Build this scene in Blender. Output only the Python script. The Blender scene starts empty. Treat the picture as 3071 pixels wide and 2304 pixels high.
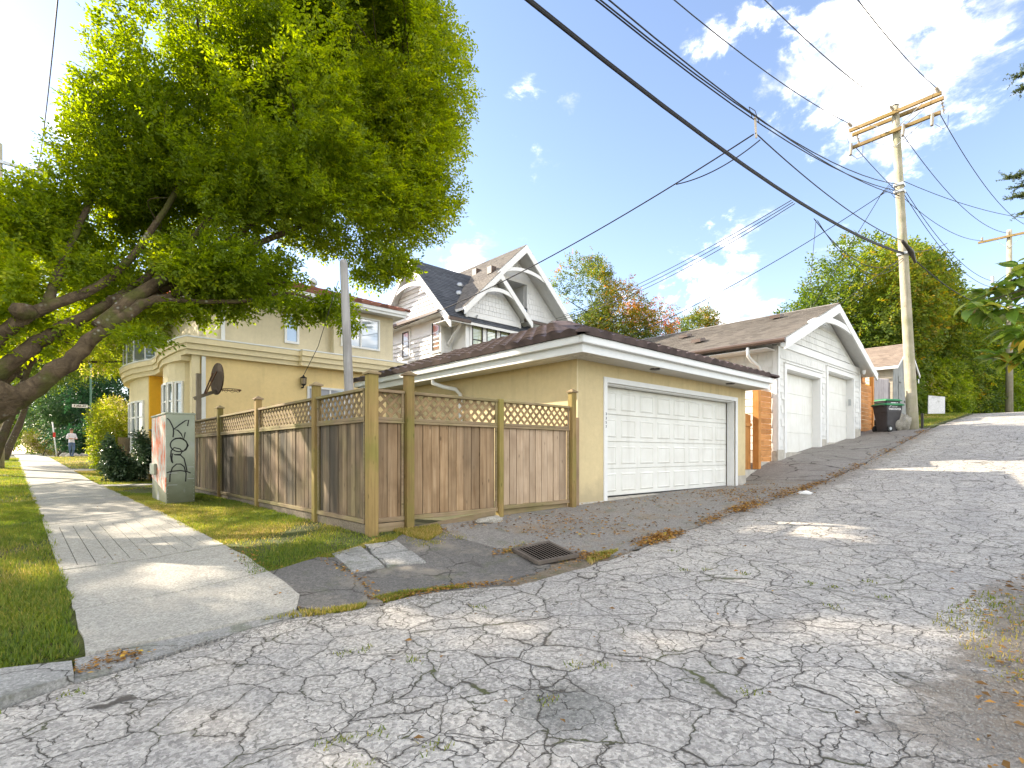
import bpy, bmesh, math, random
import numpy as np
from mathutils import Vector, Matrix, noise
from mathutils.geometry import delaunay_2d_cdt
from math import sin, cos, tan, pi, radians as R, sqrt, atan2

random.seed(7)
rng = np.random.default_rng(7)
SC = bpy.context.scene
COL = SC.collection

# ------------------------------------------------------------------ camera, sky, sun, exposure
cam_d = bpy.data.cameras.new('camera')
cam = bpy.data.objects.new('camera', cam_d)
COL.objects.link(cam)
cam.location = (0, 0, 0)
cam.rotation_euler = (R(90), 0, R(-42.51))
cam_d.sensor_fit = 'HORIZONTAL'
cam_d.sensor_width = 36
cam_d.lens = 36 * 1588 / 3071
cam_d.shift_y = 208 / 3071
cam_d.clip_start = .05
cam_d.clip_end = 2000
SC.camera = cam

SUN_AZ, SUN_EL = -23, 28          # degrees from +Y (negative towards -X), elevation
sun_vec = Vector((sin(R(SUN_AZ)) * cos(R(SUN_EL)), cos(R(SUN_AZ)) * cos(R(SUN_EL)), sin(R(SUN_EL))))
sun_d = bpy.data.lights.new('sun', 'SUN')
sun_d.energy = 2.8
sun_d.angle = R(.55)
sun_d.color = (1, .87, .70)
sun = bpy.data.objects.new('sun', sun_d)
COL.objects.link(sun)
sun.rotation_euler = (-sun_vec).to_track_quat('-Z', 'Y').to_euler()
sun.location = (-10, 30, 30)

vs = SC.view_settings
vs.view_transform = 'Standard'
vs.look = 'None'
vs.gamma = 1
vs.use_curve_mapping = False
vs.exposure = 2.4
SC.cycles.max_bounces = 8
SC.cycles.transparent_max_bounces = 8
SC.cycles.use_denoising = True
SC.cycles.sample_clamp_indirect = 6

def px_dir(px, py):
    r = (px - 1535.5) / 1588
    a = R(47.49)
    return Vector((r * sin(a) + cos(a), -r * cos(a) + sin(a), (1360 - py) / 1588)).normalized()

world = bpy.data.worlds.new('World')
SC.world = world
world.use_nodes = True
SKY_STRENGTH = .13
def build_sky():
    nt = world.node_tree
    n, l = nt.nodes, nt.links
    bg = n['Background']
    bg.inputs[1].default_value = SKY_STRENGTH
    sk = n.new('ShaderNodeTexSky')
    sk.sky_type = 'NISHITA'
    sk.sun_disc = False
    sk.sun_elevation = R(SUN_EL)
    sk.sun_rotation = R(SUN_AZ)
    sk.air_density = 1.0
    sk.dust_density = .15
    sk.ozone_density = 1.0
    tc = n.new('ShaderNodeTexCoord')
    nz = n.new('ShaderNodeTexNoise')
    nz.inputs['Scale'].default_value = 6.5
    nz.inputs['Detail'].default_value = 13
    nz.inputs['Roughness'].default_value = .66
    nz.inputs['Distortion'].default_value = .25
    mp = n.new('ShaderNodeMapping')
    mp.inputs['Scale'].default_value = (1, 1, 1.7)
    l.new(tc.outputs['Generated'], mp.inputs[0])
    l.new(mp.outputs[0], nz.inputs['Vector'])
    # cumulus banks: each a direction with a spread; the noise gives them their edges
    banks = [((2640, 165), .13, .92), ((2790, 105), .10, .88), ((2450, 240), .09, .72), ((2330, 255), .05, .55), ((2940, 85), .055, .65), ((2230, 80), .035, .62), ((2150, 105), .032, .6), ((2060, 135), .03, .62), ((2310, 60), .03, .6),
             ((2360, 45), .04, .6), ((1575, 245), .040, .75), ((1715, 270), .03, .45), ((60, 135), .05, .5),
             ((225, 375), .04, .65), ((2050, 900), .12, .5), ((2600, 800), .08, .4), ((1400, 790), .06, .5), ((2560, 380), .06, .45)]
    nfr = len(banks)
    for az, el in ((122, 22), (140, 52), (150, 24), (165, 42), (178, 16), (205, 62), (215, 28), (248, 20), (262, 48), (290, 26), (160, 80)):  # added cloud banks outside the view, to brighten the shaded surfaces
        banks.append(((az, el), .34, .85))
    last = None
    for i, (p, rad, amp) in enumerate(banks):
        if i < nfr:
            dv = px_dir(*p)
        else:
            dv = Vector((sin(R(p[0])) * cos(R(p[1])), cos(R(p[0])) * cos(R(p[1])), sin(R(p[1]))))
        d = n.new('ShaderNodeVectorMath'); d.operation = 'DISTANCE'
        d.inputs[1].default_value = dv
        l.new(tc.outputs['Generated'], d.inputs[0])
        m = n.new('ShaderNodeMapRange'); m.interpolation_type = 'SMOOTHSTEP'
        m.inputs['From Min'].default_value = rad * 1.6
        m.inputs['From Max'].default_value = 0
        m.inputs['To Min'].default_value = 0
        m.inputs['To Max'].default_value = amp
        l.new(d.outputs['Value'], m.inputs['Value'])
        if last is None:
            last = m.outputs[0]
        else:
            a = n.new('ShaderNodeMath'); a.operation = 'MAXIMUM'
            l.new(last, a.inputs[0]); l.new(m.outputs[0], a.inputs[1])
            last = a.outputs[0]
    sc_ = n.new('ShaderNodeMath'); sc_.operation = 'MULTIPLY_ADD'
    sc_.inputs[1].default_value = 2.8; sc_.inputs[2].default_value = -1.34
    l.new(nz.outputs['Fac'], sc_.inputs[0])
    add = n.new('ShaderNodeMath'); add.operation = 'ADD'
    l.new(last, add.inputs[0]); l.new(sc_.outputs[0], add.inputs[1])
    cr = n.new('ShaderNodeMapRange'); cr.interpolation_type = 'SMOOTHSTEP'
    cr.inputs['From Min'].default_value = .34
    cr.inputs['From Max'].default_value = 1.05
    l.new(add.outputs[0], cr.inputs['Value'])
    pw = n.new('ShaderNodeMath'); pw.operation = 'POWER'; pw.inputs[1].default_value = 1.25
    l.new(cr.outputs[0], pw.inputs[0]); cr = pw
    mx = n.new('ShaderNodeMix'); mx.data_type = 'RGBA'
    n2 = n.new('ShaderNodeTexNoise'); n2.inputs['Scale'].default_value = 8; n2.inputs['Detail'].default_value = 8; n2.inputs['Roughness'].default_value = .6
    l.new(mp.outputs[0], n2.inputs['Vector'])
    r2 = n.new('ShaderNodeMapRange'); r2.interpolation_type = 'SMOOTHSTEP'; r2.inputs['From Min'].default_value = .40; r2.inputs['From Max'].default_value = .62
    l.new(n2.outputs['Fac'], r2.inputs['Value'])
    cc = n.new('ShaderNodeMix'); cc.data_type = 'RGBA'
    cc.inputs['A'].default_value = (2.6, 2.55, 2.5, 1); cc.inputs['B'].default_value = (13.5, 12.5, 11.1, 1)
    l.new(r2.outputs[0], cc.inputs['Factor']); l.new(cc.outputs['Result'], mx.inputs['B'])
    l.new(cr.outputs[0], mx.inputs['Factor'])
    tn = n.new('ShaderNodeMix'); tn.data_type = 'RGBA'; tn.blend_type = 'MULTIPLY'; tn.inputs['Factor'].default_value = 1
    tn.inputs['B'].default_value = (.58, .525, .525, 1)
    l.new(sk.outputs[0], tn.inputs['A'])
    l.new(tn.outputs['Result'], mx.inputs['A'])
    l.new(mx.outputs['Result'], bg.inputs[0])
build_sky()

# ------------------------------------------------------------------ ground height
GX = [-40,-15,-1,1,2.9,6.85,9.7,13.2,14.0,15.3,17.4,19.2,21,23,24,30,37,45,80]
_zl = [-1.6,-1.45,-1.32,-1.28,-1.2,-1.05,-.91,-.62,-.53,-.38,-.1,.16,.42,.70,.84,1.5,2.1,2.45,2.6]
_z58 = [-1.5,-1.38,-1.22,-1.17,-.96,-.88,-.82,-.80,-.5,-.22,.03,.25,.37,.62,.82,1.5,2.15,2.6,3.0]
_z10 = [-1.3,-1.2,-1.05,-1.0,-.93,-.88,-.85,-.8,-.6,-.3,.0,.2,.35,.6,.82,1.6,2.3,2.9,3.5]
_z20 = [-1.2,-1.1,-.87,-.83,-.9,-.85,-.8,-.6,-.4,-.1,.1,.3,.5,.7,.9,1.8,2.6,3.2,3.8]
_z42 = [-.7,-.6,-.3,-.27,-.25,-.2,-.2,0,.1,.2,.4,.5,.7,.9,1.1,2.,2.8,3.4,4]
_z160 = [0,0,.2,.25,.25,.3,.3,.4,.4,.5,.6,.7,.9,1.1,1.3,2.2,3,3.6,4]
GY = [-60,4.0,5.8,10,20,42,160,400]
GT = [_zl,_zl,_z58,_z10,_z20,_z42,_z160,_z160]
def g(x, y):
    x = min(max(x, GX[0]), GX[-1]); y = min(max(y, GY[0]), GY[-1])
    j = 0
    while j < len(GY) - 2 and y > GY[j+1]: j += 1
    i = 0
    while i < len(GX) - 2 and x > GX[i+1]: i += 1
    u = (x - GX[i]) / (GX[i+1] - GX[i]); v = (y - GY[j]) / (GY[j+1] - GY[j])
    a = GT[j][i] * (1-u) + GT[j][i+1] * u
    b = GT[j+1][i] * (1-u) + GT[j+1][i+1] * u
    return a * (1-v) + b * v

# ------------------------------------------------------------------ object helpers
OFF = {}
def _off(o):
    return OFF.get(o.name, Vector((0, 0, 0))) if o else Vector((0, 0, 0))

def thing(name, label, cat, loc=(0, 0, 0), group=None):
    o = bpy.data.objects.new(name, None)
    o.empty_display_size = .2
    COL.objects.link(o)
    o.location = loc
    OFF[o.name] = Vector(loc)
    o['label'] = label; o['category'] = cat
    if group: o['group'] = group
    return o

def structure(name, loc=(0, 0, 0)):
    o = bpy.data.objects.new(name, None)
    COL.objects.link(o); o.location = loc; OFF[o.name] = Vector(loc)
    o['kind'] = 'structure'
    return o

class MB:
    def __init__(s):
        s.v = []; s.f = []; s.m = []
    def add(s, vs, fs, mi=0):
        k = len(s.v)
        s.v += [tuple(p) for p in vs]
        for f in fs:
            s.f.append([i + k for i in f]); s.m.append(mi)
        return s
    def box(s, x0, x1, y0, y1, z0, z1, mi=0):
        return s.hexa([(x0,y0,z0),(x1,y0,z0),(x1,y1,z0),(x0,y1,z0),(x0,y0,z1),(x1,y0,z1),(x1,y1,z1),(x0,y1,z1)], mi)
    def hexa(s, p, mi=0):
        return s.add(p, [(0,3,2,1),(4,5,6,7),(0,1,5,4),(1,2,6,5),(2,3,7,6),(3,0,4,7)], mi)
    def bm(s, W, u0, u1, d0, d1, z0, z1, mi=0):
        return s.hexa([W(u0,d0,z0),W(u1,d0,z0),W(u1,d1,z0),W(u0,d1,z0),W(u0,d0,z1),W(u1,d0,z1),W(u1,d1,z1),W(u0,d1,z1)], mi)
    def beam(s, a, b, w, h, up=(0,0,1), mi=0):
        a = Vector(a); b = Vector(b); t = (b - a).normalized(); up = Vector(up)
        r = t.cross(up)
        if r.length < 1e-4: r = t.cross(Vector((1,0,0)))
        r.normalize(); u = r.cross(t)
        r *= w/2; u *= h/2
        return s.hexa([a-r-u, a+r-u, b+r-u, b-r-u, a-r+u, a+r+u, b+r+u, b-r+u], mi)
    def prism(s, poly, ext, mi=0):
        """poly: list of 3d points (planar), ext: extrusion vector"""
        n = len(poly); e = Vector(ext)
        vs = [Vector(p) for p in poly] + [Vector(p) + e for p in poly]
        fs = [list(range(n))[::-1], list(range(n, 2*n))]
        for i in range(n):
            j = (i+1) % n
            fs.append((i, j, n+j, n+i))
        return s.add(vs, fs, mi)
    def tube(s, pts, rad, n=8, mi=0, cap=True, jit=0):
        pts = [Vector(p) for p in pts]
        if not hasattr(rad, '__len__'): rad = [rad] * len(pts)
        k0 = len(s.v); ref = Vector((0, 0, 1))
        prev = None
        for i, p in enumerate(pts):
            t = (pts[min(i+1, len(pts)-1)] - pts[max(i-1, 0)]).normalized()
            if prev is None:
                r = t.cross(ref)
                if r.length < .05: r = t.cross(Vector((1, 0, 0)))
            else:
                r = prev - t * prev.dot(t)
            r.normalize(); prev = r.copy(); u = t.cross(r)
            for q in range(n):
                a = 2*pi*q/n
                rr = rad[i] * (1 + (random.uniform(-jit, jit) if jit else 0))
                s.v.append(tuple(p + (r*cos(a) + u*sin(a)) * rr))
        for i in range(len(pts)-1):
            for q in range(n):
                a = k0+i*n+q; b = k0+i*n+(q+1) % n
                s.f.append([a, b, b+n, a+n]); s.m.append(mi)
        if cap:
            s.f.append([k0+q for q in range(n)][::-1]); s.m.append(mi)
            e = k0+(len(pts)-1)*n
            s.f.append([e+q for q in range(n)]); s.m.append(mi)
        return s
    def ribbon(s, pts, w, nrm, lift=0.002, mi=0):
        pts = [Vector(p) for p in pts]; nrm = Vector(nrm)
        k = len(s.v)
        for i, p in enumerate(pts):
            t = (pts[min(i+1, len(pts)-1)] - pts[max(i-1, 0)]).normalized()
            r = t.cross(nrm).normalized() * (w/2)
            s.v.append(tuple(p + r + nrm*lift)); s.v.append(tuple(p - r + nrm*lift))
        for i in range(len(pts)-1):
            s.f.append([k+2*i, k+2*i+1, k+2*i+3, k+2*i+2]); s.m.append(mi)
        return s
    def lathe(s, c, prof, n=16, mi=0):
        k = len(s.v); c = Vector(c)
        for r, z in prof:
            for q in range(n):
                a = 2*pi*q/n
                s.v.append((c.x + r*cos(a), c.y + r*sin(a), c.z + z))
        for i in range(len(prof)-1):
            for q in range(n):
                a = k+i*n+q; b = k+i*n+(q+1) % n
                s.f.append([a, b, b+n, a+n]); s.m.append(mi)
        return s
    def mesh(s, name, off=(0,0,0), mats=(), smooth=False):
        me = bpy.data.meshes.new(name)
        o = Vector(off)
        me.from_pydata([tuple(Vector(p) - o) for p in s.v], [], s.f)
        for m in mats: me.materials.append(m)
        if len(mats) > 1: me.polygons.foreach_set('material_index', s.m)
        if smooth:
            me.polygons.foreach_set('use_smooth', [True]*len(me.polygons))
        bmm = bmesh.new(); bmm.from_mesh(me)
        bmesh.ops.recalc_face_normals(bmm, faces=bmm.faces)
        bmm.to_mesh(me); bmm.free()
        me.update()
        return me

def link(name, me, parent=None, off=None, kind=None, label=None, cat=None, group=None):
    o = bpy.data.objects.new(name, me)
    COL.objects.link(o)
    if parent:
        o.parent = parent
        OFF[o.name] = _off(parent)
    elif off is not None:
        o.location = off; OFF[o.name] = Vector(off)
    if kind: o['kind'] = kind
    if label: o['label'] = label
    if cat: o['category'] = cat
    if group: o['group'] = group
    return o

def part(name, mb, mat, parent=None, smooth=False, bevel=0, off=None, **kw):
    mats = mat if isinstance(mat, (list, tuple)) else [mat]
    o_ = _off(parent) if parent else Vector(off or (0, 0, 0))
    me = mb.mesh(name, o_, mats, smooth)
    o = link(name, me, parent, off=(None if parent else tuple(o_)), **kw)
    if bevel:
        b = o.modifiers.new('edge', 'BEVEL'); b.width = bevel; b.segments = 2; b.limit_method = 'ANGLE'
    return o

def pieces(name, parent, unit, mats, mat, limit=300, rest=None, smooth=False):
    """unit: MB at the origin; mats: world matrices; the nearest `limit` become objects sharing one mesh, the rest one 'stuff' part"""
    me = unit.mesh(name, (0,0,0), [mat], smooth)
    off = _off(parent)
    order = sorted(mats, key=lambda m: m.translation.length)
    T = Matrix.Translation(-off)
    for M in order[:limit]:
        o = bpy.data.objects.new(name, me)
        COL.objects.link(o); o.parent = parent
        o.matrix_basis = T @ M
    if order[limit:]:
        mb = MB()
        for M in order[limit:]:
            mb.add([M @ Vector(p) for p in unit.v], unit.f)
        part(rest or name + 's', mb, mat, parent, kind='stuff', smooth=smooth)

def WY(Y):      # wall facing -Y: u = x, d = outwards
    return lambda u, d, z: Vector((u, Y - d, z))
def WX(X):      # wall facing -X: u = y
    return lambda u, d, z: Vector((X - d, u, z))

# ------------------------------------------------------------------ materials
class N:
    def __init__(s, name):
        s.mat = bpy.data.materials.new(name); s.mat.use_nodes = True
        s.nt = s.mat.node_tree; s.n = s.nt.nodes; s.l = s.nt.links
        s.b = s.n['Principled BSDF']
        s.b.inputs['Roughness'].default_value = .8
        s.b.inputs['Specular IOR Level'].default_value = .25
    def new(s, t, **kw):
        x = s.n.new('ShaderNode' + t)
        for k, v in kw.items():
            if hasattr(x, k) and k not in x.inputs.keys(): setattr(x, k, v)
            else: x.inputs[k].default_value = v
        return x
    def lk(s, a, b): s.l.new(a, b)
    def pos(s, kind='world', scale=(1,1,1), rand=False):
        if kind == 'world':
            c = s.new('NewGeometry').outputs['Position']
        else:
            c = s.new('TexCoord').outputs['Object']
        if rand:
            oi = s.new('ObjectInfo')
            v = s.new('VectorMath', operation='SCALE'); v.inputs[0].default_value = (37, 53, 71)
            s.lk(oi.outputs['Random'], v.inputs['Scale'])
            a = s.new('VectorMath', operation='ADD'); s.lk(c, a.inputs[0]); s.lk(v.outputs[0], a.inputs[1]); c = a.outputs[0]
        m = s.new('Mapping'); m.inputs['Scale'].default_value = scale
        s.lk(c, m.inputs[0])
        return m.outputs[0]
    def noise(s, vec, scale, detail=4, rough=.55, dist=0):
        x = s.new('TexNoise'); x.inputs['Scale'].default_value = scale; x.inputs['Detail'].default_value = detail
        x.inputs['Roughness'].default_value = rough; x.inputs['Distortion'].default_value = dist
        s.lk(vec, x.inputs['Vector']); return x.outputs['Fac']
    def vor(s, vec, scale, feature='F1', out='Distance', rnd=1):
        x = s.new('TexVoronoi', feature=feature); x.inputs['Scale'].default_value = scale; x.inputs['Randomness'].default_value = rnd
        s.lk(vec, x.inputs['Vector']); return x.outputs[out]
    def ramp(s, fac, stops):
        x = s.new('ValToRGB'); e = x.color_ramp.elements
        while len(e) < len(stops): e.new(.5)
        for i, (p, c) in enumerate(stops):
            e[i].position = p; e[i].color = (c if hasattr(c, '__len__') else (c, c, c)) + ((1,) if hasattr(c, '__len__') and len(c) == 3 else (1,) if not hasattr(c, '__len__') else ())
        s.lk(fac, x.inputs[0]); return x.outputs['Color']
    def rng(s, fac, a, b, c=0, d=1, smooth=False):
        x = s.new('MapRange')
        if smooth: x.interpolation_type = 'SMOOTHSTEP'
        for k, v in zip(('From Min', 'From Max', 'To Min', 'To Max'), (a, b, c, d)): x.inputs[k].default_value = v
        s.lk(fac, x.inputs['Value']); return x.outputs[0]
    def mix(s, fac, a, b, blend='MIX'):
        x = s.new('Mix', data_type='RGBA', blend_type=blend)
        for v, k in ((fac, 'Factor'), (a, 'A'), (b, 'B')):
            if hasattr(v, 'is_linked') or hasattr(v, 'links'): s.lk(v, x.inputs[k])
            elif hasattr(v, '__len__'): x.inputs[k].default_value = tuple(v) + (1,) if len(v) == 3 else v
            else: x.inputs[k].default_value = v
        return x.outputs['Result']
    def math(s, op, a, b=0.0, c=None):
        x = s.new('Math', operation=op)
        for i, v in enumerate((a, b, c)):
            if v is None: continue
            if hasattr(v, 'links'): s.lk(v, x.inputs[i])
            else: x.inputs[i].default_value = v
        return x.outputs[0]
    def bump(s, h, strength=.3, dist=.01, prev=None):
        x = s.new('Bump'); x.inputs['Strength'].default_value = strength; x.inputs['Distance'].default_value = dist
        s.lk(h, x.inputs['Height'])
        if prev: s.lk(prev, x.inputs['Normal'])
        return x.outputs[0]
    def col(s, c): s.lk(c, s.b.inputs['Base Color'])
    def nrm(s, c): s.lk(c, s.b.inputs['Normal'])
    def objrand(s): return s.new('ObjectInfo').outputs['Random']

def flat(name, c, rough=.6, metal=0, var=.12, scale=6, bump=0, spec=.3, bs=60, kind='world'):
    m = N(name)
    p = m.pos(kind)
    f = m.noise(p, scale, 5)
    lo = tuple(x * (1 - var) for x in c); hi = tuple(min(1, x * (1 + var)) for x in c)
    m.col(m.ramp(f, [(.3, lo), (.7, hi)]))
    m.b.inputs['Roughness'].default_value = rough; m.b.inputs['Metallic'].default_value = metal
    m.b.inputs['Specular IOR Level'].default_value = spec
    if bump: m.nrm(m.bump(m.noise(p, bs, 3), bump, .01))
    return m.mat

def stucco(name, c, stain=.0):
    m = N(name); p = m.pos()
    f = m.math('ADD', m.math('MULTIPLY', m.noise(p, .9, 5, .6), .6), m.math('MULTIPLY', m.noise(p, 9, 5, .7), .4))
    base = m.ramp(f, [(.3, tuple(x*.82 for x in c)), (.7, tuple(min(1, x*1.06) for x in c))])
    if stain:
        st = m.noise(m.pos(scale=(3, 3, .25)), 2.2, 4)
        base = m.mix(m.rng(st, .55, .8, 0, stain), base, tuple(x*.55 for x in c))
    z = m.new('SeparateXYZ'); m.lk(p, z.inputs[0])
    spl = m.rng(m.math('ADD', z.outputs['Z'], m.math('MULTIPLY', m.noise(p, 2.5, 6, .7), -.8)), -1.25, -.75, .55, 0, True)
    base = m.mix(spl, base, (.33, .28, .19))
    m.col(base)
    m.nrm(m.bump(m.math('ADD', m.noise(p, 120, 2), m.noise(p, 28, 4, .7)), .5, .008))
    m.b.inputs['Roughness'].default_value = .9
    return m.mat

def wood(name, c0, c1, axis='z', rand=.35, green=None, dark=None, scale=1.0, rough=.85, knots=True):
    m = N(name)
    sc = {'z': (30, 30, 1.3), 'x': (1.3, 30, 30), 'y': (30, 1.3, 30)}[axis]
    p = m.pos('object', tuple(q*scale for q in sc), rand=True)
    f = m.noise(p, 1, 6, .65, .6)
    base = m.ramp(f, [(.28, c0), (.5, tuple((a+b)/2 for a, b in zip(c0, c1))), (.72, c1)])
    big = m.noise(m.pos('object', (1,1,1), rand=True), 2.2, 3)
    base = m.mix(m.rng(big, .45, .7, 0, .5), base, tuple(q*.6 for q in c0))
    if knots:
        ks = {'z': (9, 9, 3.2), 'x': (3.2, 9, 9), 'y': (9, 3.2, 9)}[axis]
        k = m.vor(m.pos('object', ks, rand=True), 1)
        base = m.mix(m.rng(k, .05, .13, .75, 0), base, tuple(q*.3 for q in c0))
    if green:
        gz = m.new('SeparateXYZ'); m.lk(m.new('NewGeometry').outputs['Position'], gz.inputs[0])
        gn = m.noise(m.pos(), 1.7, 4)
        gm = m.math('MULTIPLY', m.rng(gn, .42, .62), green[1])
        base = m.mix(gm, base, green[0])
    if dark:
        dn = m.noise(m.pos(scale=(1, 1, .35)), 1.1, 4)
        base = m.mix(m.rng(dn, .4, .6, 0, dark[1], True), base, dark[0])
    r = m.objrand()
    h = m.new('HueSaturation')
    m.lk(m.rng(r, 0, 1, 1-rand, 1+rand), h.inputs['Value'])
    m.lk(base, h.inputs['Color'])
    m.col(h.outputs[0])
    m.nrm(m.bump(f, .5, .004))
    m.b.inputs['Roughness'].default_value = rough
    return m.mat

def leafmat(name, stops, transl=.5, rough=.5):
    m = N(name)
    a = m.new('Attribute', attribute_name='tint')
    c = m.ramp(a.outputs['Fac'], stops)
    m.col(c)
    m.b.inputs['Roughness'].default_value = rough; m.b.inputs['Specular IOR Level'].default_value = .35
    t = m.new('BsdfTranslucent')
    h = m.new('HueSaturation'); h.inputs['Value'].default_value = 1.9; h.inputs['Saturation'].default_value = 1.1; h.inputs['Hue'].default_value = .485
    m.lk(c, h.inputs['Color']); m.lk(h.outputs[0], t.inputs['Color'])
    mx = m.new('MixShader'); mx.inputs[0].default_value = transl
    m.lk(m.b.outputs[0], mx.inputs[1]); m.lk(t.outputs[0], mx.inputs[2])
    m.lk(mx.outputs[0], m.n['Material Output'].inputs['Surface'])
    return m.mat

def glass(name, c, rough=.03):
    m = N(name)
    m.b.inputs['Base Color'].default_value = c + (1,)
    m.b.inputs['Roughness'].default_value = rough
    m.b.inputs['Specular IOR Level'].default_value = 1.0
    m.b.inputs['IOR'].default_value = 1.9
    return m.mat

M = {}
M['cream'] = stucco('cream_stucco', (.67, .55, .315), .36)
M['cream_warm'] = stucco('warm_yellow_stucco', (.84, .645, .32), .25)
M['beige'] = stucco('beige_stucco', (.68, .60, .42), .25)
M['cream_lt'] = stucco('cream_moulding', (.80, .69, .45), .16)
M['gold'] = stucco('gold_tone', (.80, .47, .045))
M['white'] = flat('white_paint', (.70, .70, .68), .5, var=.04)
M['white_trim'] = flat('white_trim', (.74, .74, .72), .45, var=.03)
M['white_alu'] = flat('white_aluminium', (.70, .71, .70), .35, var=.03)
def doormat():
    m = N('door_paint')
    s1 = m.noise(m.pos(scale=(5, 5, .5)), 1.6, 5); s2 = m.noise(m.pos(), 2.3, 5)
    b = m.ramp(s2, [(.3, (.70, .69, .63)), (.7, (.79, .79, .74))])
    m.col(m.mix(m.rng(s1, .5, .75, 0, .3, True), b, (.50, .48, .41))); m.b.inputs['Roughness'].default_value = .45
    return m.mat
M['door_white'] = doormat()
M['soffit'] = flat('soffit', (.62, .60, .55), .7, var=.05)
M['concrete_w'] = flat('foundation_concrete', (.45, .42, .36), .9, var=.2, bump=.3)
M['dark_metal'] = flat('dark_metal', (.05, .045, .04), .5, .3, var=.2)
M['black'] = flat('black_iron', (.02, .02, .02), .5)
M['brown_gutter'] = flat('brown_gutter', (.09, .06, .045), .4)
M['galv'] = flat('galvanised_steel', (.42, .44, .45), .45, .6, var=.15)
M['win_dark'] = glass('window_glass', (.10, .13, .15))
M['win_sky'] = glass('window_glass_sky_tint', (.30, .36, .42))  # bright sky reflection painted into the pane colour
M['win_green'] = glass('window_glass_green', (.34, .38, .20))  # pane coloured green all over
M['win_tan'] = glass('window_glass_tan', (.30, .24, .15))
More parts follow.
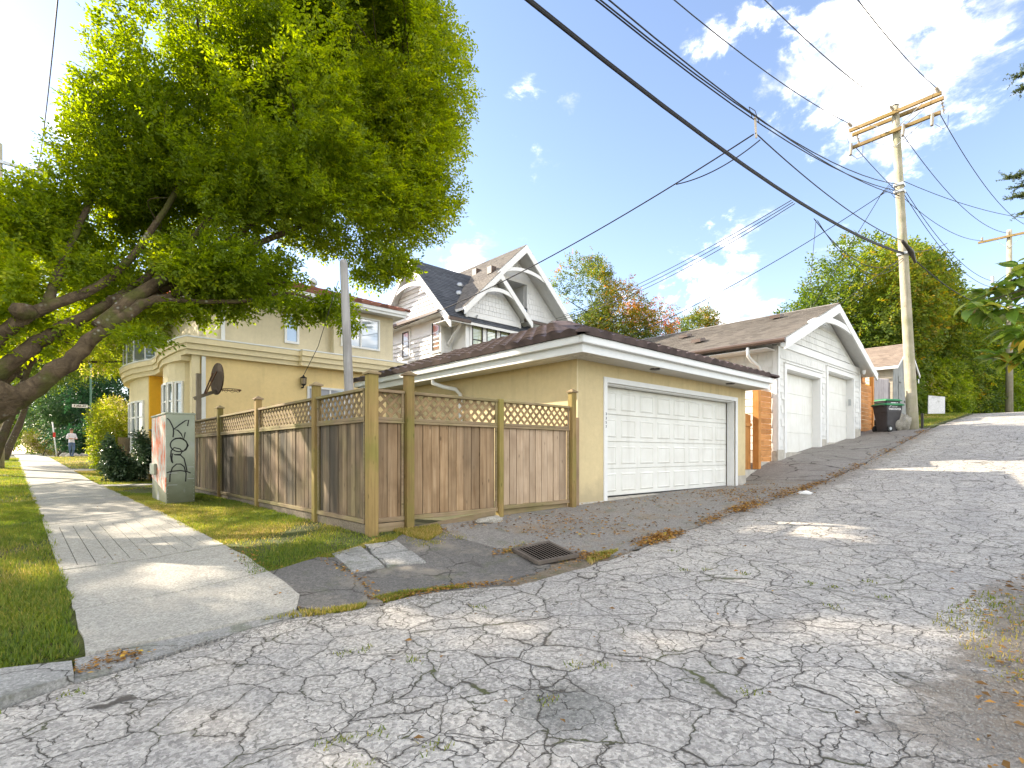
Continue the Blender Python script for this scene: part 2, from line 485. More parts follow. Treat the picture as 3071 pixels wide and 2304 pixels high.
# ------------------------------------------------------------------ ground materials
def asphalt():
    m = N('cracked_asphalt'); p = m.pos()
    w = m.new('TexNoise'); w.inputs['Scale'].default_value = 1.6; w.inputs['Detail'].default_value = 6; m.lk(p, w.inputs['Vector'])
    off = m.new('VectorMath', operation='MULTIPLY_ADD'); m.lk(w.outputs['Color'], off.inputs[0]); off.inputs[1].default_value = (.38, .38, 0); m.lk(p, off.inputs[2])
    w2 = m.new('TexNoise'); w2.inputs['Scale'].default_value = 14; w2.inputs['Detail'].default_value = 4; m.lk(p, w2.inputs['Vector'])
    off2 = m.new('VectorMath', operation='MULTIPLY_ADD'); m.lk(w2.outputs['Color'], off2.inputs[0]); off2.inputs[1].default_value = (.085, .085, 0); m.lk(off.outputs[0], off2.inputs[2])
    fl = m.new('Mapping'); fl.inputs['Scale'].default_value = (1, 1, 0); m.lk(off2.outputs[0], fl.inputs[0])
    e1 = m.vor(fl.outputs[0], 2.7, 'DISTANCE_TO_EDGE')
    e2 = m.vor(fl.outputs[0], 6.0, 'DISTANCE_TO_EDGE')
    wid = m.rng(m.noise(p, 1.3, 4), .35, .7, .007, .022)
    c1 = m.math('SUBTRACT', 1.0, m.math('MINIMUM', m.math('DIVIDE', e1, wid), 1.0))
    msk = m.rng(m.noise(p, .55, 4), .30, .46, 0, 1, True)
    wid2 = m.rng(m.noise(p, 2.3, 4), .35, .7, .007, .028)
    c2 = m.math('MULTIPLY', m.math('SUBTRACT', 1.0, m.math('MINIMUM', m.math('DIVIDE', e2, wid2), 1.0)), msk)
    crack = m.math('MAXIMUM', c1, c2)
    cs = m.rng(crack, .25, .75, 0, 1, True)
    fine = m.noise(p, 95, 3, .7)
    agg = m.vor(p, 130)
    big = m.noise(p, .45, 5, .6)
    base = m.ramp(big, [(.3, (.44, .41, .36)), (.5, (.505, .47, .41)), (.72, (.57, .53, .46))])
    base = m.mix(m.rng(fine, .35, .65, 0, 1), m.mix(.3, base, (.12, .12, .11)), m.mix(.22, base, (.6, .58, .55)))
    base = m.mix(m.rng(agg, .0, .35, .55, 0), base, (.62, .61, .58))
    blk = m.new('TexVoronoi', feature='F1'); blk.inputs['Scale'].default_value = 2.7; m.lk(fl.outputs[0], blk.inputs['Vector'])
    sp = m.new('SeparateColor'); m.lk(blk.outputs['Color'], sp.inputs[0])
    base = m.mix(m.rng(sp.outputs[0], 0, 1, 0, .22), base, (.20, .20, .21))
    st = m.new('TexVoronoi', feature='F1'); st.inputs['Scale'].default_value = 62; m.lk(p, st.inputs['Vector'])
    ss_ = m.new('SeparateColor'); m.lk(st.outputs['Color'], ss_.inputs[0])
    hv = m.new('HueSaturation'); m.lk(base, hv.inputs['Color']); m.lk(m.rng(ss_.outputs[1], 0, 1, .62, 1.28), hv.inputs['Value']); base = hv.outputs[0]
    mid = m.noise(p, 11, 5, .75)
    hv = m.new('HueSaturation'); m.lk(base, hv.inputs['Color']); m.lk(m.rng(mid, .3, .7, .84, 1.12), hv.inputs['Value']); base = hv.outputs[0]
    oil = m.new('VectorMath', operation='DISTANCE'); oil.inputs[1].default_value = (1.95, 1.75, -1.22); m.lk(p, oil.inputs[0])
    base = m.mix(m.rng(m.math('ADD', oil.outputs['Value'], m.math('MULTIPLY', fine, .25)), .25, .5, .5, 0, True), base, (.07, .08, .07))
    xy = m.new('SeparateXYZ'); m.lk(p, xy.inputs[0])
    edge = m.math('ADD', xy.outputs['Y'], m.math('MULTIPLY', m.math('SUBTRACT', m.noise(p, 2.2, 7, .72), .5), -1.5))
    band = m.math('MULTIPLY', m.rng(edge, .30, .62, 1, 0, True), m.rng(xy.outputs['X'], 7.5, 5.0, 0, 1, True))
    band = m.math('MULTIPLY', band, m.rng(m.math('ADD', xy.outputs['X'], m.math('MULTIPLY', m.noise(p, 3, 4), .8)), 2.6, 3.6, .35, 1, True))
    soil = m.ramp(m.noise(p, 38, 6, .8), [(.3, (.09, .07, .05)), (.5, (.19, .155, .115)), (.7, (.30, .26, .20))])
    base = m.mix(m.math('MULTIPLY', band, .88), base, soil)
    gut = m.math('MULTIPLY', m.rng(m.math('ADD', xy.outputs['Y'], m.math('MULTIPLY', m.math('SUBTRACT', m.noise(p, 2.6, 6, .7), .5), 1.2)), 3.35, 3.85, 0, .55, True), m.rng(xy.outputs['X'], 4.0, 5.5))
    base = m.mix(gut, base, (.17, .15, .12))
    trk = m.noise(m.pos(scale=(.12, 1.1, 1)), 1.6, 4)
    base = m.mix(m.rng(trk, .5, .66, 0, .3, True), base, (.24, .235, .225))
    moss = m.rng(m.noise(p, 3.1, 4), .52, .66, 0, 1)
    crk = m.mix(moss, (.075, .066, .055), (.085, .095, .03))
    halo = m.math('MULTIPLY', m.rng(m.math('MINIMUM', e1, m.math('ADD', e2, .02)), 0, .05, .45, 0), 1.0)
    base = m.mix(halo, base, (.16, .15, .13))
    cs = m.math('MULTIPLY', cs, m.rng(band, .2, .7, 1, 0))
    m.col(m.mix(m.math('MULTIPLY', cs, .92), base, crk))
    h = m.bump(m.math('SUBTRACT', m.math('MULTIPLY', m.noise(p, 60, 4, .7), .3), crack), .7, .015)
    m.nrm(m.bump(m.math('ADD', fine, agg), .55, .006, h))
    m.b.inputs['Roughness'].default_value = .85
    return m.mat

def paved(name, c, var=.15, speck=.5, stain=None, bump=.4, moss=0, fine=110, crack=0):
    m = N(name); p = m.pos()
    big = m.noise(p, 1.1, 6, .6)
    base = m.ramp(big, [(.28, tuple(x*(1-var) for x in c)), (.72, tuple(x*(1+var) for x in c))])
    f = m.noise(p, fine, 3, .7)
    st = m.new('TexVoronoi', feature='F1'); st.inputs['Scale'].default_value = 75; m.lk(p, st.inputs['Vector'])
    ss_ = m.new('SeparateColor'); m.lk(st.outputs['Color'], ss_.inputs[0])
    hv = m.new('HueSaturation'); m.lk(base, hv.inputs['Color']); m.lk(m.rng(ss_.outputs[1], 0, 1, 1-speck, 1+speck), hv.inputs['Value']); base = hv.outputs[0]
    md = m.noise(p, 19, 6, .75)
    base = m.mix(m.rng(md, .36, .64, 0, 1), m.mix(speck*.75, base, tuple(x*.4 for x in c)), m.mix(speck*.4, base, tuple(min(1, x*1.7) for x in c)))
    base = m.mix(m.rng(f, .3, .7, 0, 1), m.mix(speck, base, tuple(x*.45 for x in c)), m.mix(speck*.6, base, tuple(min(1, x*1.6) for x in c)))
    if stain:
        s = m.noise(p, 2.3, 5, .65)
        base = m.mix(m.rng(s, .5, .68, 0, stain[1], True), base, stain[0])
    if crack:
        w = m.new('TexNoise'); w.inputs['Scale'].default_value = 3; w.inputs['Detail'].default_value = 6; m.lk(p, w.inputs['Vector'])
        of = m.new('VectorMath', operation='MULTIPLY_ADD'); m.lk(w.outputs['Color'], of.inputs[0]); of.inputs[1].default_value = (.4, .4, 0); m.lk(p, of.inputs[2])
        fm = m.new('Mapping'); fm.inputs['Scale'].default_value = (1, 1, 0); m.lk(of.outputs[0], fm.inputs[0])
        e = m.vor(fm.outputs[0], crack, 'DISTANCE_TO_EDGE')
        k = m.math('MULTIPLY', m.rng(e, .004, .018, .85, 0), m.rng(m.noise(p, 1.4, 3), .38, .52))
        base = m.mix(k, base, (.03, .027, .02))
    if moss:
        s = m.noise(p, 3.7, 5, .7)
        base = m.mix(m.rng(s, .55, .66, 0, moss, True), base, (.07, .09, .02))
    m.col(base)
    m.nrm(m.bump(m.math('ADD', f, m.math('MULTIPLY', m.noise(p, 9, 4), .8)), bump, .008))
    m.b.inputs['Roughness'].default_value = .9
    return m.mat

M['asphalt'] = asphalt()
M['patch'] = paved('dark_patch_asphalt', (.15, .142, .13), .3, .55, ((.27, .24, .19), .6), .6, .25, crack=1.5)
M['drive'] = paved('driveway_asphalt', (.23, .215, .195), .25, .4, ((.14, .125, .105), .5), .4, crack=.8)
M['gravel_drive'] = paved('loose_asphalt', (.235, .222, .20), .3, .6, ((.24, .17, .09), .4), .8, .3, 70)
M['conc'] = paved('sidewalk_concrete', (.37, .355, .31), .14, .42, ((.33, .31, .27), .35), .3)
M['conc_old'] = paved('old_concrete', (.31, .305, .285), .25, .55, ((.14, .14, .12), .7), .6, .4, crack=2.2)
M['dirt'] = paved('dirt', (.20, .165, .12), .3, .5, ((.11, .09, .065), .6), .8, .35, 40)
M['soil_grass'] = paved('lawn_soil', (.07, .085, .02), .4, .5, ((.16, .12, .05), .55), .8, .4, 50)
M['earth'] = flat('earth', (.10, .10, .05), .95, var=.3, scale=1.5)

def inside(x, y, poly):
    c = False; n = len(poly); j = n - 1
    for i in range(n):
        xi, yi = poly[i]; xj, yj = poly[j]
        if (yi > y) != (yj > y) and x < (xj - xi) * (y - yi) / (yj - yi) + xi: c = not c
        j = i
    return c

def sheet_mb(poly, off, res=.3, jag=0, skirt=.06, dens=None):
    b = []
    n = len(poly)
    step = dens or res
    for i in range(n):
        a = Vector(poly[i]); c = Vector(poly[(i+1) % n])
        k = max(1, int((c - a).length / step))
        for q in range(k):
            p = a.lerp(c, q / k)
            if jag and (q or True):
                nv = noise.noise_vector(Vector((p.x*2.3, p.y*2.3, 1.7)))*.7 + noise.noise_vector(Vector((p.x*6.3, p.y*6.3, 4.7)))*.55 + noise.noise_vector(Vector((p.x*15, p.y*15, 2.7)))*.35
                p = Vector((p.x + nv.x*jag, p.y + nv.y*jag))
            b.append(p)
    xs = [p.x for p in b]; ys = [p.y for p in b]
    bl = [(p.x, p.y) for p in b]
    inner = []
    x = min(xs)
    while x < max(xs):
        y = min(ys)
        while y < max(ys):
            if inside(x, y, bl): inner.append(Vector((x + random.uniform(-.05,.05)*res, y + random.uniform(-.05,.05)*res)))
            y += res
        x += res
    V = b + inner
    E_ = [(i, (i+1) % len(b)) for i in range(len(b))]
    vo, eo, fo, *_ = delaunay_2d_cdt(V, E_, [], 1, 1e-5)
    mb = MB()
    vs = [(p.x, p.y, g(p.x, p.y) + off) for p in vo]
    mb.add(vs, [f for f in fo])
    if skirt:
        nb = len(b)
        ring = [(p.x, p.y, g(p.x, p.y) + off) for p in b] + [(p.x, p.y, g(p.x, p.y) + off - skirt) for p in b]
        mb.add(ring, [(i, (i+1) % nb, nb + (i+1) % nb, nb + i) for i in range(nb)])
    return mb

def sheet(name, poly, off, mat, res=.3, jag=0, skirt=.06, parent=None, kind='structure', dens=None, **kw):
    mb = sheet_mb(poly, off, res, jag, skirt, dens)
    return part(name, mb, mat, parent, kind=(None if parent else kind), **kw)

# the ground: one sheet out to the horizon
def big_ground():
    mb = MB()
    xs = [-600,-200,-90]+GX+[100,150,300,700]; ys = [-500,-150,-60,-20,-8,0,4,4.6,5.2,5.8,7,10,14,20,30,42,80,160,300,700]
    xs = sorted(set(xs)); k = len(ys)
    mb.add([(x, y, g(x, y) - .07) for x in xs for y in ys],
           [(i*k+j, (i+1)*k+j, (i+1)*k+j+1, i*k+j+1) for i in range(len(xs)-1) for j in range(k-1)])
    part('ground', mb, M['earth'], kind='structure')
big_ground()

def swc(y): return 1.0 - .018 * (y - 4.3)       # centre line of the sidewalk
SWL = lambda y: swc(y) - .72
SWR = lambda y: swc(y) + .72
# lane
lane_left = [(-.1,3.76),(.2,3.84),(.8,4.02),(1.5,4.1),(2.1,3.88),(2.73,3.90),(3.2,3.5),(3.7,3.42),(4.4,3.45),(5.2,3.5),(6.5,3.7),(8,3.85),(9.7,3.98),(12,3.95),(14.7,3.98),(19,3.95),(24,3.98),(31,3.9),(39,4.2),(46,4.4)]
lane_right = [(46,-1.5),(20,-1.5),(9,-1.5),(2,-1.5),(-3,-2.5),(-9,-2.5),(-9,3.6),(-3,3.7)]
sheet('lane', lane_left + lane_right, 0.0, M['asphalt'], .45, .09, dens=.12)
sheet('verge', [(2.1,4.2),(2.2,3.8),(3.1,3.4),(3.7,3.3),(5.2,3.4),(5,4.6),(3.6,5.4),(2.6,5.2)], -.012, M['dirt'], .25, .02)
# asphalt and broken concrete between sidewalk and lane
sheet('asphalt_apron', [(2.15,4.12),(3.05,3.62),(3.65,3.68),(3.98,3.72),(4.1,4.2),(3.95,4.5),(3.9,5.0),(3.85,5.5),(3.3,5.62),(3.05,5.4),(2.3,5.3),(2.2,4.9)], .004, M['patch'], .2, .07, .03, dens=.08)
sheet('asphalt_patch', [(1.54,5.24),(2.2,5.36),(2.33,5.26),(2.28,4.7),(2.14,3.92),(1.7,4.06),(1.58,4.28)], .016, M['patch'], .2, .03, .03, dens=.1)
pv = structure('broken_paving', (2.7, 5, -1.07))
part('slab', sheet_mb([(2.36,5.36),(2.70,5.40),(2.59,4.68),(2.27,4.74)], .022, .2, .02), M['conc_old'], pv)
part('slab', sheet_mb([(2.75,5.41),(3.10,5.34),(3.04,4.98),(2.68,5.06)], .024, .2, .02), M['conc_old'], pv)
part('slab', sheet_mb([(2.67,5.03),(3.05,4.95),(3.0,4.57),(2.62,4.68)], .022, .2, .02), M['conc_old'], pv)
# loose driveway in front of the garage, driveway of the white garage
sheet('driveway', [(3.95,4.6),(4.1,4.45),(4.7,4.4),(4.6,3.75),(4.9,3.55),(6.5,3.72),(8,3.87),(9.7,4.0),(13.3,4.0),(13.55,5.2),(13.45,5.9),(13.3,6.1),(6.7,6.0),(3.6,5.9),(3.8,5.5),(3.88,5.0)], .007, M['gravel_drive'], .25, .08, .03, dens=.1)
sheet('paved_driveway', [(13.35,4.02),(19,3.98),(23.6,4.02),(25.6,4.1),(26.2,4.9),(25.6,6.4),(13.45,6.5),(13.5,5.2)], .012, M['drive'], .3, .02)
sheet('gravel_track', [(26.5,4.3),(31,4.15),(34,4.6),(36,6.5),(33,7.5),(29,6.4),(26.8,5.2)], -.02, M['dirt'], .5, .2)

# sidewalk: separate slabs with mossy joints
sw = structure('sidewalk', (1, 8, -1.1))
joints = [4.24, 5.28, 6.74, 9.9, 10.6, 12.6, 14.1, 16.3, 18.2, 20.4, 22.6, 25, 27.5, 30, 33, 36, 40, 44, 49, 54, 60, 70, 85, 105, 160]
for i in range(len(joints) - 1):
    a, b = joints[i] + .014, joints[i+1] - .014
    tilt = random.uniform(-.006, .006)
    poly = [(SWL(a), a), (SWR(a), a + (.05 if i == 0 else 0)), (SWR(b), b), (SWL(b), b)]
    if i == 0: poly = [(SWL(a), 4.28), (1.55, 4.2), (1.70, 4.5), (SWR(b), b), (SWL(b), b)]
    if i == 2:                          # the slab with drainage grooves
        mb = MB(); k = 10
        mb.add(*[(lambda q: (q.v, q.f))(sheet_mb(poly, .004, .4))][0])
        for q in range(k):
            u0, u1 = q / k, (q + 1) / k
            g0, g1 = (.004 if q else 0), (.004 if q < k-1 else 0)
            ya, yb = a + .12, b - .35
            def X(y, u, e=0): return SWL(y) + (SWR(y) - SWL(y)) * u + e
            p2 = [(X(ya, u0, g0), ya), (X(ya, u1, -g1), ya), (X(yb, u1, -g1), yb), (X(yb, u0, g0), yb)]
            t = sheet_mb(p2, .022, .5); mb.add(t.v, t.f)
        for ya, yb in ((a, a + .12), (b - .35, b)):
            t = sheet_mb([(SWL(ya), ya), (SWR(ya), ya), (SWR(yb), yb), (SWL(yb), yb)], .022, .5); mb.add(t.v, t.f)
        part('slab', mb, M['conc'], sw)
    else:
        part('slab', sheet_mb(poly, .022 + tilt, .5, .02 if i < 6 else 0, dens=.09 if i < 6 else None), M['conc'], sw)
sheet('curb_strip', [(.2,3.86),(.8,4.04),(1.5,4.12),(2.12,3.92),(1.7,4.08),(1.55,4.22),(.9,4.25),(.23,4.26)], .004, M['conc_old'], .2, .02)
part('curb_block', sheet_mb([(-2.5,3.7),(-.9,3.72),(-.1,3.78),(.2,3.87),(.2,4.12),(-.1,4.24),(-1,4.2),(-2.5,4.2)], .05, .2, .012, .12), M['conc_old'], kind='structure')
# walk from the sidewalk to the cream house, and a driveway strip beyond
sheet('path', [(SWR(17.4), 17.4), (2.95, 17.7), (2.95, 18.5), (SWR(18.1), 18.1)], .025, M['conc'], .4)
sheet('front_path', [(SWR(26), 26), (3.4, 26.2), (3.4, 28), (SWR(27.6), 27.6)], .02, M['conc'], .5)
# lawn soil
sheet('lawn_strip', [(-7,4.35),(-1,4.28),(-.1,4.27),(.3,4.3)] + [(SWL(y)+.09, y) for y in (4.4,6,8,10,14,20,30,45,60)] + [(-3,60),(-7,40)], .004, M['soil_grass'], .5, .02)
sheet('front_lawn', [(1.53,5.3),(2.2,5.4),(2.3,5.33),(2.8,5.45),(3.3,5.62),(3.45,5.2),(3.85,5.45),(3.5,5.85),(2.98,5.9),(2.96,10),(2.96,17.7)] + [(SWR(y)-.09, y) for y in (17.4,14,10,7)], .004, M['soil_grass'], .3, .03)
sheet('side_lawn', [(SWR(18.1), 18.1), (3.2, 18.5), (3.3, 26), (SWR(26), 26)], .004, M['soil_grass'], .5, .02)
sheet('far_lawn', [(SWR(27.6), 27.6), (4, 28), (6, 44), (SWR(44), 44)], .004, M['soil_grass'], .8, .02)
sheet('pole_verge', [(24.6,4.1),(31,4.0),(38,4.3),(39,6),(33,6.5),(26.3,6),(25.7,4.9)], .02, M['soil_grass'], .5, .1)
# ------------------------------------------------------------------ roofs, shingles
def tilemat():
    m = N('clay_tile'); p = m.pos()
    r = m.objrand()
    c = m.ramp(m.noise(p, 5, 4), [(.3, (.065, .048, .046)), (.7, (.115, .085, .08))])
    h = m.new('HueSaturation'); m.lk(m.rng(r, 0, 1, .75, 1.3), h.inputs['Value']); m.lk(c, h.inputs['Color'])
    m.col(h.outputs[0]); m.b.inputs['Roughness'].default_value = .7; m.b.inputs['Specular IOR Level'].default_value = .2
    return m.mat
M['tile'] = tilemat()
def redtile():
    m = N('red_tile'); p = m.pos()
    c = m.ramp(m.noise(p, 5, 4), [(.3, (.20, .085, .06)), (.7, (.32, .15, .11))])
    h = m.new('HueSaturation'); m.lk(m.rng(m.objrand(), 0, 1, .75, 1.3), h.inputs['Value']); m.lk(c, h.inputs['Color'])
    m.col(h.outputs[0]); m.b.inputs['Roughness'].default_value = .6
    return m.mat
M['redtile'] = redtile()
def shingle_roof(name, c0, c1):
    m = N(name); p = m.pos()
    v = m.new('TexVoronoi', feature='F1'); v.inputs['Scale'].default_value = 1
    m.lk(m.pos(scale=(4, 4, 14)), v.inputs['Vector'])
    sp = m.new('SeparateColor'); m.lk(v.outputs['Color'], sp.inputs[0])
    base = m.ramp(sp.outputs[0], [(0, c0), (1, c1)])
    base = m.mix(m.rng(m.noise(p, 120, 2), .3, .7, 0, .5), base, tuple(x*.5 for x in c0))
    base = m.mix(m.rng(m.noise(p, .8, 4), .4, .7, 0, .35), base, c1)
    m.col(base); m.b.inputs['Roughness'].default_value = .95
    m.nrm(m.bump(m.noise(p, 160, 2), .4, .004))
    return m.mat
M['shing_brown'] = shingle_roof('asphalt_shingle_brown', (.16, .145, .13), (.29, .265, .235))
M['shing_blue'] = shingle_roof('asphalt_shingle_slate', (.055, .06, .07), (.12, .13, .15))
M['shing_old'] = shingle_roof('asphalt_shingle_old', (.24, .19, .15), (.36, .29, .23))

def frame_mat(origin, xdir, ydir):
    x = Vector(xdir).normalized(); y = Vector(ydir).normalized(); z = x.cross(y).normalized()
    return Matrix(((x.x, y.x, z.x, origin[0]), (x.y, y.y, z.y, origin[1]), (x.z, y.z, z.z, origin[2]), (0, 0, 0, 1)))

def tile_unit(w=.33, l=.40):
    mb = MB(); k = 6; vs = []
    for j, (yy, zz) in enumerate(((-.02, .075), (l, .002))):
        for i in range(k + 1):
            u = i / k
            vs.append((u*w, yy, zz + .045*sin(pi*u)))
    fs = [(i, i+1, k+2+i, k+1+i) for i in range(k)]
    base = len(vs)
    for i in range(k + 1): vs.append((i/k*w, -.02, .0))
    fs += [(base+i, base+i+1, i+1, i) for i in range(k)]
    return mb.add(vs, fs)

def hip_tiles(parent, name, mat, eave_a, eave_b, ridge_a, ridge_b, w=.33, l=.37, limit=300):
    """cover the trapezoid eave_a-eave_b-ridge_b-ridge_a; xdir along the eave, ydir up the slope"""
    ea, eb, ra, rb = map(Vector, (eave_a, eave_b, ridge_a, ridge_b))
    xd = (eb - ea).normalized(); up = (ra - ea) - xd * (ra - ea).dot(xd); H = up.length; yd = up.normalized()
    L = (eb - ea).length
    xa = (ra - ea).dot(xd); xb = (rb - ea).dot(xd)
    ms = []
    for j in range(int(H / l) + 1):
        t0 = j * l
        lo = xa * (t0 + l*.5) / H; hi = L + (xb - L) * (t0 + l*.5) / H
        i0 = int(lo / w + .35)
        i = i0
        while (i + .65) * w < hi:
            ms.append(frame_mat(ea + xd*(i*w) + yd*t0 + xd.cross(yd)*random.uniform(0, .006), xd, yd + xd*random.uniform(-.01, .01))); i += 1
    pieces(name, parent, tile_unit(w, l + .05), ms, mat, limit)

def ridge_caps(parent, a, b, mat, r=.09, l=.36):
    a = Vector(a); b = Vector(b); n = int((b - a).length / l)
    u = MB(); k = 6
    vs = []
    for yy, rr in ((0, r*1.12), (l + .05, r*.95)):
        for i in range(k + 1):
            an = pi * i / k
            vs.append((cos(an)*rr*1.25, yy, sin(an)*rr*.7))
    u.add(vs, [(i, i+1, k+2+i, k+1+i) for i in range(k)] + [tuple(range(k+1))])
    d = (b - a).normalized(); x = d.cross(Vector((0, 0, 1))).normalized()
    pieces('ridge_cap', parent, u, [frame_mat(a + d*(i*l - .12) + Vector((0,0,.015)), x, d) for i in range(n)], mat, 60)

# ------------------------------------------------------------------ cream garage
gar = thing('garage', 'cream stucco garage with white panelled double door and dark tiled hip roof', 'garage', (10, 5.85, -.8))
W = WY(5.85)
GX0, GX1, GY1 = 6.86, 13.32, 12.3
DX0, DX1, DZ0, DZ1 = 7.66, 12.76, -.80, 1.27
mb = MB()
mb.box(GX0, DX0, 5.85, 6.05, -1.0, 1.6); mb.box(DX1, GX1, 5.85, 6.05, -.86, 1.6)
mb.box(DX0, DX1, 5.85, 6.05, DZ1, 1.6)
mb.box(GX0, GX0+.2, 6.05, GY1, -1.0, 1.6); mb.box(GX1-.2, GX1, 6.05, GY1, -1, 1.6); mb.box(GX0+.2, GX1-.2, GY1-.2, GY1, -1, 1.6)
part('wall', mb, M['cream'], gar)
part('corner_bead', MB().box(GX0-.004, GX0+.012, 5.844, 5.86, -.88, 1.6), M['cream_lt'], gar)
part('plinth', MB().box(GX0-.01, 7.57, 5.838, 5.85, -1.02, -.84), M['concrete_w'], gar)
part('plinth', MB().box(12.85, GX1+.01, 5.838, 5.85, -1.0, -.55), M['concrete_w'], gar)
# door frame
mb = MB()
mb.bm(W, DX0-.095, DX0, -.02, .025, DZ0-.05, DZ1+.095); mb.bm(W, DX1, DX1+.095, -.02, .025, DZ0-.05, DZ1+.095)
mb.bm(W, DX0, DX1, -.02, .025, DZ1, DZ1+.095)
mb.bm(W, DX0, DX0+.025, -.2, -.02, DZ0, DZ1); mb.bm(W, DX1-.025, DX1, -.2, -.02, DZ0, DZ1); mb.bm(W, DX0+.025, DX1-.025, -.2, -.02, DZ1-.025, DZ1)
part('door_frame', mb, M['white_trim'], gar, bevel=.004)
mb = MB()
for dx in (.0, .03): mb.bm(W, DX0-.135-dx, DX0-.128-dx, -.003, .003, DZ0, DZ1)
# door: four sections, eight raised panels each
door = part('garage_door', MB().box(DX0+.02, DX1-.02, 6.09, 6.12, DZ0, DZ1-.02), M['door_white'], gar)
Wd = WY(6.09)
rows, cols = 4, 8
dh = (DZ1 - .03 - DZ0) / rows; dw = (DX1 - DX0 - .05) / cols
for r in range(rows):
    z0 = DZ0 + r*dh
    part('door_section', MB().bm(Wd, DX0+.025, DX1-.025, .001, .022, z0+.006, z0+dh-.006), M['door_white'], door, bevel=.004)
u = MB()
a, b = dw - .15, dh - .16
i_ = .028
u.add([(0,0,0),(a,0,0),(a,0,b),(0,0,b),(i_,-.016,i_),(a-i_,-.016,i_),(a-i_,-.016,b-i_),(i_,-.016,b-i_),
       (i_+.012,-.006,i_+.012),(a-i_-.012,-.006,i_+.012),(a-i_-.012,-.006,b-i_-.012),(i_+.012,-.006,b-i_-.012)],
      [(0,1,5,4),(1,2,6,5),(2,3,7,6),(3,0,4,7),(4,5,9,8),(5,6,10,9),(6,7,11,10),(7,4,8,11),(8,9,10,11)])
pieces('door_panel', door, u, [Matrix.Translation((DX0+.025+c*dw+.075, 6.067, DZ0+r*dh+.08)) for r in range(rows) for c in range(cols)], M['door_white'])
part('weather_strip', MB().box(DX0+.02, DX1-.02, 6.05, 6.075, DZ0-.03, DZ0+.005), M['black'], door)
part('threshold', MB().box(DX0, DX1, 5.86, 6.15, DZ0-.12, DZ0-.02), M['concrete_w'], gar)
# eaves
EX0, EX1, EY0, EY1 = 6.30, 13.50, 5.26, 12.92
mb = MB()
def ring(mb, x0, x1, y0, y1, t, z0, z1):
    mb.box(x0, x1, y0, y0+t, z0, z1); mb.box(x0, x1, y1-t, y1, z0, z1); mb.box(x0, x0+t, y0+t, y1-t, z0, z1); mb.box(x1-t, x1, y0+t, y1-t, z0, z1)
ring(mb, EX0+.06, EX1-.06, EY0+.06, EY1-.06, .03, 1.58, 1.78)
part('fascia', mb, M['white_alu'], gar)
mb = MB(); ring(mb, EX0-.02, EX1+.02, EY0-.02, EY1+.02, .078, 1.71, 1.835)
part('gutter', mb, M['white_alu'], gar, bevel=.012)
soff = part('soffit', MB().box(EX0+.09, EX1-.09, EY0+.09, EY1-.09, 1.60, 1.615), M['soffit'], gar)
mb = MB()
for i in range(64):
    x = EX0 + .12 + i*.112
    if x < EX1-.1: mb.box(x, x+.012, EY0+.1, 5.845, 1.592, 1.60)
for i in range(66):
    y = EY0 + .12 + i*.112
    if y < EY1-.1: mb.box(EX0+.1, 6.855, y, y+.012, 1.592, 1.60)
part('soffit_ribs', mb, M['soffit'], soff, kind='stuff')
for x, y in ((8.75, 5.55), (11.85, 5.55)):
    part('soffit_light', MB().lathe((x, y, 1.59), [(.0, -.012), (.085, -.012), (.1, .0), (.1, .012)]), M['dark_metal'], gar)
apx0, apx1 = (9.9, 8.95, 3.24), (9.9, 9.25, 3.24)
zt = 1.83
mb = MB().add([(EX0,EY0,zt),(EX1,EY0,zt),(EX1,EY1,zt),(EX0,EY1,zt),apx0,apx1],[(0,1,4),(1,2,5,4),(2,3,5),(3,0,4,5),(3,2,1,0)])
roof = part('roof', mb, M['tile'], gar)
hip_tiles(roof, 'roof_tile', M['tile'], (EX0-.03,EY1,zt+.005), (EX0-.03,EY0,zt+.005), apx1, apx0, limit=170)
hip_tiles(roof, 'roof_tile', M['tile'], (EX0,EY0-.03,zt+.005), (EX1,EY0-.03,zt+.005), apx0, apx0, limit=120)
ridge_caps(roof, (EX0,EY0,zt+.03), apx0, M['tile']); ridge_caps(roof, (EX1,EY0,zt+.03), apx0, M['tile'])
ridge_caps(roof, (EX0,EY1,zt+.03), apx1, M['tile']); ridge_caps(roof, apx0, apx1, M['tile'])
def downspout(parent, pts, r=.04, mat='white_alu', name='downspout'):
    mb = MB()
    mb.tube(pts, r, 8)
    part(name, mb, M[mat], parent, smooth=True)
downspout(gar, [(6.42,9.55,1.72),(6.42,9.5,1.5),(6.55,9.32,1.42),(6.72,9.1,1.36),(6.8,9.04,1.25),(6.81,9.03,-.8)], .045)
# vertical house number on the door frame
def text_part(name, body, size, M_, mat, parent, depth=.002, align='CENTER', bold=0):
    cu = bpy.data.curves.new(name, 'FONT'); cu.body = body; cu.size = size; cu.extrude = depth; cu.align_x = align; cu.align_y = 'CENTER'
    cu.offset = bold; cu.resolution_u = 3
    tmp = bpy.data.objects.new('tmp', cu); COL.objects.link(tmp)
    bpy.context.view_layer.update()
    me = bpy.data.meshes.new_from_object(tmp.evaluated_get(bpy.context.evaluated_depsgraph_get()))
    bpy.data.objects.remove(tmp); bpy.data.curves.remove(cu)
    me.materials.clear(); me.materials.append(mat); me.name = name
    me.transform(Matrix.Translation(-_off(parent)) @ M_)
    return link(name, me, parent)
for i, ch in enumerate('3357'):
    text_part('house_number', ch, .07, frame_mat((7.615, 5.822, .70 - i*.075), (1,0,0), (0,0,1)), M['dark_metal'], gar)

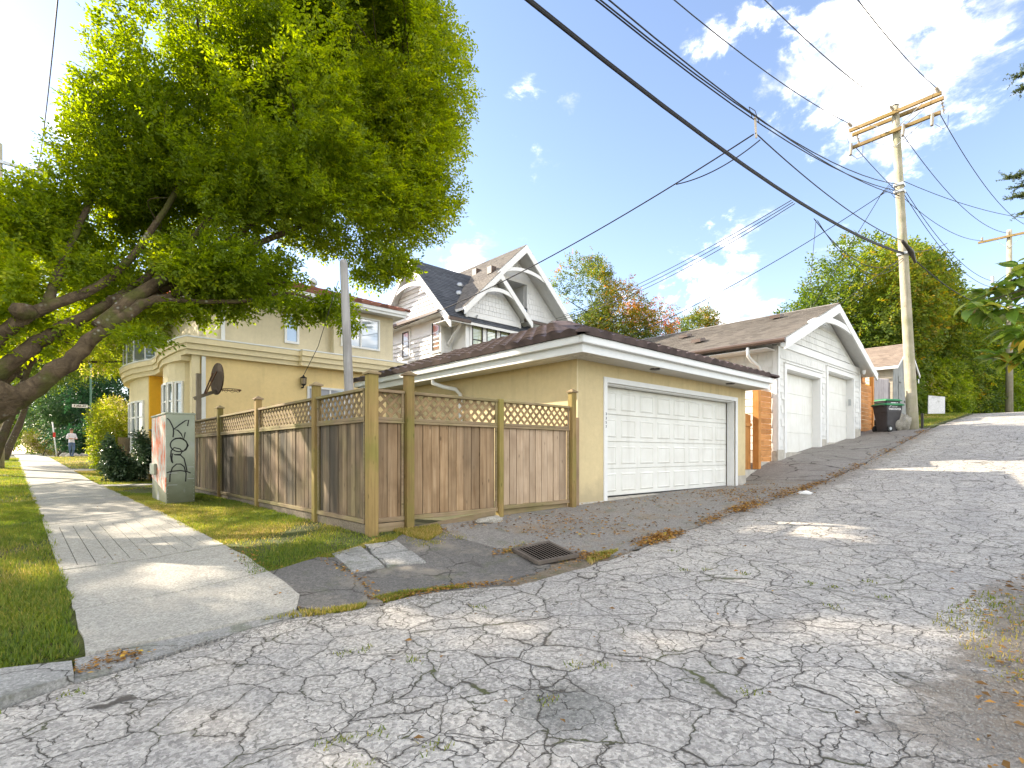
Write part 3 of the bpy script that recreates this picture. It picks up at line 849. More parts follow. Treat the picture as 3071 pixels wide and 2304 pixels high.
# ------------------------------------------------------------------ white garage
M['shingle_w'] = flat('white_shingle_paint', (.69, .69, .66), .7, var=.09, scale=3)
M['garage_w'] = flat('white_wall_paint', (.66, .66, .63), .7, var=.05, scale=3)
wg = thing('garage', 'white shingled gable garage with two single doors up the lane', 'garage', (19.2, 5.85, .1))
X0, X1, Y1 = 15.35, 23.15, 12.4
d1 = (15.93, 18.70, .03, 2.40); d2 = (19.48, 22.25, .37, 2.72)
EZ = 3.0; AX, AZ = 19.2, 4.62
mb = MB()
mb.box(X0, d1[0], 5.85, 6.05, -.4, EZ); mb.box(d1[1], d2[0], 5.85, 6.05, -.3, EZ); mb.box(d2[1], X1, 5.85, 6.05, 0, EZ)
mb.box(d1[0], d1[1], 5.85, 6.05, d1[3], EZ); mb.box(d2[0], d2[1], 5.85, 6.05, d2[3], EZ)
mb.box(X0, X0+.2, 6.05, Y1, -.6, EZ); mb.box(X1-.2, X1, 6.05, Y1, 0, EZ); mb.box(X0+.2, X1-.2, Y1-.2, Y1, -.6, EZ)
mb.prism([(X0, 5.86, EZ), (X1, 5.86, EZ), (AX, 5.86, AZ - .05)], (0, .15, 0))
part('wall', mb, M['garage_w'], wg)
Ww = WY(5.85)
for q in (MB().bm(Ww, X0-.02, d1[0]-.12, 0, .02, -.5, .10), MB().bm(Ww, d1[1]+.12, d2[0]-.12, 0, .02, -.3, .46), MB().bm(Ww, d2[1]+.12, X1+.02, 0, .02, 0, .90), MB().box(X0-.02, X0, 5.87, Y1, -.6, .06)):
    part('foundation', q, M['concrete_w'], wg)
def sd_door(d):
    x0, x1, z0, z1 = d
    mb = MB()
    for s in ((x0-.14, x0), (x1, x1+.14)): mb.bm(Ww, s[0], s[1], 0, .04, z0-.02, z1)
    mb.bm(Ww, x0-.14, x1+.14, 0, .04, z1, z1+.16); mb.bm(Ww, x0-.17, x1+.17, 0, .07, z1+.16, z1+.19)
    mb.bm(Ww, x0, x0+.02, -.21, 0, z0, z1); mb.bm(Ww, x1-.02, x1, -.21, 0, z0, z1); mb.bm(Ww, x0+.02, x1-.02, -.21, 0, z1-.02, z1)
    part('door_frame', mb, M['white_trim'], wg, bevel=.004)
    dr = part('garage_door', MB().box(x0+.02, x1-.02, 6.065, 6.10, z0, z1-.02), M['door_white'], wg)
    for r in range(4):
        h = (z1 - z0 - .03) / 4
        part('door_section', MB().box(x0+.022, x1-.022, 6.052, 6.066, z0 + r*h+.004, z0 + (r+1)*h-.004), M['door_white'], dr, bevel=.003)
    part('threshold', MB().box(x0, x1, 5.87, 6.1, z0-.3, z0-.004), M['concrete_w'], wg)
sd_door(d1); sd_door(d2)
part('keypad', MB().box(d2[1]-.024-.02, d2[1]-.021, 5.90, 5.98, 1.75, 1.98), M['galv'], wg)
# trims: corner boards, band under the gable
for q in (MB().bm(Ww, X0-.012, X0+.11, 0, .03, .1, EZ-.02), MB().bm(Ww, X1-.11, X1+.012, 0, .03, .9, EZ-.02), MB().box(X0-.03, X0-.013, 5.86, 5.97, .06, EZ-.02)):
    part('corner_board', q, M['white_trim'], wg, bevel=.003)
part('gable_band', MB().bm(Ww, X0+.12, X1-.12, .0, .035, EZ-.02, EZ+.2), M['white_trim'], wg, bevel=.003)
# shingles
def shingle_unit(w, h, t=.014):
    # tapered: thick at the foot, thin at the head; local x along, z up, -y outward
    t = .022
    return MB().add([(0,-t,0),(w,-t,0),(w,0,0),(0,0,0),(0,-.003,h),(w,-.003,h),(w,0,h),(0,0,h)], [(0,1,5,4),(0,3,2,1),(1,2,6,5),(0,4,7,3)])
def shingle_wall(parent, W, u0, u1, z0, z1, keep, mat, w=.19, h=.18, axis='y', limit=300, name='shingle'):
    units = {}
    ms = []
    n = int((z1 - z0) / h)
    for j in range(n + 1):
        z = z0 + j*h
        u = u0 + (0 if j % 2 else -w*.5)
        while u < u1:
            ww = w * random.choice((.75, 1, 1, 1.2))
            if u >= u0 - .001 and u + ww <= u1 + .02 and keep(u + ww/2, z + h/2, ww/2, h/2):
                p = W(u, 0, z + random.uniform(-.004, .004))
                if axis == 'y': ms.append(Matrix.Translation(p) @ Matrix.Diagonal(((ww-.006)/w, 1, 1, 1)))
                else:
                    ms.append(Matrix(((0, 1, 0, p.x), (-1, 0, 0, p.y + ww), (0, 0, 1, p.z), (0, 0, 0, 1))) @ Matrix.Diagonal(((ww-.006)/w, 1, 1, 1)))
            u += ww
    pieces(name, parent, shingle_unit(w, h + .03), ms, mat, limit)
wsh = part('siding', MB().bm(Ww, X0+.12, X1-.12, .001, .006, EZ+.02, EZ+.1), M['shingle_w'], wg)
def keep_front(u, z, a, b):
    if z > EZ - .02 - b*.8: 
        return z > EZ + .2 + b*.3 and z + b < AZ - .12 - abs(u - AX) * .405 - a*.3
    zb = .10 if u < 17.3 else (.46 if u < 21 else .90)
    if z - b < zb - .03: return False
    for d in (d1, d2):
        if d[0]-.15-a*.7 < u < d[1]+.15+a*.7 and z - b < d[3] + .185: return False
    return X0+.11 < u - a*.8 and u + a*.8 < X1-.11
shingle_wall(wsh, WY(5.848), X0+.1, X1-.1, -.0, AZ, keep_front, M['shingle_w'], .21, .19, limit=300)
shingle_wall(wsh, WX(X0-.001), 5.98, 12.3, .1, EZ-.1, lambda u, z, a, b: True, M['shingle_w'], .24, .21, axis='x', limit=150)
# roof with barge boards and arch
RF = 5.40     # front of the roof
sl = (4.80 - 3.05) / 4.4
EXL, EXR = 14.75, 23.7
def roof_z(x): return 4.80 - abs(x - AX) * .392
def slab(xa, xb, ya, yb, t=.10):
    za, zb = roof_z(xa), roof_z(xb)
    return [(xa, ya, za), (xb, ya, zb), (xb, ya, zb - t), (xa, ya, za - t)], (0, yb - ya, 0)
mb = MB(); mb.prism(*slab(EXL, AX, RF+.05, 13.0)); mb.prism(*slab(AX, EXR, RF+.05, 13.0))
part('roof_deck', mb, M['soffit'], wg)
rmb = MB()
def courses(mb, e0, e1, r0, r1, step=.14, t=.012):
    """stepped shingle courses between eave line e0-e1 and ridge line r0-r1"""
    e0, e1, r0, r1 = map(Vector, (e0, e1, r0, r1))
    n = max(2, int((r0 - e0).length / step))
    nrm = (e1 - e0).cross(r0 - e0).normalized()
    if nrm.z < 0: nrm = -nrm
    for j in range(n):
        a0, a1 = e0.lerp(r0, j/n), e1.lerp(r1, j/n); b0, b1 = e0.lerp(r0, (j+1.05)/n), e1.lerp(r1, (j+1.05)/n)
        mb.add([a0 + nrm*t*1.6, a1 + nrm*t*1.6, b1 + nrm*.002, b0 + nrm*.002, a0, a1], [(0,1,2,3),(0,4,5,1)])
courses(rmb, (EXL-.03, RF+.02, roof_z(EXL)-.01), (EXL-.03, 13.05, roof_z(EXL)-.01), (AX, RF+.02, 4.80), (AX, 13.05, 4.80))
courses(rmb, (EXR+.03, RF+.02, roof_z(EXR)-.01), (EXR+.03, 13.05, roof_z(EXR)-.01), (AX, RF+.02, 4.80), (AX, 13.05, 4.80))
rmb.add([(AX-.14, RF+.02, 4.77),(AX, RF+.02, 4.835),(AX+.14, RF+.02, 4.77),(AX-.14, 13.05, 4.77),(AX, 13.05, 4.835),(AX+.14, 13.05, 4.77)],[(0,1,4,3),(1,2,5,4)])
wroof = part('roof', rmb, M['shing_brown'], wg)
for x, y in ((16.1, 8.6), (17.6, 9.9), (18.3, 7.0), (16.9, 12.6)):
    z = roof_z(x)
    part('roof_vent', MB().add([(x-.18,y-.17,z+.0),(x+.18,y-.17,z+.09),(x+.18,y+.17,z+.09),(x-.18,y+.17,z),(x-.16,y-.15,z+.11),(x+.14,y-.15,z+.18),(x+.14,y+.15,z+.18),(x-.16,y+.15,z+.11)],[(0,3,2,1),(4,5,6,7),(0,1,5,4),(1,2,6,5),(2,3,7,6),(3,0,4,7)]), M['brown_gutter'], wroof)
mb = MB()
for x0, x1 in ((EXL, AX), (AX, EXR)):
    z0, z1 = roof_z(x0), roof_z(x1)
    mb.prism([(x0, RF, z0-.02), (x1, RF, z1-.02), (x1, RF, z1-.30), (x0, RF, z0-.30)], (0, .06, 0))
part('barge_board', mb, M['white_trim'], wg, bevel=.004)
def arch(mb, cx, y, half, z_end, z_top, h, t=.06, n=14):
    for i in range(n):
        a0, a1 = -1 + 2*i/n, -1 + 2*(i+1)/n
        f = lambda a: z_end + (z_top - z_end) * sqrt(max(0, 1 - a*a*.92))
        p0, p1 = (cx + a0*half, f(a0)), (cx + a1*half, f(a1))
        mb.prism([(p0[0], y, p0[1]), (p1[0], y, p1[1]), (p1[0], y, p1[1]-h), (p0[0], y, p0[1]-h)], (0, t, 0))
mb = MB(); arch(mb, AX, RF+.015, 3.05, 3.25, 4.24, .17)
part('arch_brace', mb, M['white_trim'], wg)
# sloped white soffit under the overhang
mb = MB()
for x0, x1 in ((EXL, AX), (AX, EXR)):
    mb.prism([(x0, RF+.06, roof_z(x0)-.105), (x1, RF+.06, roof_z(x1)-.105), (x1, RF+.06, roof_z(x1)-.125), (x0, RF+.06, roof_z(x0)-.125)], (0, .43, 0))
mb.box(EXL, X0, 5.9, 13, 2.85, 2.87)
part('soffit', mb, M['white'], wg)
for x in (EXL-.06, EXR+.06):
    part('gutter', MB().tube([(x, RF+.0, roof_z(EXL)-.06), (x, 13.0, roof_z(EXL)-.06)], .065, 8), M['brown_gutter'], wg)
downspout(wg, [(14.72,6.4,2.95),(14.74,6.4,2.7),(14.95,6.35,2.55),(15.2,6.3,2.45),(15.29,6.28,2.3),(15.29,6.28,-.2)], .045)
part('camera', MB().lathe((22.75, 5.62, 2.98), [(.0,-.08),(.04,-.06),(.05,-.02),(.055,0),(.055,.08)]), M['white'], wg, smooth=True)

# ------------------------------------------------------------------ cedar fences
M['cedar'] = wood('fresh_cedar', (.46, .19, .055), (.66, .34, .13), 'x', .16, knots=True)
M['cedar_v'] = wood('fresh_cedar_post', (.46, .20, .05), (.62, .30, .10), 'z', .12)
cf = thing('cedar_fence', 'orange cedar fence of horizontal boards between the two garages', 'fence', (14.9, 6, -.3))
part('post', MB().box(14.28, 14.44, 5.92, 6.08, -.42, 1.74), M['cedar_v'], cf, bevel=.006)
for i in range(13):
    z = -.22 + i*.149
    part('board', MB().box(14.47, 15.32, 6.0+random.uniform(-.004,.004), 6.025, z, z+.136), M['cedar'], cf, bevel=.003)
part('base_board', MB().box(14.46, 15.32, 6.01, 6.04, -.5, -.235), M['concrete_w'], cf)
gt = thing('cedar_gate', 'low orange cedar gate of upright boards beside the cream garage', 'gate', (13.8, 6.1, -.5))
for i in range(5):
    x = 13.44 + i*.165
    part('board', MB().box(x, x+.158, 6.12, 6.14, -.42, 1.03 + .02*(i % 2)), M['cedar_v'], gt, bevel=.003)
part('rail', MB().box(13.42, 14.27, 6.09, 6.119, .72, .80), M['cedar_v'], gt)
part('post', MB().box(13.36, 13.45, 6.02, 6.11, -.6, 1.12), M['cedar_v'], gt)
part('step_wall', MB().box(13.34, 14.3, 5.95, 6.3, -.8, -.43), M['concrete_w'], gt)
c2 = thing('cedar_fence', 'orange cedar fence with small lattice window behind the green lidded bins', 'fence', (24.3, 5.95, .9))
for i in range(12):
    z = .86 + i*.155
    part('board', MB().box(23.2, 25.15, 5.95+random.uniform(-.004,.004), 5.975, z, z+.142), M['cedar'], c2, bevel=.003)
part('post', MB().box(25.16, 25.32, 5.9, 6.06, .6, 3.1), M['cedar_v'], c2)
part('post', MB().box(24.9, 25.14, 6.0, 6.1, 2.7, 3.25), M['gold'], c2)
mb = MB()
for i in range(5): mb.box(23.5+i*.16, 23.56+i*.16, 5.95, 5.98, 2.75, 3.1)
mb.box(23.45, 24.3, 5.94, 5.99, 2.72, 2.78)
part('lattice_window', mb, M['cedar'], c2)
mb = MB()
for i in range(3): mb.box(24.4, 24.88, 5.96, 5.98, 2.74+i*.13, 2.85+i*.13)
part('white_slats', mb, M['white_trim'], c2)

# ------------------------------------------------------------------ shed and picket fence
M['shed_g'] = wood('grey_shed_board', (.25, .26, .25), (.36, .37, .36), 'z', .10, knots=False)
M['shed_b'] = flat('beige_siding', (.46, .40, .31), .8, var=.12)
sh = thing('shed', 'grey boarded shed with brown shingle roof behind the utility pole', 'shed', (31.5, 6.2, 1.6))
mb = MB().box(30, 34, 6.25, 10, 1.0, 4.15); mb.prism([(30,6.25,4.15),(34,6.25,4.15),(32,6.25,5.25)], (0,3.75,0))
part('wall', mb, M['shed_b'], sh)
for i in range(20):
    x = 30 + i*.2
    h = 4.16 + (2 - abs(x + .1 - 32)) * .55
    part('board', MB().box(x+.004, x+.196, 6.225, 6.249, 1.2, h - .06), M['shed_g'], sh)
for i in range(12):
    part('siding_board', MB().box(29.97, 29.998, 6.25, 10, 1.6+i*.21, 1.6+i*.21+.2), M['shed_b'], sh)
dr = part('door', MB().box(30.9, 33.1, 6.19, 6.224, 1.5, 3.7), M['shed_g'], sh)
part('latch', MB().box(31.9, 32.1, 6.17, 6.19, 2.5, 2.6), M['dark_metal'], dr)
part('hinge', MB().box(30.92, 31.3, 6.175, 6.19, 3.4, 3.45), M['dark_metal'], dr)
rm = MB()
courses(rm, (29.6, 5.95, 4.08), (29.6, 10.3, 4.08), (32, 5.95, 5.42), (32, 10.3, 5.42), .16)
courses(rm, (34.4, 5.95, 4.08), (34.4, 10.3, 4.08), (32, 5.95, 5.42), (32, 10.3, 5.42), .16)
part('roof', rm, M['shing_old'], sh)
mb = MB().prism([(29.6,5.97,4.05),(32,5.97,5.39),(32,5.97,5.24),(29.6,5.97,3.92)], (0,.05,0)); mb.prism([(34.4,5.97,4.05),(32,5.97,5.39),(32,5.97,5.24),(34.4,5.97,3.92)], (0,.05,0))
mb.box(29.56, 29.6, 5.97, 10.3, 3.93, 4.06)
part('fascia', mb, M['white_trim'], sh)
M['picket'] = wood('silver_picket', (.30, .27, .28), (.46, .43, .44), 'z', .12, knots=False)
pk = thing('picket_fence', 'weathered silver picket fence between cedar fence and shed', 'fence', (28.3, 6.3, 1.2))
for i in range(18):
    x = 26.9 + i*.145; z = 3.25 + .012*i
    mb = MB().prism([(x,6.3,1.0),(x+.135,6.3,1.0),(x+.135,6.3,z-.05),(x+.1,6.3,z),(x+.035,6.3,z),(x,6.3,z-.05)], (0,.02,0))
    part('picket', mb, M['picket'], pk)
part('rail', MB().box(26.9, 29.55, 6.322, 6.36, 2.8, 2.9), M['picket'], pk)
part('post', MB().box(29.5, 29.68, 6.28, 6.42, 1.0, 3.3), M['brown_gutter'], pk)
# ------------------------------------------------------------------ windows
def window(parent, W, u0, u1, z0, z1, frame, pane, fw=.06, splits=(), hsplits=(), d=.03, name='window', depth=.0):
    mb = MB()
    mb.bm(W, u0, u0+fw, -.02, d, z0, z1); mb.bm(W, u1-fw, u1, -.02, d, z0, z1)
    mb.bm(W, u0+fw, u1-fw, -.02, d, z0, z0+fw); mb.bm(W, u0+fw, u1-fw, -.02, d, z1-fw, z1)
    for s in splits: mb.bm(W, s-fw*.4, s+fw*.4, -.02, d*.8, z0+fw, z1-fw)
    f = part(name, mb, M[frame], parent, bevel=.003)
    us = [u0+fw] + list(splits) + [u1-fw]; hs = [z0+fw] + list(hsplits) + [z1-fw]
    for i in range(len(us)-1):
        for j in range(len(hs)-1):
            a = us[i] + (fw*.4 if i else 0); b = us[i+1] - (fw*.4 if i < len(us)-2 else 0)
            c = hs[j] + (fw*.35 if j else 0); e = hs[j+1] - (fw*.35 if j < len(hs)-2 else 0)
            part('pane', MB().bm(W, a, b, -.012, d*.25, c, e), M[pane], f)
    if hsplits:
        mb = MB()
        for s in hsplits: mb.bm(W, u0+fw, u1-fw, -.02, d*.7, s-fw*.35, s+fw*.35)
        part('glazing_bar', mb, M[frame], f)
    return f

# ------------------------------------------------------------------ cream corner house
ho = thing('house', 'cream stucco two storey corner house with moulded cornice and curved balcony', 'house', (6.5, 17, -.9))
HX0, HX1, HY0, HY1 = 3.43, 9.78, 17.0, 25.5
part('wall', MB().box(HX0, HX1, HY0, HY1, -1.2, 2.85), M['cream_warm'], ho)
mb = MB().box(3.92, 7.56, 17.32, HY1, 2.85, 4.88); mb.box(7.56, HX1, 17.06, HY1, 2.85, 4.88)
part('upper_wall', mb, M['beige'], ho)
part('pilaster', MB().box(3.40, 3.60, 16.95, 17.2, -1.2, 2.78), M['cream_lt'], ho)
# stepped cornice swept along the lane side and the curved street side
path = [(10.12,16.62),(6.36,16.62),(6.34,16.78),(3.24,16.78),(3.06,17.1),(2.93,17.6),(2.83,18.3),(2.86,19.0),(2.96,19.6),(2.93,20.2),(2.72,20.7),(2.5,21.4),(2.40,22.2),(2.40,23.0),(2.55,24.0),(2.85,24.8),(3.4,25.3)]
zoff = [0,0,0,0,-.04,-.1,-.17,-.2,-.22,-.24,-.26,-.28,-.3,-.3,-.3,-.3,-.3]
def cornice(layers):
    for nm, mat, depth0, z0, z1 in layers:
        mb = MB(); n = len(path); vs = []
        for i in range(n):
            p = Vector(path[i]).to_3d()
            a = Vector(path[max(i-1, 0)]); b = Vector(path[min(i+1, n-1)])
            t = (b - a).normalized(); nr = Vector((-t.y, t.x, 0))
            q = p + (-nr if False else nr) * 0
            out = Vector((t.y, -t.x, 0))          # outwards
            if out.dot(Vector((6.5, 21, 0)) - p) > 0: out = -out
            q = p - out * depth0
            inn = p - out * .75
            zo = zoff[i]
            vs += [(q.x,q.y,z0+zo),(q.x,q.y,z1+zo),(inn.x,inn.y,z1+zo),(inn.x,inn.y,z0+zo)]
        fs = []
        for i in range(n-1):
            a = 4*i; b = a + 4
            for k in range(4): fs.append((a+k, a+(k+1) % 4, b+(k+1) % 4, b+k))
        fs += [(0,1,2,3), (4*n-4, 4*n-3, 4*n-2, 4*n-1)]
        mb.add(vs, fs)
        part(nm, mb, M[mat], ho)
cornice([('cornice', 'cream_lt', .10, 2.76, 2.90), ('cornice', 'cream_lt', .045, 2.903, 3.06), ('cornice', 'cream_lt', .0, 3.063, 3.22), ('flashing', 'white_alu', -.012, 3.223, 3.262)])
# slab of the balcony (its underside shows) and the roof behind the cornice
part('balcony_slab', MB().prism([(x+.1, y, 2.60) for x, y in path[4:]] + [(3.6,25.3,2.60),(3.6,17.05,2.60)], (0,0,.12)), M['cream_lt'], ho)
part('ledge_roof', MB().box(3.3, 10.0, 16.9, 17.36, 3.0, 3.2), M['white_alu'], ho)
# balcony rail
mb = MB()
rail = [(x+.12, y) for x, y in path[9:]]
for i, (x, y) in enumerate(rail): mb.beam((x,y,2.95),(x,y,3.88), .05, .05, (1,0,0))
part('balcony_posts', mb, M['white_alu'], ho)
mb = MB()
for a, b in zip(rail, rail[1:]): mb.beam((*a,3.88),(*b,3.88), .06, .05); mb.beam((*a,3.02),(*b,3.02), .04, .04)
part('balcony_rail', mb, M['white_alu'], ho)
for a, b in zip(rail, rail[1:]):
    part('glass_panel', MB().beam(((a[0]*.95+b[0]*.05),(a[1]*.95+b[1]*.05),3.45), ((a[0]*.05+b[0]*.95),(a[1]*.05+b[1]*.95),3.45), .012, .78), M['win_dark'], ho)
# bow fronts
def bow(plan, z0, z1, win, wz0, wz1):
    """plan: wall polyline; win: indices of segments holding windows"""
    mb = MB()
    poly = plan + [(HX0+.2, plan[-1][1]), (HX0+.2, plan[0][1])]
    mb.prism([(x, y, z0) for x, y in poly], (0, 0, z1 - z0))
    b = part('bow_wall', mb, M['cream_lt'], ho)
    for i in win:
        a, c = Vector(plan[i]), Vector(plan[i+1])
        t = (c - a).normalized(); nr = Vector((-t.y, t.x))
        if nr.dot(Vector((-1, -.3))) < 0: nr = -nr
        L = (c - a).length
        Wb = lambda u, d, z, a=a, t=t, nr=nr: Vector((a.x + t.x*u + nr.x*d, a.y + t.y*u + nr.y*d, z))
        window(ho, Wb, .03, L-.03, wz0, wz1, 'white_trim', 'win_dark', .06, (), (wz1-.55,), .05)
bow([(3.43,17.25),(3.30,17.3),(3.12,17.62),(3.02,18.0),(3.0,18.5),(3.05,19.0),(3.2,19.4),(3.43,19.7)], -1.2, 2.60, (1,2,3,4,5), .2, 2.05)
bow([(3.43,20.6),(2.92,20.72),(2.86,20.95),(2.72,21.5),(2.66,22.1),(2.66,22.7),(2.72,23.3),(2.9,23.8),(3.43,24.0)], -1.2, 2.52, (2,3,4,5), .0, 1.75)
part('entry_wall', MB().box(2.93, 3.44, 20.55, 20.70, -1.2, 2.55), M['gold'], ho)  # gold colour paints in the light reflected within the recess
part('entry_back_wall', MB().box(3.38, 3.43, 19.7, 20.55, -1.2, 2.55), M['gold'], ho)
# windows
window(ho, WY(17.05), 7.80, 9.24, 3.62, 4.72, 'white_trim', 'win_sky', .06, (8.52,), (), .05)
window(ho, WY(17.31), 6.04, 6.50, 3.52, 4.46, 'white_trim', 'win_sky', .07, (), (), .05)
window(ho, WY(17.0), 6.64, 8.15, .9, 2.16, 'white_trim', 'win_sky', .07, (7.4,), (), .05)
mb = MB(); mb.box(4.22, 4.32, 17.24, 17.318, 3.2, 4.8)
part('downspout', mb, M['white_alu'], ho, bevel=.01)
part('downspout', MB().box(3.64, 3.74, 16.90, 16.985, -1, 2.74), M['white_alu'], ho, bevel=.01)
# eaves and tiled roof
mb = MB(); ring(mb, 3.4, 10.05, 16.62, 26.0, .03, 4.86, 5.02)
part('fascia', mb, M['white_alu'], ho)
mb = MB(); ring(mb, 3.36, 10.09, 16.58, 26.04, .09, 4.95, 5.06)
part('gutter', mb, M['white_alu'], ho)
part('soffit', MB().box(3.44, 10.0, 16.66, 25.96, 4.88, 4.90), M['soffit'], ho)
ra, rb = (6.72, 19.95, 6.30), (6.72, 22.7, 6.30)
mb = MB().add([(3.38,16.6,5.06),(10.07,16.6,5.06),(10.07,26.02,5.06),(3.38,26.02,5.06),ra,rb],[(0,1,4),(1,2,5,4),(2,3,5),(3,0,4,5),(3,2,1,0)])
hr = part('roof', mb, M['redtile'], ho)
hip_tiles(hr, 'roof_tile', M['redtile'], (3.38,16.58,5.07), (10.09,16.58,5.07), ra, ra, .33, .38, limit=110)
ridge_caps(hr, (10.07,16.6,5.1), ra, M['redtile']); ridge_caps(hr, (3.38,16.6,5.1), ra, M['redtile'])
# wall lantern
la = part('wall_lantern', MB().lathe((6.48,16.86,2.2), [(.0,.30),(.03,.27),(.035,.24),(.11,.20),(.10,.18),(.0,.18)], 8).lathe((6.48,16.86,2.2), [(.085,.0),(.07,-.03),(.02,-.06),(.02,-.1),(.0,-.12)], 8).box(6.46,6.5,16.88,17.0,2.08,2.12), M['black'], ho)
mb = MB()
for k in range(6):
    an = k*pi/3
    mb.tube([(6.48+cos(an)*.085,16.86+sin(an)*.085,2.2),(6.48+cos(an)*.1,16.86+sin(an)*.1,2.385)], .006, 4)
part('cage', mb, M['black'], la)
part('lamp_glass', MB().lathe((6.48,16.86,2.2), [(.07,.0),(.085,.18)], 6), M['win_tan'], la)

# ------------------------------------------------------------------ white gabled house behind
M['siding_w'] = flat('white_siding', (.73, .73, .715), .6, var=.06, scale=2)
M['dark_frame'] = flat('dark_window_frame', (.05, .045, .04), .5, var=.1)
wh = thing('house', 'white shingled house with steep slate gables and arched braces behind the cream garage', 'house', (16, 18, 0))
mb = MB().box(12.7, 20.3, 18.2, 27, -.8, 6.0)
part('wall', mb, M['siding_w'], wh)
part('bay_wall', MB().box(13.25, 16.3, 17.25, 18.2, -.8, 6.0), M['siding_w'], wh)
for q in (MB().box(12.68, 12.80, 18.16, 18.28, -.8, 5.75), MB().box(13.22, 13.32, 17.22, 17.3, 2, 5.8), MB().box(16.22, 16.33, 17.22, 17.3, 2, 5.8)): part('corner_board', q, M['white_trim'], wh)
def gable_roof(axis, c, along0, along1, half, z_apex, slope, eave_mat, name, board=.26, deck='soffit', arch_y=True, drop=.16, prism_wall=None):
    """axis 'y': ridge runs along Y at x=c, front at along0; axis 'x': ridge along X at y=c, front at along0"""
    P = (lambda u, a, z: (c + u, a, z)) if axis == 'y' else (lambda u, a, z: (a, c + u, z))
    ev = (lambda e: (0, e, 0)) if axis == 'y' else (lambda e: (e, 0, 0))
    ze = z_apex - half * slope
    mb = MB()
    for s in (-1, 1):
        courses(mb, P(s*half, along0, ze), P(s*half, along1, ze), P(0, along0, z_apex), P(0, along1, z_apex), .15)
    r = part('roof', mb, M[name], wh)
    mb = MB()
    for s in (-1, 1):
        mb.prism([P(s*half, along0+.07, ze-.012), P(0, along0+.07, z_apex-.012), P(0, along0+.07, z_apex-.12), P(s*half, along0+.07, ze-.12)], ev(along1-along0-.1))
    part('roof_deck', mb, M['white'], wh)
    mb = MB()
    for s in (-1, 1):
        mb.prism([P(s*half, along0-.03, ze-.015), P(0, along0-.03, z_apex-.015), P(0, along0-.03, z_apex-.015-board*1.35), P(s*half, along0-.03, ze-.015-board*1.35)], ev(.07))
    part('barge_board', mb, M['white_trim'], wh)
    # arched brace
    mb = MB(); n = 14; H = half * .60; zt = z_apex - board*1.3 - half*slope*.24; zb = z_apex - half*slope*.66 - board
    for i in range(n):
        a0, a1 = -1 + 2*i/n, -1 + 2*(i+1)/n
        f = lambda a: zb + (zt - zb) * sqrt(max(0, 1 - a*a*.94))
        mb.prism([P(a0*H, along0, f(a0)), P(a1*H, along0, f(a1)), P(a1*H, along0, f(a1)-drop), P(a0*H, along0, f(a0)-drop)], ev(.06))
    part('arch_brace', mb, M['white_trim'], wh)
    return r
# big gable to the lane
gable_roof('y', 17.05, 17.6, 27, 3.55, 9.66, .93, None, 'shing_brown', .27)
part('gable_wall', MB().prism([(13.95,18.4,6.0),(16.3,18.4,6.0),(16.3,18.4,8.6),(13.95,18.4,6.5)], (0,.2,0)).prism([(17.85,18.4,6.0),(20.3,18.4,6.0),(20.25,18.4,6.5),(17.85,18.4,8.65)], (0,.2,0)).prism([(16.3,18.4,8.15),(17.85,18.4,8.15),(17.85,18.4,8.6),(17.05,18.4,9.35),(16.3,18.4,8.6)], (0,.2,0)), M['siding_w'], wh)
mb = MB(); mb.box(16.3,17.85,18.6,19.6,8.15,8.2); mb.box(16.28,16.33,18.6,19.6,6.0,8.15); mb.box(17.82,17.87,18.6,19.6,6,8.15); mb.box(16.3,17.85,19.6,19.65,6.0,8.2); mb.box(16.3,17.85,18.4,19.6,5.98,6.02)
part('balcony_recess', mb, M['white'], wh)
bd = part('balcony_door', MB().box(16.85,17.75,19.5,19.6,6.05,8.0), M['white_trim'], wh)
part('pane', MB().box(16.95,17.65,19.48,19.499,6.2,7.9), M['win_sky'], bd)
part('side_pane', MB().box(16.34,16.36,18.8,19.4,6.2,7.8), M['dark_frame'], bd)
mb = MB()
for z in (6.95, 6.12): mb.box(16.3,17.85,18.36,18.41,z,z+.05)
for x in (16.32, 17.05, 17.8): mb.box(x,x+.04,18.36,18.41,6.02,6.95)
brl = part('balcony_rail', mb, M['dark_frame'], wh)
part('glass_panel', MB().box(16.36,17.8,18.38,18.39,6.2,6.93), M['win_sky'], brl)
# small gable over the bay
gable_roof('y', 14.75, 16.8, 19.2, 1.9, 7.68, .96, None, 'shing_brown', .22)
part('gable_wall', MB().prism([(13.25,17.25,6.0),(16.3,17.25,6.0),(14.75,17.25,7.4)], (0,.15,0)), M['siding_w'], wh)
part('belly_band', MB().box(13.24,16.31,17.215,17.249,5.62,5.84), M['white_trim'], wh)
# shingles of the bay gable and of the front
ws = part('siding', MB().box(13.4, 16.1, 17.248, 17.2495, 5.9, 5.95), M['siding_w'], wh)
shingle_wall(ws, WY(17.249), 13.3, 16.25, 5.86, 7.4, lambda u, z, a, b: z + b < 7.36 - abs(u-14.75)*.93 - a*.4, M['siding_w'], .17, .2, limit=150)
shingle_wall(ws, WY(18.399), 17.95, 20.2, 6.05, 8.4, lambda u, z, a, b: z + b < 9.1 - abs(u-17.05)*.9 - a*.4, M['siding_w'], .2, .24, limit=110)
shingle_wall(ws, WY(18.199), 12.82, 13.24, 3.0, 5.6, lambda u, z, a, b: True, M['siding_w'], .17, .2, limit=40)
for a, b in ((13.55, 14.12), (14.32, 14.89), (15.09, 15.66)):
    window(wh, WY(17.25), a, b, 4.0, 5.34, 'dark_frame', 'win_green', .055, (), (4.72,), .04)
mb = MB()
for x in (13.44, 14.13, 14.9, 15.67): mb.box(x, x + (.1 if x in (13.44, 15.67) else .18), 17.21, 17.249, 3.9, 5.45)
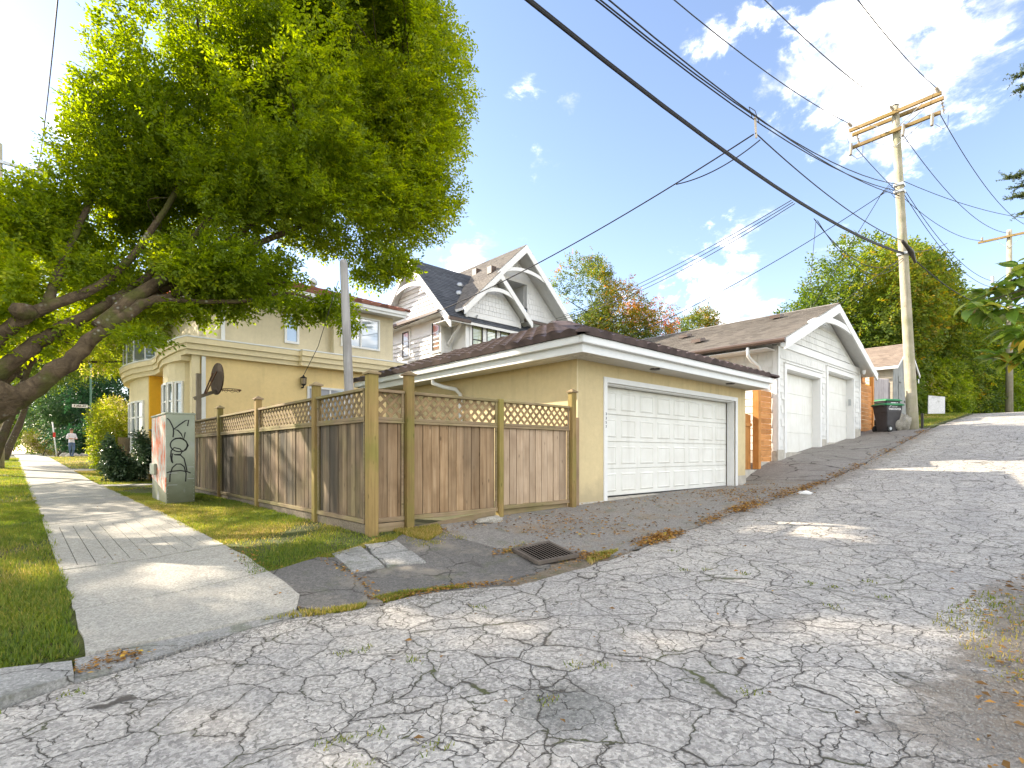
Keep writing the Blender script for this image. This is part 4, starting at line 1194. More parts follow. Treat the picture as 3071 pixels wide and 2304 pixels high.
mb.box(13.44, 15.77, 17.205, 17.249, 5.37, 5.5)
part('window_trim', mb, M['white_trim'], wh)
# gable to the street side
gable_roof('x', 20.2, 12.3, 17.2, 3.2, 8.55, 1.0, None, 'shing_blue', .26)
part('gable_wall', MB().prism([(12.72,17.6,5.9),(12.72,23.2,5.9),(12.72,20.2,8.3)], (.15,0,0)), M['siding_w'], wh)
W7 = WX(12.7)
sd = part('lap_siding', MB().bm(W7, 20, 20.4, -.01, -.005, 6, 6.1), M['siding_w'], wh)
def board_mb(u0, u1, z0, z1):
    mb = MB()
    return mb.hexa([W7(u0,.004,z0),W7(u1,.004,z0),W7(u1,.045,z0),W7(u0,.045,z0),W7(u0,.002,z1),W7(u1,.002,z1),W7(u1,.008,z1),W7(u0,.008,z1)])
for j in range(12):
    z = 6.0 + j*.185
    h = (8.35 - (z + .1)) / 1.0
    if h > .15: part('siding_board', board_mb(20.2-h, 20.2+h, z, z+.18), M['siding_w'], sd)
for j in range(16):
    z = 2.2 + j*.19
    part('siding_board', board_mb(18.27, 24, z, z+.185), M['siding_w'], sd)
# skirt roof with brown gutter on the street side, and stubs at the front
mb = MB(); courses(mb, (12.2,17.7,5.78), (12.2,23.6,5.78), (12.69,17.7,6.0), (12.69,23.6,6.0), .15)
part('skirt_roof', mb, M['shing_blue'], wh)
for q in (MB().box(12.14,12.24,17.7,23.6,5.68,5.79), MB().box(12.2,13.3,16.95,17.05,5.28,5.40), MB().box(16.35,19.0,16.95,17.05,5.88,5.99)): part('gutter', q, M['brown_gutter'], wh)
for q in (MB().box(12.24,12.7,17.7,23.6,5.66,5.69), MB().box(12.3,13.3,17.05,18.2,5.3,5.33), MB().box(16.35,19,17.05,18.2,5.85,5.88)): part('soffit', q, M['white'], wh)
mb = MB(); courses(mb, (16.35,16.95,5.98), (19.0,16.95,5.98), (16.35,18.3,6.35), (19.0,18.3,6.35), .15)
part('skirt_roof', mb, M['shing_blue'], wh)
for x in (13.0, 13.9, 16.8):
    mb = MB(); mb.beam((x,17.2,5.3),(x,18.2,5.3),.09,.09); mb.beam((x,17.25,5.28),(x,18.18,4.55),.08,.08)
    if x == 13.9: mb = MB().beam((13.05,17.3,5.3),(13.05,18.18,4.5),.08,.08)
    part('bracket', mb, M['white_trim'], wh)
for a, b, z0, z1, p in ((18.25,18.82,4.30,5.50,'win_tan'), (20.65,21.22,4.36,5.50,'win_tan'), (22.3,22.9,4.4,5.5,'win_tan')):
    W8 = WX(12.674)
    window(wh, W8, a, b, z0, z1, 'dark_frame', p, .05, (), ((z0+z1)/2-.12,), .035)
    mb = MB()
    mb.bm(W8, a-.1, a-.002, -.02, .03, z0-.1, z1+.1); mb.bm(W8, b+.002, b+.1, -.02, .03, z0-.1, z1+.1); mb.bm(W8, a, b, -.02, .03, z1+.002, z1+.1); mb.bm(W8, a-.02, b+.02, -.02, .05, z0-.1, z0-.002)
    part('window_trim', mb, M['white_trim'], wh)
vz = lambda y: 8.55 - (20.2 - y) * 1.0
for x, y in ((14.4, 19.2), (13.9, 18.6), (14.6, 18.2)):
    part('roof_vent', MB().lathe((x, y, vz(y)-.05), [(.14,.0),(.16,.10),(.10,.18),(.0,.2)], 10), M['galv'], wh, smooth=True)
part('roof_vent', MB().box(15.25,15.55,18.0,18.3,8.05,8.38), M['brown_gutter'], wh)
part('roof_vent', MB().box(15.9,16.2,19.9,20.2,8.6,8.9), M['brown_gutter'], wh)
mb = MB().beam((13.6,17.0,5.55),(16.2,19.35,7.75),.06,.03)
part('valley_flashing', mb, M['galv'], wh)

# neighbour glimpsed between the two houses
nb = thing('house', 'pale house with grey roof glimpsed between the red tiled roof and the white gables', 'house', (12, 27, 0))
part('wall', MB().box(10.6, 13.5, 26.5, 33, -.8, 8.1), M['siding_w'], nb)
mb = MB(); courses(mb, (10.1,26.0,8.0), (14,26.0,8.0), (10.1,29,9.0), (14,29,9.0), .2); mb.box(10.1,14,26.0,26.1,7.85,8.0)
part('roof', mb, M['shing_blue'], nb)
part('fascia', MB().box(10.05,14.05,25.93,26.0,7.8,8.08), M['white_trim'], nb)
part('lower_roof', MB().prism([(9.9,25.2,6.9),(13.4,25.2,6.9),(13.4,26.5,7.4),(9.9,26.5,7.4)], (0,0,.12)), M['shing_old'], nb)
window(nb, WY(26.5), 11.7, 12.5, 7.2, 7.75, 'white_trim', 'win_sky', .06)
part('chimney_pipe', MB().lathe((10.3,25.6,7.2),[(.12,0),(.12,1.0),(.2,1.05),(.2,1.2),(.05,1.35)],10), M['galv'], nb, smooth=True)
# ------------------------------------------------------------------ lattice fences
GREEN = ((.17, .19, .03), .55)
M['f_board'] = wood('weathered_fence_board', (.235, .14, .067), (.50, .355, .21), 'z', .3, dark=((.17, .13, .09), .5))
M['f_board_left'] = wood('dark_fence_board', (.13, .088, .052), (.34, .245, .155), 'z', .3, green=((.15, .15, .05), .3), dark=((.06, .055, .045), .85))  # darker brown boards with green and dark stains
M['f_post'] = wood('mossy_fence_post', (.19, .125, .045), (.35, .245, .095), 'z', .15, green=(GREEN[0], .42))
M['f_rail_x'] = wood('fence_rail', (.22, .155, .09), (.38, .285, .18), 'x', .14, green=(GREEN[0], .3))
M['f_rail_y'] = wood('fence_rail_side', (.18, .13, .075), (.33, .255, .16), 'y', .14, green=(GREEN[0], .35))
M['gap_shade_backing'] = flat('dark_gap_shade', (.05, .038, .025), .95)
M['slat'] = flat('lattice_slat', (.27, .185, .095), .85, var=.35, scale=9)
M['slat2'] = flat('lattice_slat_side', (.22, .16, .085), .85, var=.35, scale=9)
ZB, ZM, ZL, ZT = -.78, .40, .44, .74

def post(parent, x, y, zb, zt, w=.10, cap=True):
    p = part('post', MB().box(x-w/2, x+w/2, y-w/2, y+w/2, zb, zt), M['f_post'], parent, bevel=.006)
    if cap:
        c = w/2 + .022
        part('cap', MB().box(x-c, x+c, y-c, y+c, zt, zt+.022).add([(x-c*.9,y-c*.9,zt+.022),(x+c*.9,y-c*.9,zt+.022),(x+c*.9,y+c*.9,zt+.022),(x-c*.9,y+c*.9,zt+.022),(x,y,zt+.065)],[(0,1,4),(1,2,4),(2,3,4),(3,0,4)]), M['f_rail_x'], p)
    return p

def clip_line(u0, u1, z0, z1, p, d):
    t0, t1 = -1e9, 1e9
    for a, b, o, dd in ((u0, u1, p[0], d[0]), (z0, z1, p[1], d[1])):
        s, e = (a - o) / dd, (b - o) / dd
        if s > e: s, e = e, s
        t0 = max(t0, s); t1 = min(t1, e)
    return (t0, t1) if t1 > t0 + .02 else None

def section(parent, W, u0, u1, axis, boards, bw=.14, slats='each', zb=ZB, zlow=None, bm_=None):
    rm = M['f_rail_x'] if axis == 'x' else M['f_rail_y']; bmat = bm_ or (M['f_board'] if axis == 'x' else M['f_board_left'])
    R_ = lambda mb: part('rail', mb, rm, parent, bevel=.005)
    R_(MB().bm(W, u0, u1, -.05, .045, ZT, ZT+.035))
    R_(MB().bm(W, u0, u1, .0, .03, ZM, ZL))
    R_(MB().bm(W, u0, u1, -.055, .035, ZM-.03, ZM-.002))
    R_(MB().bm(W, u0, u1, -.03, .035, zb-.055, zb-.002))
    for a in (u0, u1 - .035): R_(MB().bm(W, a, a+.035, .002, .03, ZL, ZT)); R_(MB().bm(W, a, a+.03, .002, .026, zb, ZM-.03))
    part('gap_shade_backing', MB().bm(W, u0+.01, u1-.01, -.05, -.036, zb, ZM-.03), M['gap_shade_backing'], parent)  # added dark sheet that keeps light from showing through the board gaps
    u = u0 + .03
    while u < u1 - .05:
        w = bw * random.uniform(.93, 1.05)
        e = min(u + w, u1 - .03)
        dz = random.uniform(-.006, .006)
        part('board', MB().bm(W, u+.004, e-.005, -.024+dz*.5, -.002+dz, zb+random.uniform(-.004,.004), ZM-.03), bmat, parent, bevel=.003)
        u += w
    # diagonal lattice, two layers
    sp = .135; sw_ = .036
    allmb = MB()
    for layer, sgn in ((0, 1), (1, -1)):
        d = (1 / sqrt(2), sgn / sqrt(2))
        c = u0 - 1.0
        while c < u1 + 1.0:
            q = clip_line(u0+.02, u1-.02, ZL, ZT, (c, (ZL+ZT)/2), d)
            if q:
                a = Vector((c + d[0]*q[0], (ZL+ZT)/2 + d[1]*q[0])); b = Vector((c + d[0]*q[1], (ZL+ZT)/2 + d[1]*q[1]))
                n = Vector((-d[1], d[0])) * sw_/2
                dd = -.012 - layer*.009
                pts = [W(a.x-n.x, dd, a.y-n.y), W(b.x-n.x, dd, b.y-n.y), W(b.x+n.x, dd, b.y+n.y), W(a.x+n.x, dd, a.y+n.y)]
                ext = W(0, dd+.008, 0) - W(0, dd, 0)
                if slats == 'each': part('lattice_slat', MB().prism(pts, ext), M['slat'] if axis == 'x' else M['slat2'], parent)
                else: allmb.prism(pts, ext)
            c += sp * random.uniform(.97, 1.03)
    if slats != 'each': part('lattice', allmb, M['slat2'], parent, kind='stuff')

fr = thing('lattice_fence', 'weathered wooden board fence with lattice top facing the lane beside the garage', 'fence', (4.8, 5.78, -.95))
Wf = WY(5.80)
section(fr, Wf, 3.08, 3.47, 'x', 3, .145)
section(fr, Wf, 3.59, 5.01, 'x', 10)
M['f_board_new'] = wood('paler_fence_board', (.33, .22, .13), (.58, .45, .32), 'z', .14, dark=((.34, .26, .18), .3))
section(fr, Wf, 5.10, 6.57, 'x', 10, zb=-.76, bm_=M['f_board_new'])
post(fr, 3.53, 5.765, -1.0, .97, .105); post(fr, 6.63, 5.765, -1.0, 1.0, .10)
post(fr, 5.055, 5.775, -1.0, .785, .085, False)
part('kick_board', MB().bm(Wf, 5.1, 6.58, -.05, -.02, -.97, -.82), M['f_rail_x'], fr)
part('filler_board', MB().box(6.68, 6.85, 5.80, 5.83, -1.0, .6), M['f_board'], fr)
part('kick_board', MB().bm(Wf, 3.08, 3.48, -.03, .02, -.98, -.845), M['f_rail_x'], fr, bevel=.01)
mb = MB(); mb.beam((3.62,5.77,-.965),(4.95,5.765,-.855),.02,.08)
part('kick_board', mb, M['f_rail_x'], fr)
fl = thing('lattice_fence', 'shaded wooden board fence with lattice top running along the sidewalk lawn', 'fence', (2.95, 12, -.95))
Wl = WX(2.97)
posts = [7.23, 9.73, 12.18, 14.65, 17.1, 19.6, 22.4]
cp = post(fl, 3.0, 5.72, -1.05, .93, .118)
prev = 5.78
for i, y in enumerate(posts):
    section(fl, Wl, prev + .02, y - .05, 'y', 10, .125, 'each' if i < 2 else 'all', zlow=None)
    post(fl, 2.955, y, -1.05, .93, .10)
    prev = y + .04
mb = MB()
mb.box(2.95, 2.99, 5.8, 22.4, -1.06, -.845)
part('plinth', mb, M['dirt'], fl)
part('gate_board', MB().box(2.3, 2.9, 22.45, 22.5, -.9, .55), M['f_board_left'], fl)

# ------------------------------------------------------------------ painted utility cabinet
def cabmat():
    m = N('pale_green_cabinet'); p = m.pos()
    z = m.new('SeparateXYZ'); m.lk(p, z.inputs[0])
    base = m.ramp(m.noise(p, 3, 5), [(.3, (.31, .355, .275)), (.7, (.43, .465, .375))])
    grime = m.math('MULTIPLY', m.rng(m.math('ADD', z.outputs['Z'], m.math('MULTIPLY', m.noise(p, 4, 5), .5)), -.75, .35, .95, 0, True), 1.0)
    base = m.mix(grime, base, (.10, .11, .055))
    lil = m.rng(m.noise(m.pos(scale=(1.6,1.6,.8)), 1.9, 3), .56, .7, 0, .5, True)
    m.col(m.mix(lil, base, (.42, .44, .52))); m.b.inputs['Roughness'].default_value = .55
    return m.mat
def cabside():
    m = N('spray_painted_side'); p = m.pos()
    base = m.ramp(m.noise(p, 3, 5), [(.3, (.42, .44, .38)), (.7, (.56, .56, .50))])
    n1 = m.noise(m.pos(scale=(1, 3.2, 1.1)), 2.1, 5, .6, .8)
    base = m.mix(m.rng(n1, .50, .56, 0, .95, True), base, (.62, .12, .03))
    n2 = m.noise(m.pos(scale=(1, 2.4, .9)), 3.3, 5, .6, .8)
    base = m.mix(m.rng(n2, .56, .62, 0, .8, True), base, (.70, .42, .36))
    n3 = m.noise(m.pos(scale=(1, 4, 1.5)), 2.2, 4)
    base = m.mix(m.rng(n3, .62, .68, 0, .9, True), base, (.62, .68, .74))
    m.col(base); m.b.inputs['Roughness'].default_value = .6
    return m.mat
M['cab'] = cabmat(); M['cab_side'] = cabside()
cb = thing('utility_cabinet', 'tall pale green utility cabinet covered in graffiti beside the sidewalk', 'utility cabinet', (2.1, 11.6, -.95))
cx0, cx1, cy0, cy1, cz0, cz1 = 1.89, 2.36, 11.5, 13.0, -.93, .73
part('body', MB().box(cx0+.012, cx1, cy0, cy1, cz0, cz1), M['cab'], cb, bevel=.008)
part('side_panel', MB().prism([(cx0, cy0+.02, cz0+.2), (cx0, cy1-.02, cz0+.45), (cx0, cy1-.02, cz1-.02), (cx0, cy0+.02, cz1-.02)], (.012, 0, 0)), M['cab_side'], cb)
part('lid', MB().box(cx0-.012, cx1+.014, cy0-.014, cy1+.014, cz1, cz1+.03), M['cab'], cb, bevel=.008)
part('meter_box', MB().box(cx0-.05, cx0-.001, cy1-.6, cy1-.1, -.42, -.2), M['cab'], cb, bevel=.01)
part('base', MB().box(cx0-.06, cx1+.05, cy0-.06, cy1+.05, -1.08, -.93), M['conc_old'], cb, bevel=.015)
hp = MB()
for zc in (-.28, -.5):
    hp.box(cx0+.03, cx0+.18, cy0-.012, cy0, zc-.09, zc-.082); hp.box(cx1-.12, cx1-.02, cy0-.012, cy0, zc+.02, zc+.028)
part('hinge', hp, M['galv'], cb)
mb = MB()
for k in range(24):
    zz = cz0 + .05 + k*.068
    for xx in (cx0+.03, cx1-.02): mb.box(xx-.004, xx+.004, cy0-.004, cy0, zz, zz+.008)
part('rivets', mb, M['galv'], cb, kind='stuff')
# spray lettering K O R A, one above the other
def cab_pt(u, v): return Vector((cx0 + (cx1-cx0)*u, cy0, cz0 + (cz1-cz0)*v))
def arc(c, r, a0, a1, n=16): return [(c[0] + r[0]*cos(R(a0 + (a1-a0)*i/n)), c[1] + r[1]*sin(R(a0 + (a1-a0)*i/n))) for i in range(n+1)]
gm = MB()
def stroke(pts, w=.022): gm.ribbon([cab_pt(*p) for p in pts], w, (0,-1,0), .003)
stroke([(.04,.95),(.12,.93),(.2,.88),(.25,.84),(.26,.8),(.24,.74)])
stroke([(.74,.87),(.78,.94),(.66,.93),(.45,.88),(.27,.83),(.4,.82),(.52,.78),(.6,.71),(.66,.80)])
stroke(arc((.44,.655),(.29,.075),-50,300,24)); stroke([(.3,.725),(.5,.735),(.68,.70),(.76,.65),(.68,.60),(.56,.58)])
stroke([(.2,.46),(.16,.53),(.18,.59),(.28,.625),(.48,.61),(.55,.58),(.5,.55),(.3,.545),(.22,.56),(.2,.50),(.23,.45)])
stroke([(.3,.545),(.5,.54),(.62,.50),(.68,.42),(.72,.36)])
stroke([(.13,.24),(.14,.32),(.22,.40),(.36,.44),(.5,.44),(.62,.41),(.69,.33),(.67,.24)]); stroke([(.03,.345),(.2,.36),(.5,.367),(.75,.35),(.85,.335)])
part('graffiti', gm, M['black'], cb)

# ------------------------------------------------------------------ basketball hoop, stub pole
M['hoop_wood'] = wood('hoop_timber', (.16, .13, .10), (.27, .23, .18), 'z', .1)
M['rust'] = flat('rusty_rim', (.14, .07, .04), .7, .3, var=.3)
bh = thing('basketball_hoop', 'old basketball hoop with dark oval backboard behind the fence', 'basketball hoop', (3.3, 15.7, -.9))
part('pole', MB().box(3.25, 3.36, 15.65, 15.76, -1.0, 2.08), M['hoop_wood'], bh)
mb = MB(); mb.beam((3.2,15.7,1.42),(3.72,15.7,1.66),.06,.09)
part('arm', mb, M['hoop_wood'], bh)
mb = MB(); mb.tube([(3.45,15.6,1.55),(3.68,15.5,2.15)], .018, 6); mb.tube([(3.45,15.8,1.55),(3.68,15.9,2.15)], .018, 6)
part('brace', mb, M['rust'], bh)
mb = MB(); ov = []
for i in range(24):
    an = 2*pi*i/24
    ov.append((3.72, 15.7 + .62*cos(an)*(1 if sin(an) > -.5 else 1.0), 1.98 + .42*sin(an)))
mb.prism(ov, (.035, 0, 0))
M['hoop_board'] = wood('dark_backboard', (.05, .035, .025), (.13, .09, .06), 'z', .05)
part('backboard', mb, M['hoop_board'], bh)
mb = MB(); rim = [(3.84 + .24 + .24*cos(2*pi*i/24), 15.7 + .24*sin(2*pi*i/24), 1.72) for i in range(25)]
mb.tube(rim, .012, 6); mb.tube([(3.755,15.6,1.7),(3.86,15.6,1.72)], .012, 6); mb.tube([(3.755,15.8,1.7),(3.86,15.8,1.72)], .012, 6)
for k in range(8):
    an = 2*pi*k/8
    mb.tube([(4.08+.24*cos(an),15.7+.24*sin(an),1.72),(4.08+.2*cos(an+.4),15.7+.2*sin(an+.4),1.66),(4.08+.24*cos(an+.78),15.7+.24*sin(an+.78),1.72)], .005, 4)
part('rim', mb, M['rust'], bh)
M['pole_grey'] = wood('grey_round_timber', (.26, .25, .24), (.42, .41, .40), 'z', .05, knots=False)
sp_ = thing('timber_pole', 'bare grey round timber pole standing behind the street fence', 'pole', (3.8, 8, -.9))
part('shaft', MB().tube([(3.82,8,-1),(3.80,8,1),(3.71,8,3.0),(3.70,8,3.06)], [.078,.074,.062,.05], 14), M['pole_grey'], sp_, smooth=True)
part('bolt', MB().lathe((3.70,8,3.05),[(.02,0),(.016,.04),(0,.045)],6), M['galv'], sp_)
mb = MB()
for i in range(40):
    t0, t1 = i/40, (i+1)/40
    f = lambda t: (3.60 - .9*t - .25*sin(t*pi), 7.95 + 6*t*.6, 2.65 - 2.6*t)
tag = part('tie_wire', MB().tube([(3.60,7.95,2.7),(3.5,8.1,2.2),(3.42,8.3,1.7),(3.3,8.6,1.25)], .006, 4), M['dark_metal'], sp_)

# ------------------------------------------------------------------ drain grate
dg = thing('drain_grate', 'square iron storm drain grate set in the lane edge before the garage', 'drain', (4.25, 4.1, -1.13))
c = [Vector(p) for p in ((4.02,4.39),(4.62,4.38),(4.43,3.75),(3.88,3.83))]
def gq(a, b):
    p = c[0]*(1-a)*(1-b) + c[1]*a*(1-b) + c[2]*a*b + c[3]*(1-a)*b
    return p
def gz(p, o): return (p.x, p.y, g(p.x, p.y) + .012 + o)
def gbox(mb, a0, a1, b0, b1, z0, z1):
    q = [gq(a0,b0), gq(a1,b0), gq(a1,b1), gq(a0,b1)]
    mb.hexa([gz(p, z0) for p in q] + [gz(p, z1) for p in q])
mb = MB(); gbox(mb,0,1,0,.09,.0,.036); gbox(mb,0,1,.91,1,.0,.036); gbox(mb,0,.07,.09,.91,0,.036); gbox(mb,.93,1,.09,.91,0,.036)
M['grate'] = flat('grate_iron', (.13, .108, .088), .75, .3, var=.3, bump=.3)
part('frame', mb, M['grate'], dg, bevel=.003)
for i in range(11):
    a = .07 + .86*(i+.5)/11
    mb = MB(); gbox(mb, a-.011, a+.011, .09, .91, .0275, .033)
    part('bar', mb, M['grate'], dg)
mb = MB(); gbox(mb,.02,.98,.02,.98,.003,.027)
M['pit_shade'] = flat('painted_pit_shade', (.004, .004, .004), 1, spec=0)  # near-black slab under the bars, painted as the shade inside the drain
part('pit_shade', mb, M['pit_shade'], dg)

# ------------------------------------------------------------------ bins, boulder, white panel
M['bin'] = flat('bin_plastic', (.055, .052, .055), .45, var=.1)
M['bin_lid'] = flat('bin_lid_green', (.02, .19, .06), .4, var=.1)
M['bin_print'] = flat('white_print', (.8, .8, .8), .5, var=.01)
def bin_(label, loc, rot, city):
    t = thing('wheelie_bin', label, 'bin', loc, 'green lidded bins beside the cedar fence')
    x, y, z = loc
    def T(px_, py_, pz): 
        return (x + px_*cos(rot) - py_*sin(rot), y + px_*sin(rot) + py_*cos(rot), z + pz)
    def ringpts(w, d, zz, oy=0): return [T(-w/2, -d/2+oy, zz), T(w/2, -d/2+oy, zz), T(w/2, d/2+oy, zz), T(-w/2, d/2+oy, zz)]
    mb = MB(); lv = [(.46,.54,.02),(.50,.60,.45),(.56,.68,.72),(.57,.70,.74),(.60,.76,1.0)]
    vs = []
    for w, d, zz in lv: vs += ringpts(w, d, zz)
    fs = [(3,2,1,0)]
    for i in range(len(lv)-1):
        for k in range(4): fs.append((4*i+k, 4*i+(k+1) % 4, 4*i+4+(k+1) % 4, 4*i+4+k))
    fs.append((16,17,18,19)); mb.add(vs, fs)
    part('body', mb, M['bin'], t, bevel=.03)
    mb = MB(); vs = ringpts(.68,.86,1.0) + ringpts(.68,.86,1.035) + ringpts(.5,.66,1.09)
    fs = [(3,2,1,0),(8,9,10,11)]
    for i in range(2):
        for k in range(4): fs.append((4*i+k, 4*i+(k+1) % 4, 4*i+4+(k+1) % 4, 4*i+4+k))
    mb.add(vs, fs)
    part('lid', mb, M['bin_lid'], t, bevel=.015)
    for s in (-1, 1):
        mb = MB(); n = 16; a = []
        for q in range(n): a.append(T(s*.27, .24 + .13*cos(2*pi*q/n), .13 + .13*sin(2*pi*q/n)))
        e = Vector(T(s*.33, 0, 0)) - Vector(T(s*.27, 0, 0))
        mb.prism(a, e)
        w_ = part('wheel', mb, M['black'], t, bevel=.01)
        mb = MB(); a = [T(s*.331, .24 + .06*cos(2*pi*q/8), .13 + .06*sin(2*pi*q/8)) for q in range(8)]
        mb.prism(a, e*.1); part('hub', mb, M['galv'], w_)
    mb = MB(); mb.tube([T(-.25,.40,.97),T(-.25,.48,1.0),T(.25,.48,1.0),T(.25,.40,.97)], .018, 6)
    part('handle', mb, M['bin'], t)
    return t, T
bin1, T1 = bin_('charcoal wheelie bin with green lid and white city lettering, the front one', (24.15, 5.2, .80), R(62), True)
xd = Vector(T1(0,1,0)) - Vector(T1(0,0,0)); 
# lettering on the broad side facing the camera
o_ = Vector(T1(-.292, .0, .86)); nx = Vector(T1(-1,0,0)) - Vector(T1(0,0,0))
xv = Vector((0,0,1)).cross(nx)
text_part('lettering', 'VANCOUVER', .098, frame_mat(o_ + nx*.006, xv, (0,0,1)), M['bin_print'], bin1, bold=.002)
text_part('lettering', 'CITY OF', .07, frame_mat(o_ + nx*.008 + Vector((0,0,.09)) - xv*.02, xv, (0,0,1)), M['bin_print'], bin1)
mb = MB()
for k in range(4):
    q = o_ + nx*.009 - xv*(.27 - .03*k) + Vector((0,0,.06 + .02*k))
    mb.ribbon([q, q + xv*.03 + Vector((0,0,.03)), q + xv*.05 + Vector((0,0,.075))], .014, nx, .001)
part('city_logo', mb, M['bin_print'], bin1)
bin2, T2 = bin_('charcoal wheelie bin with scrawled white writing half hidden behind the front bin', (26.6, 5.75, 1.17), R(62), False)
o_ = Vector(T2(-.295, -.05, .86)); 
text_part('scrawl', 'TTK', .2, frame_mat(o_ + nx*.006, xv, (0,0,1)), M['bin_print'], bin2, bold=.004)
o2 = Vector(T2(0, -.375, .86)); ny = Vector(T2(0,-1,0)) - Vector(T2(0,0,0)); 
text_part('scrawl', '30', .2, frame_mat(o2 + ny*.012, Vector((0,0,1)).cross(ny), (0,0,1)), M['bin_print'], bin2, bold=.004)

M['rock'] = paved('boulder_stone', (.36, .34, .29), .25, .4, ((.16, .16, .10), .6), .6)
def boulder(name, label, loc, r, cat='boulder'):
    bmx = bmesh.new(); bmesh.ops.create_icosphere(bmx, subdivisions=4, radius=1)
    for v in bmx.verts:
        n = noise.noise(v.co*1.2 + Vector(loc)) *.35 + noise.noise(v.co*3.1)*.12 + noise.noise(v.co*9)*.03
        v.co = Vector((v.co.x*r[0], v.co.y*r[1], v.co.z*r[2])) * (1 + n)
    me = bpy.data.meshes.new(name); bmx.to_mesh(me); bmx.free(); me.materials.append(M['rock'])
    me.polygons.foreach_set('use_smooth', [True]*len(me.polygons))
    link(name, me, off=loc, label=label, cat=cat)
boulder('boulder', 'pale grey boulder between the front bin and the utility pole', (24.45, 4.82, 1.08), (.3, .3, .42))
M['panel_w'] = paved('white_panel', (.68, .68, .67), .12, .2, ((.25, .26, .22), .7), .1, fine=30)
wp = thing('leaning_panel', 'dirty white board propped upright before the hedge at the lane end', 'board', (32.9, 5.1, 1.95))
mb = MB(); mb.prism([(32.65,5.36,1.95),(33.1,4.78,1.95),(33.25,4.8,2.78),(32.85,5.38,2.86)], (.05,.03,0))
part('board', mb, M['panel_w'], wp)
# crumpled paper on the lane
M['paper'] = flat('white_paper', (.85, .85, .84), .8, var=.03)
bmx = bmesh.new(); bmesh.ops.create_icosphere(bmx, subdivisions=2, radius=.06)
for v in bmx.verts: v.co = v.co * (1 + .5*noise.noise(v.co*30)); v.co.z *= .7; v.co.y *= 2.0
me = bpy.data.meshes.new('paper_litter'); bmx.to_mesh(me); bmx.free(); me.materials.append(M['paper'])
link('paper_litter', me, off=(11.1, 3.72, g(11.1,3.72)+.03), label='crumpled white paper lying on the lane edge', cat='litter')
# ------------------------------------------------------------------ utility poles and wires
M['pole_wood'] = wood('utility_pole_wood', (.33, .29, .21), (.50, .455, .35), 'z', .04, green=((.26, .28, .15), .5), scale=.5)
M['arm_wood'] = wood('mossy_crossarm', (.22, .15, .07), (.40, .28, .13), 'y', .1, green=((.24, .17, .04), .55))
M['wire'] = flat('black_cable', (.018, .018, .02), .6)
M['ceramic'] = flat('insulator', (.34, .30, .24), .35, var=.2)
up = thing('utility_pole', 'tall leaning timber utility pole with mossy double crossarm beside the lane', 'utility pole', (24.6, 4.5, .8))
PB, PT = Vector((24.62, 4.48, .6)), Vector((24.14, 4.96, 13.08))
def on_pole(z): return PB.lerp(PT, (z - PB.z) / (PT.z - PB.z))
part('shaft', MB().tube([PB.lerp(PT, i/12) for i in range(13)], [.19 - .07*i/12 for i in range(13)], 18, jit=.015), M['pole_wood'], up, smooth=True)
part('top_cap', MB().lathe(PT, [(.13,0),(.125,.04),(0,.06)], 14), M['dark_metal'], up)
c = on_pole(12.75)
arms = []
for dx in (-.20, .20):
    arms.append(part('crossarm', MB().beam((c.x+dx, 3.55, c.z+.06), (c.x+dx, 6.42, c.z-.02), .10, .13), M['arm_wood'], up, bevel=.008))
c2_ = on_pole(12.05)
part('lower_crossarm', MB().beam((c2_.x-.2, 3.58, 12.14), (c2_.x-.2, 6.36, 12.04), .10, .12), M['arm_wood'], up, bevel=.008)
mb = MB()
for s in (-1, 1):
    mb.beam((c.x-.2, c.y + s*.85, c.z-.05), (c.x-.15, c.y, c.z-.62), .012, .04, (1,0,0))
    mb.beam((c.x+.2, c.y + s*.85, c.z-.05), (c.x+.15, c.y, c.z-.62), .012, .04, (1,0,0))
    mb.beam((c2_.x-.2, c2_.y + s*.8, 12.02), (c2_.x-.16, c2_.y, 11.5), .012, .04, (1,0,0))
part('brace', mb, M['galv'], up)
def insul(pts, n=3, r=.06):
    mb = MB(); a, b = Vector(pts[0]), Vector(pts[1])
    mb.tube([a, b], .015, 5)
    for i in range(n):
        p = a.lerp(b, (i + 1) / (n + 1)); d = (b - a).normalized() * .02
        mb.tube([p - d, p, p + d], [r*.6, r, r*.6], 8)
    return mb
for y in (3.62, 4.95, 6.3):
    part('insulator', insul([(c.x-.26, y, c.z+.08), (c.x-.85, y, c.z-.02)]), M['ceramic'], up)
    part('insulator', insul([(c.x+.26, y, c.z+.05), (c.x+.75, y, c.z-.25)]), M['ceramic'], up)
for y in (3.8, 4.65, 6.33):
    part('fuse_cutout', MB().tube([(c2_.x-.30,y,12.16),(c2_.x-.34,y,11.9),(c2_.x-.40,y,11.68)], [.05,.06,.05], 8), M['ceramic'], up)
mb = MB()
for y in (3.7, 4.75, 6.3):
    mb.tube([(c.x-.6,y,c.z),(c.x-.7,y+.08,c.z-.4),(c2_.x-.35,y+.1,12.2)], .008, 4)
    mb.tube([(c2_.x-.4,y,11.68),(c2_.x-.35,y-.2,11.45),(c2_.x-.1,y-.3,11.6),(c2_.x-.1,y-.32,12.0)], .008, 4)
part('jumper', mb, M['wire'], up)
for z, r in ((10.1, .16), (9.85, .16), (7.5, .17)):
    p = on_pole(z)
    part('bracket', MB().box(p.x-r, p.x+r, p.y-r, p.y+r, z-.05, z+.05), M['galv'], up, bevel=.01)
part('splice_case', MB().tube([on_pole(7.62)+Vector((-.9,-.15,.10)), on_pole(7.52)+Vector((.0,-.25,0)), on_pole(7.45)+Vector((.9,-.2,-.08))], [.05,.09,.05], 8), M['dark_metal'], up, smooth=True)
mb = MB()
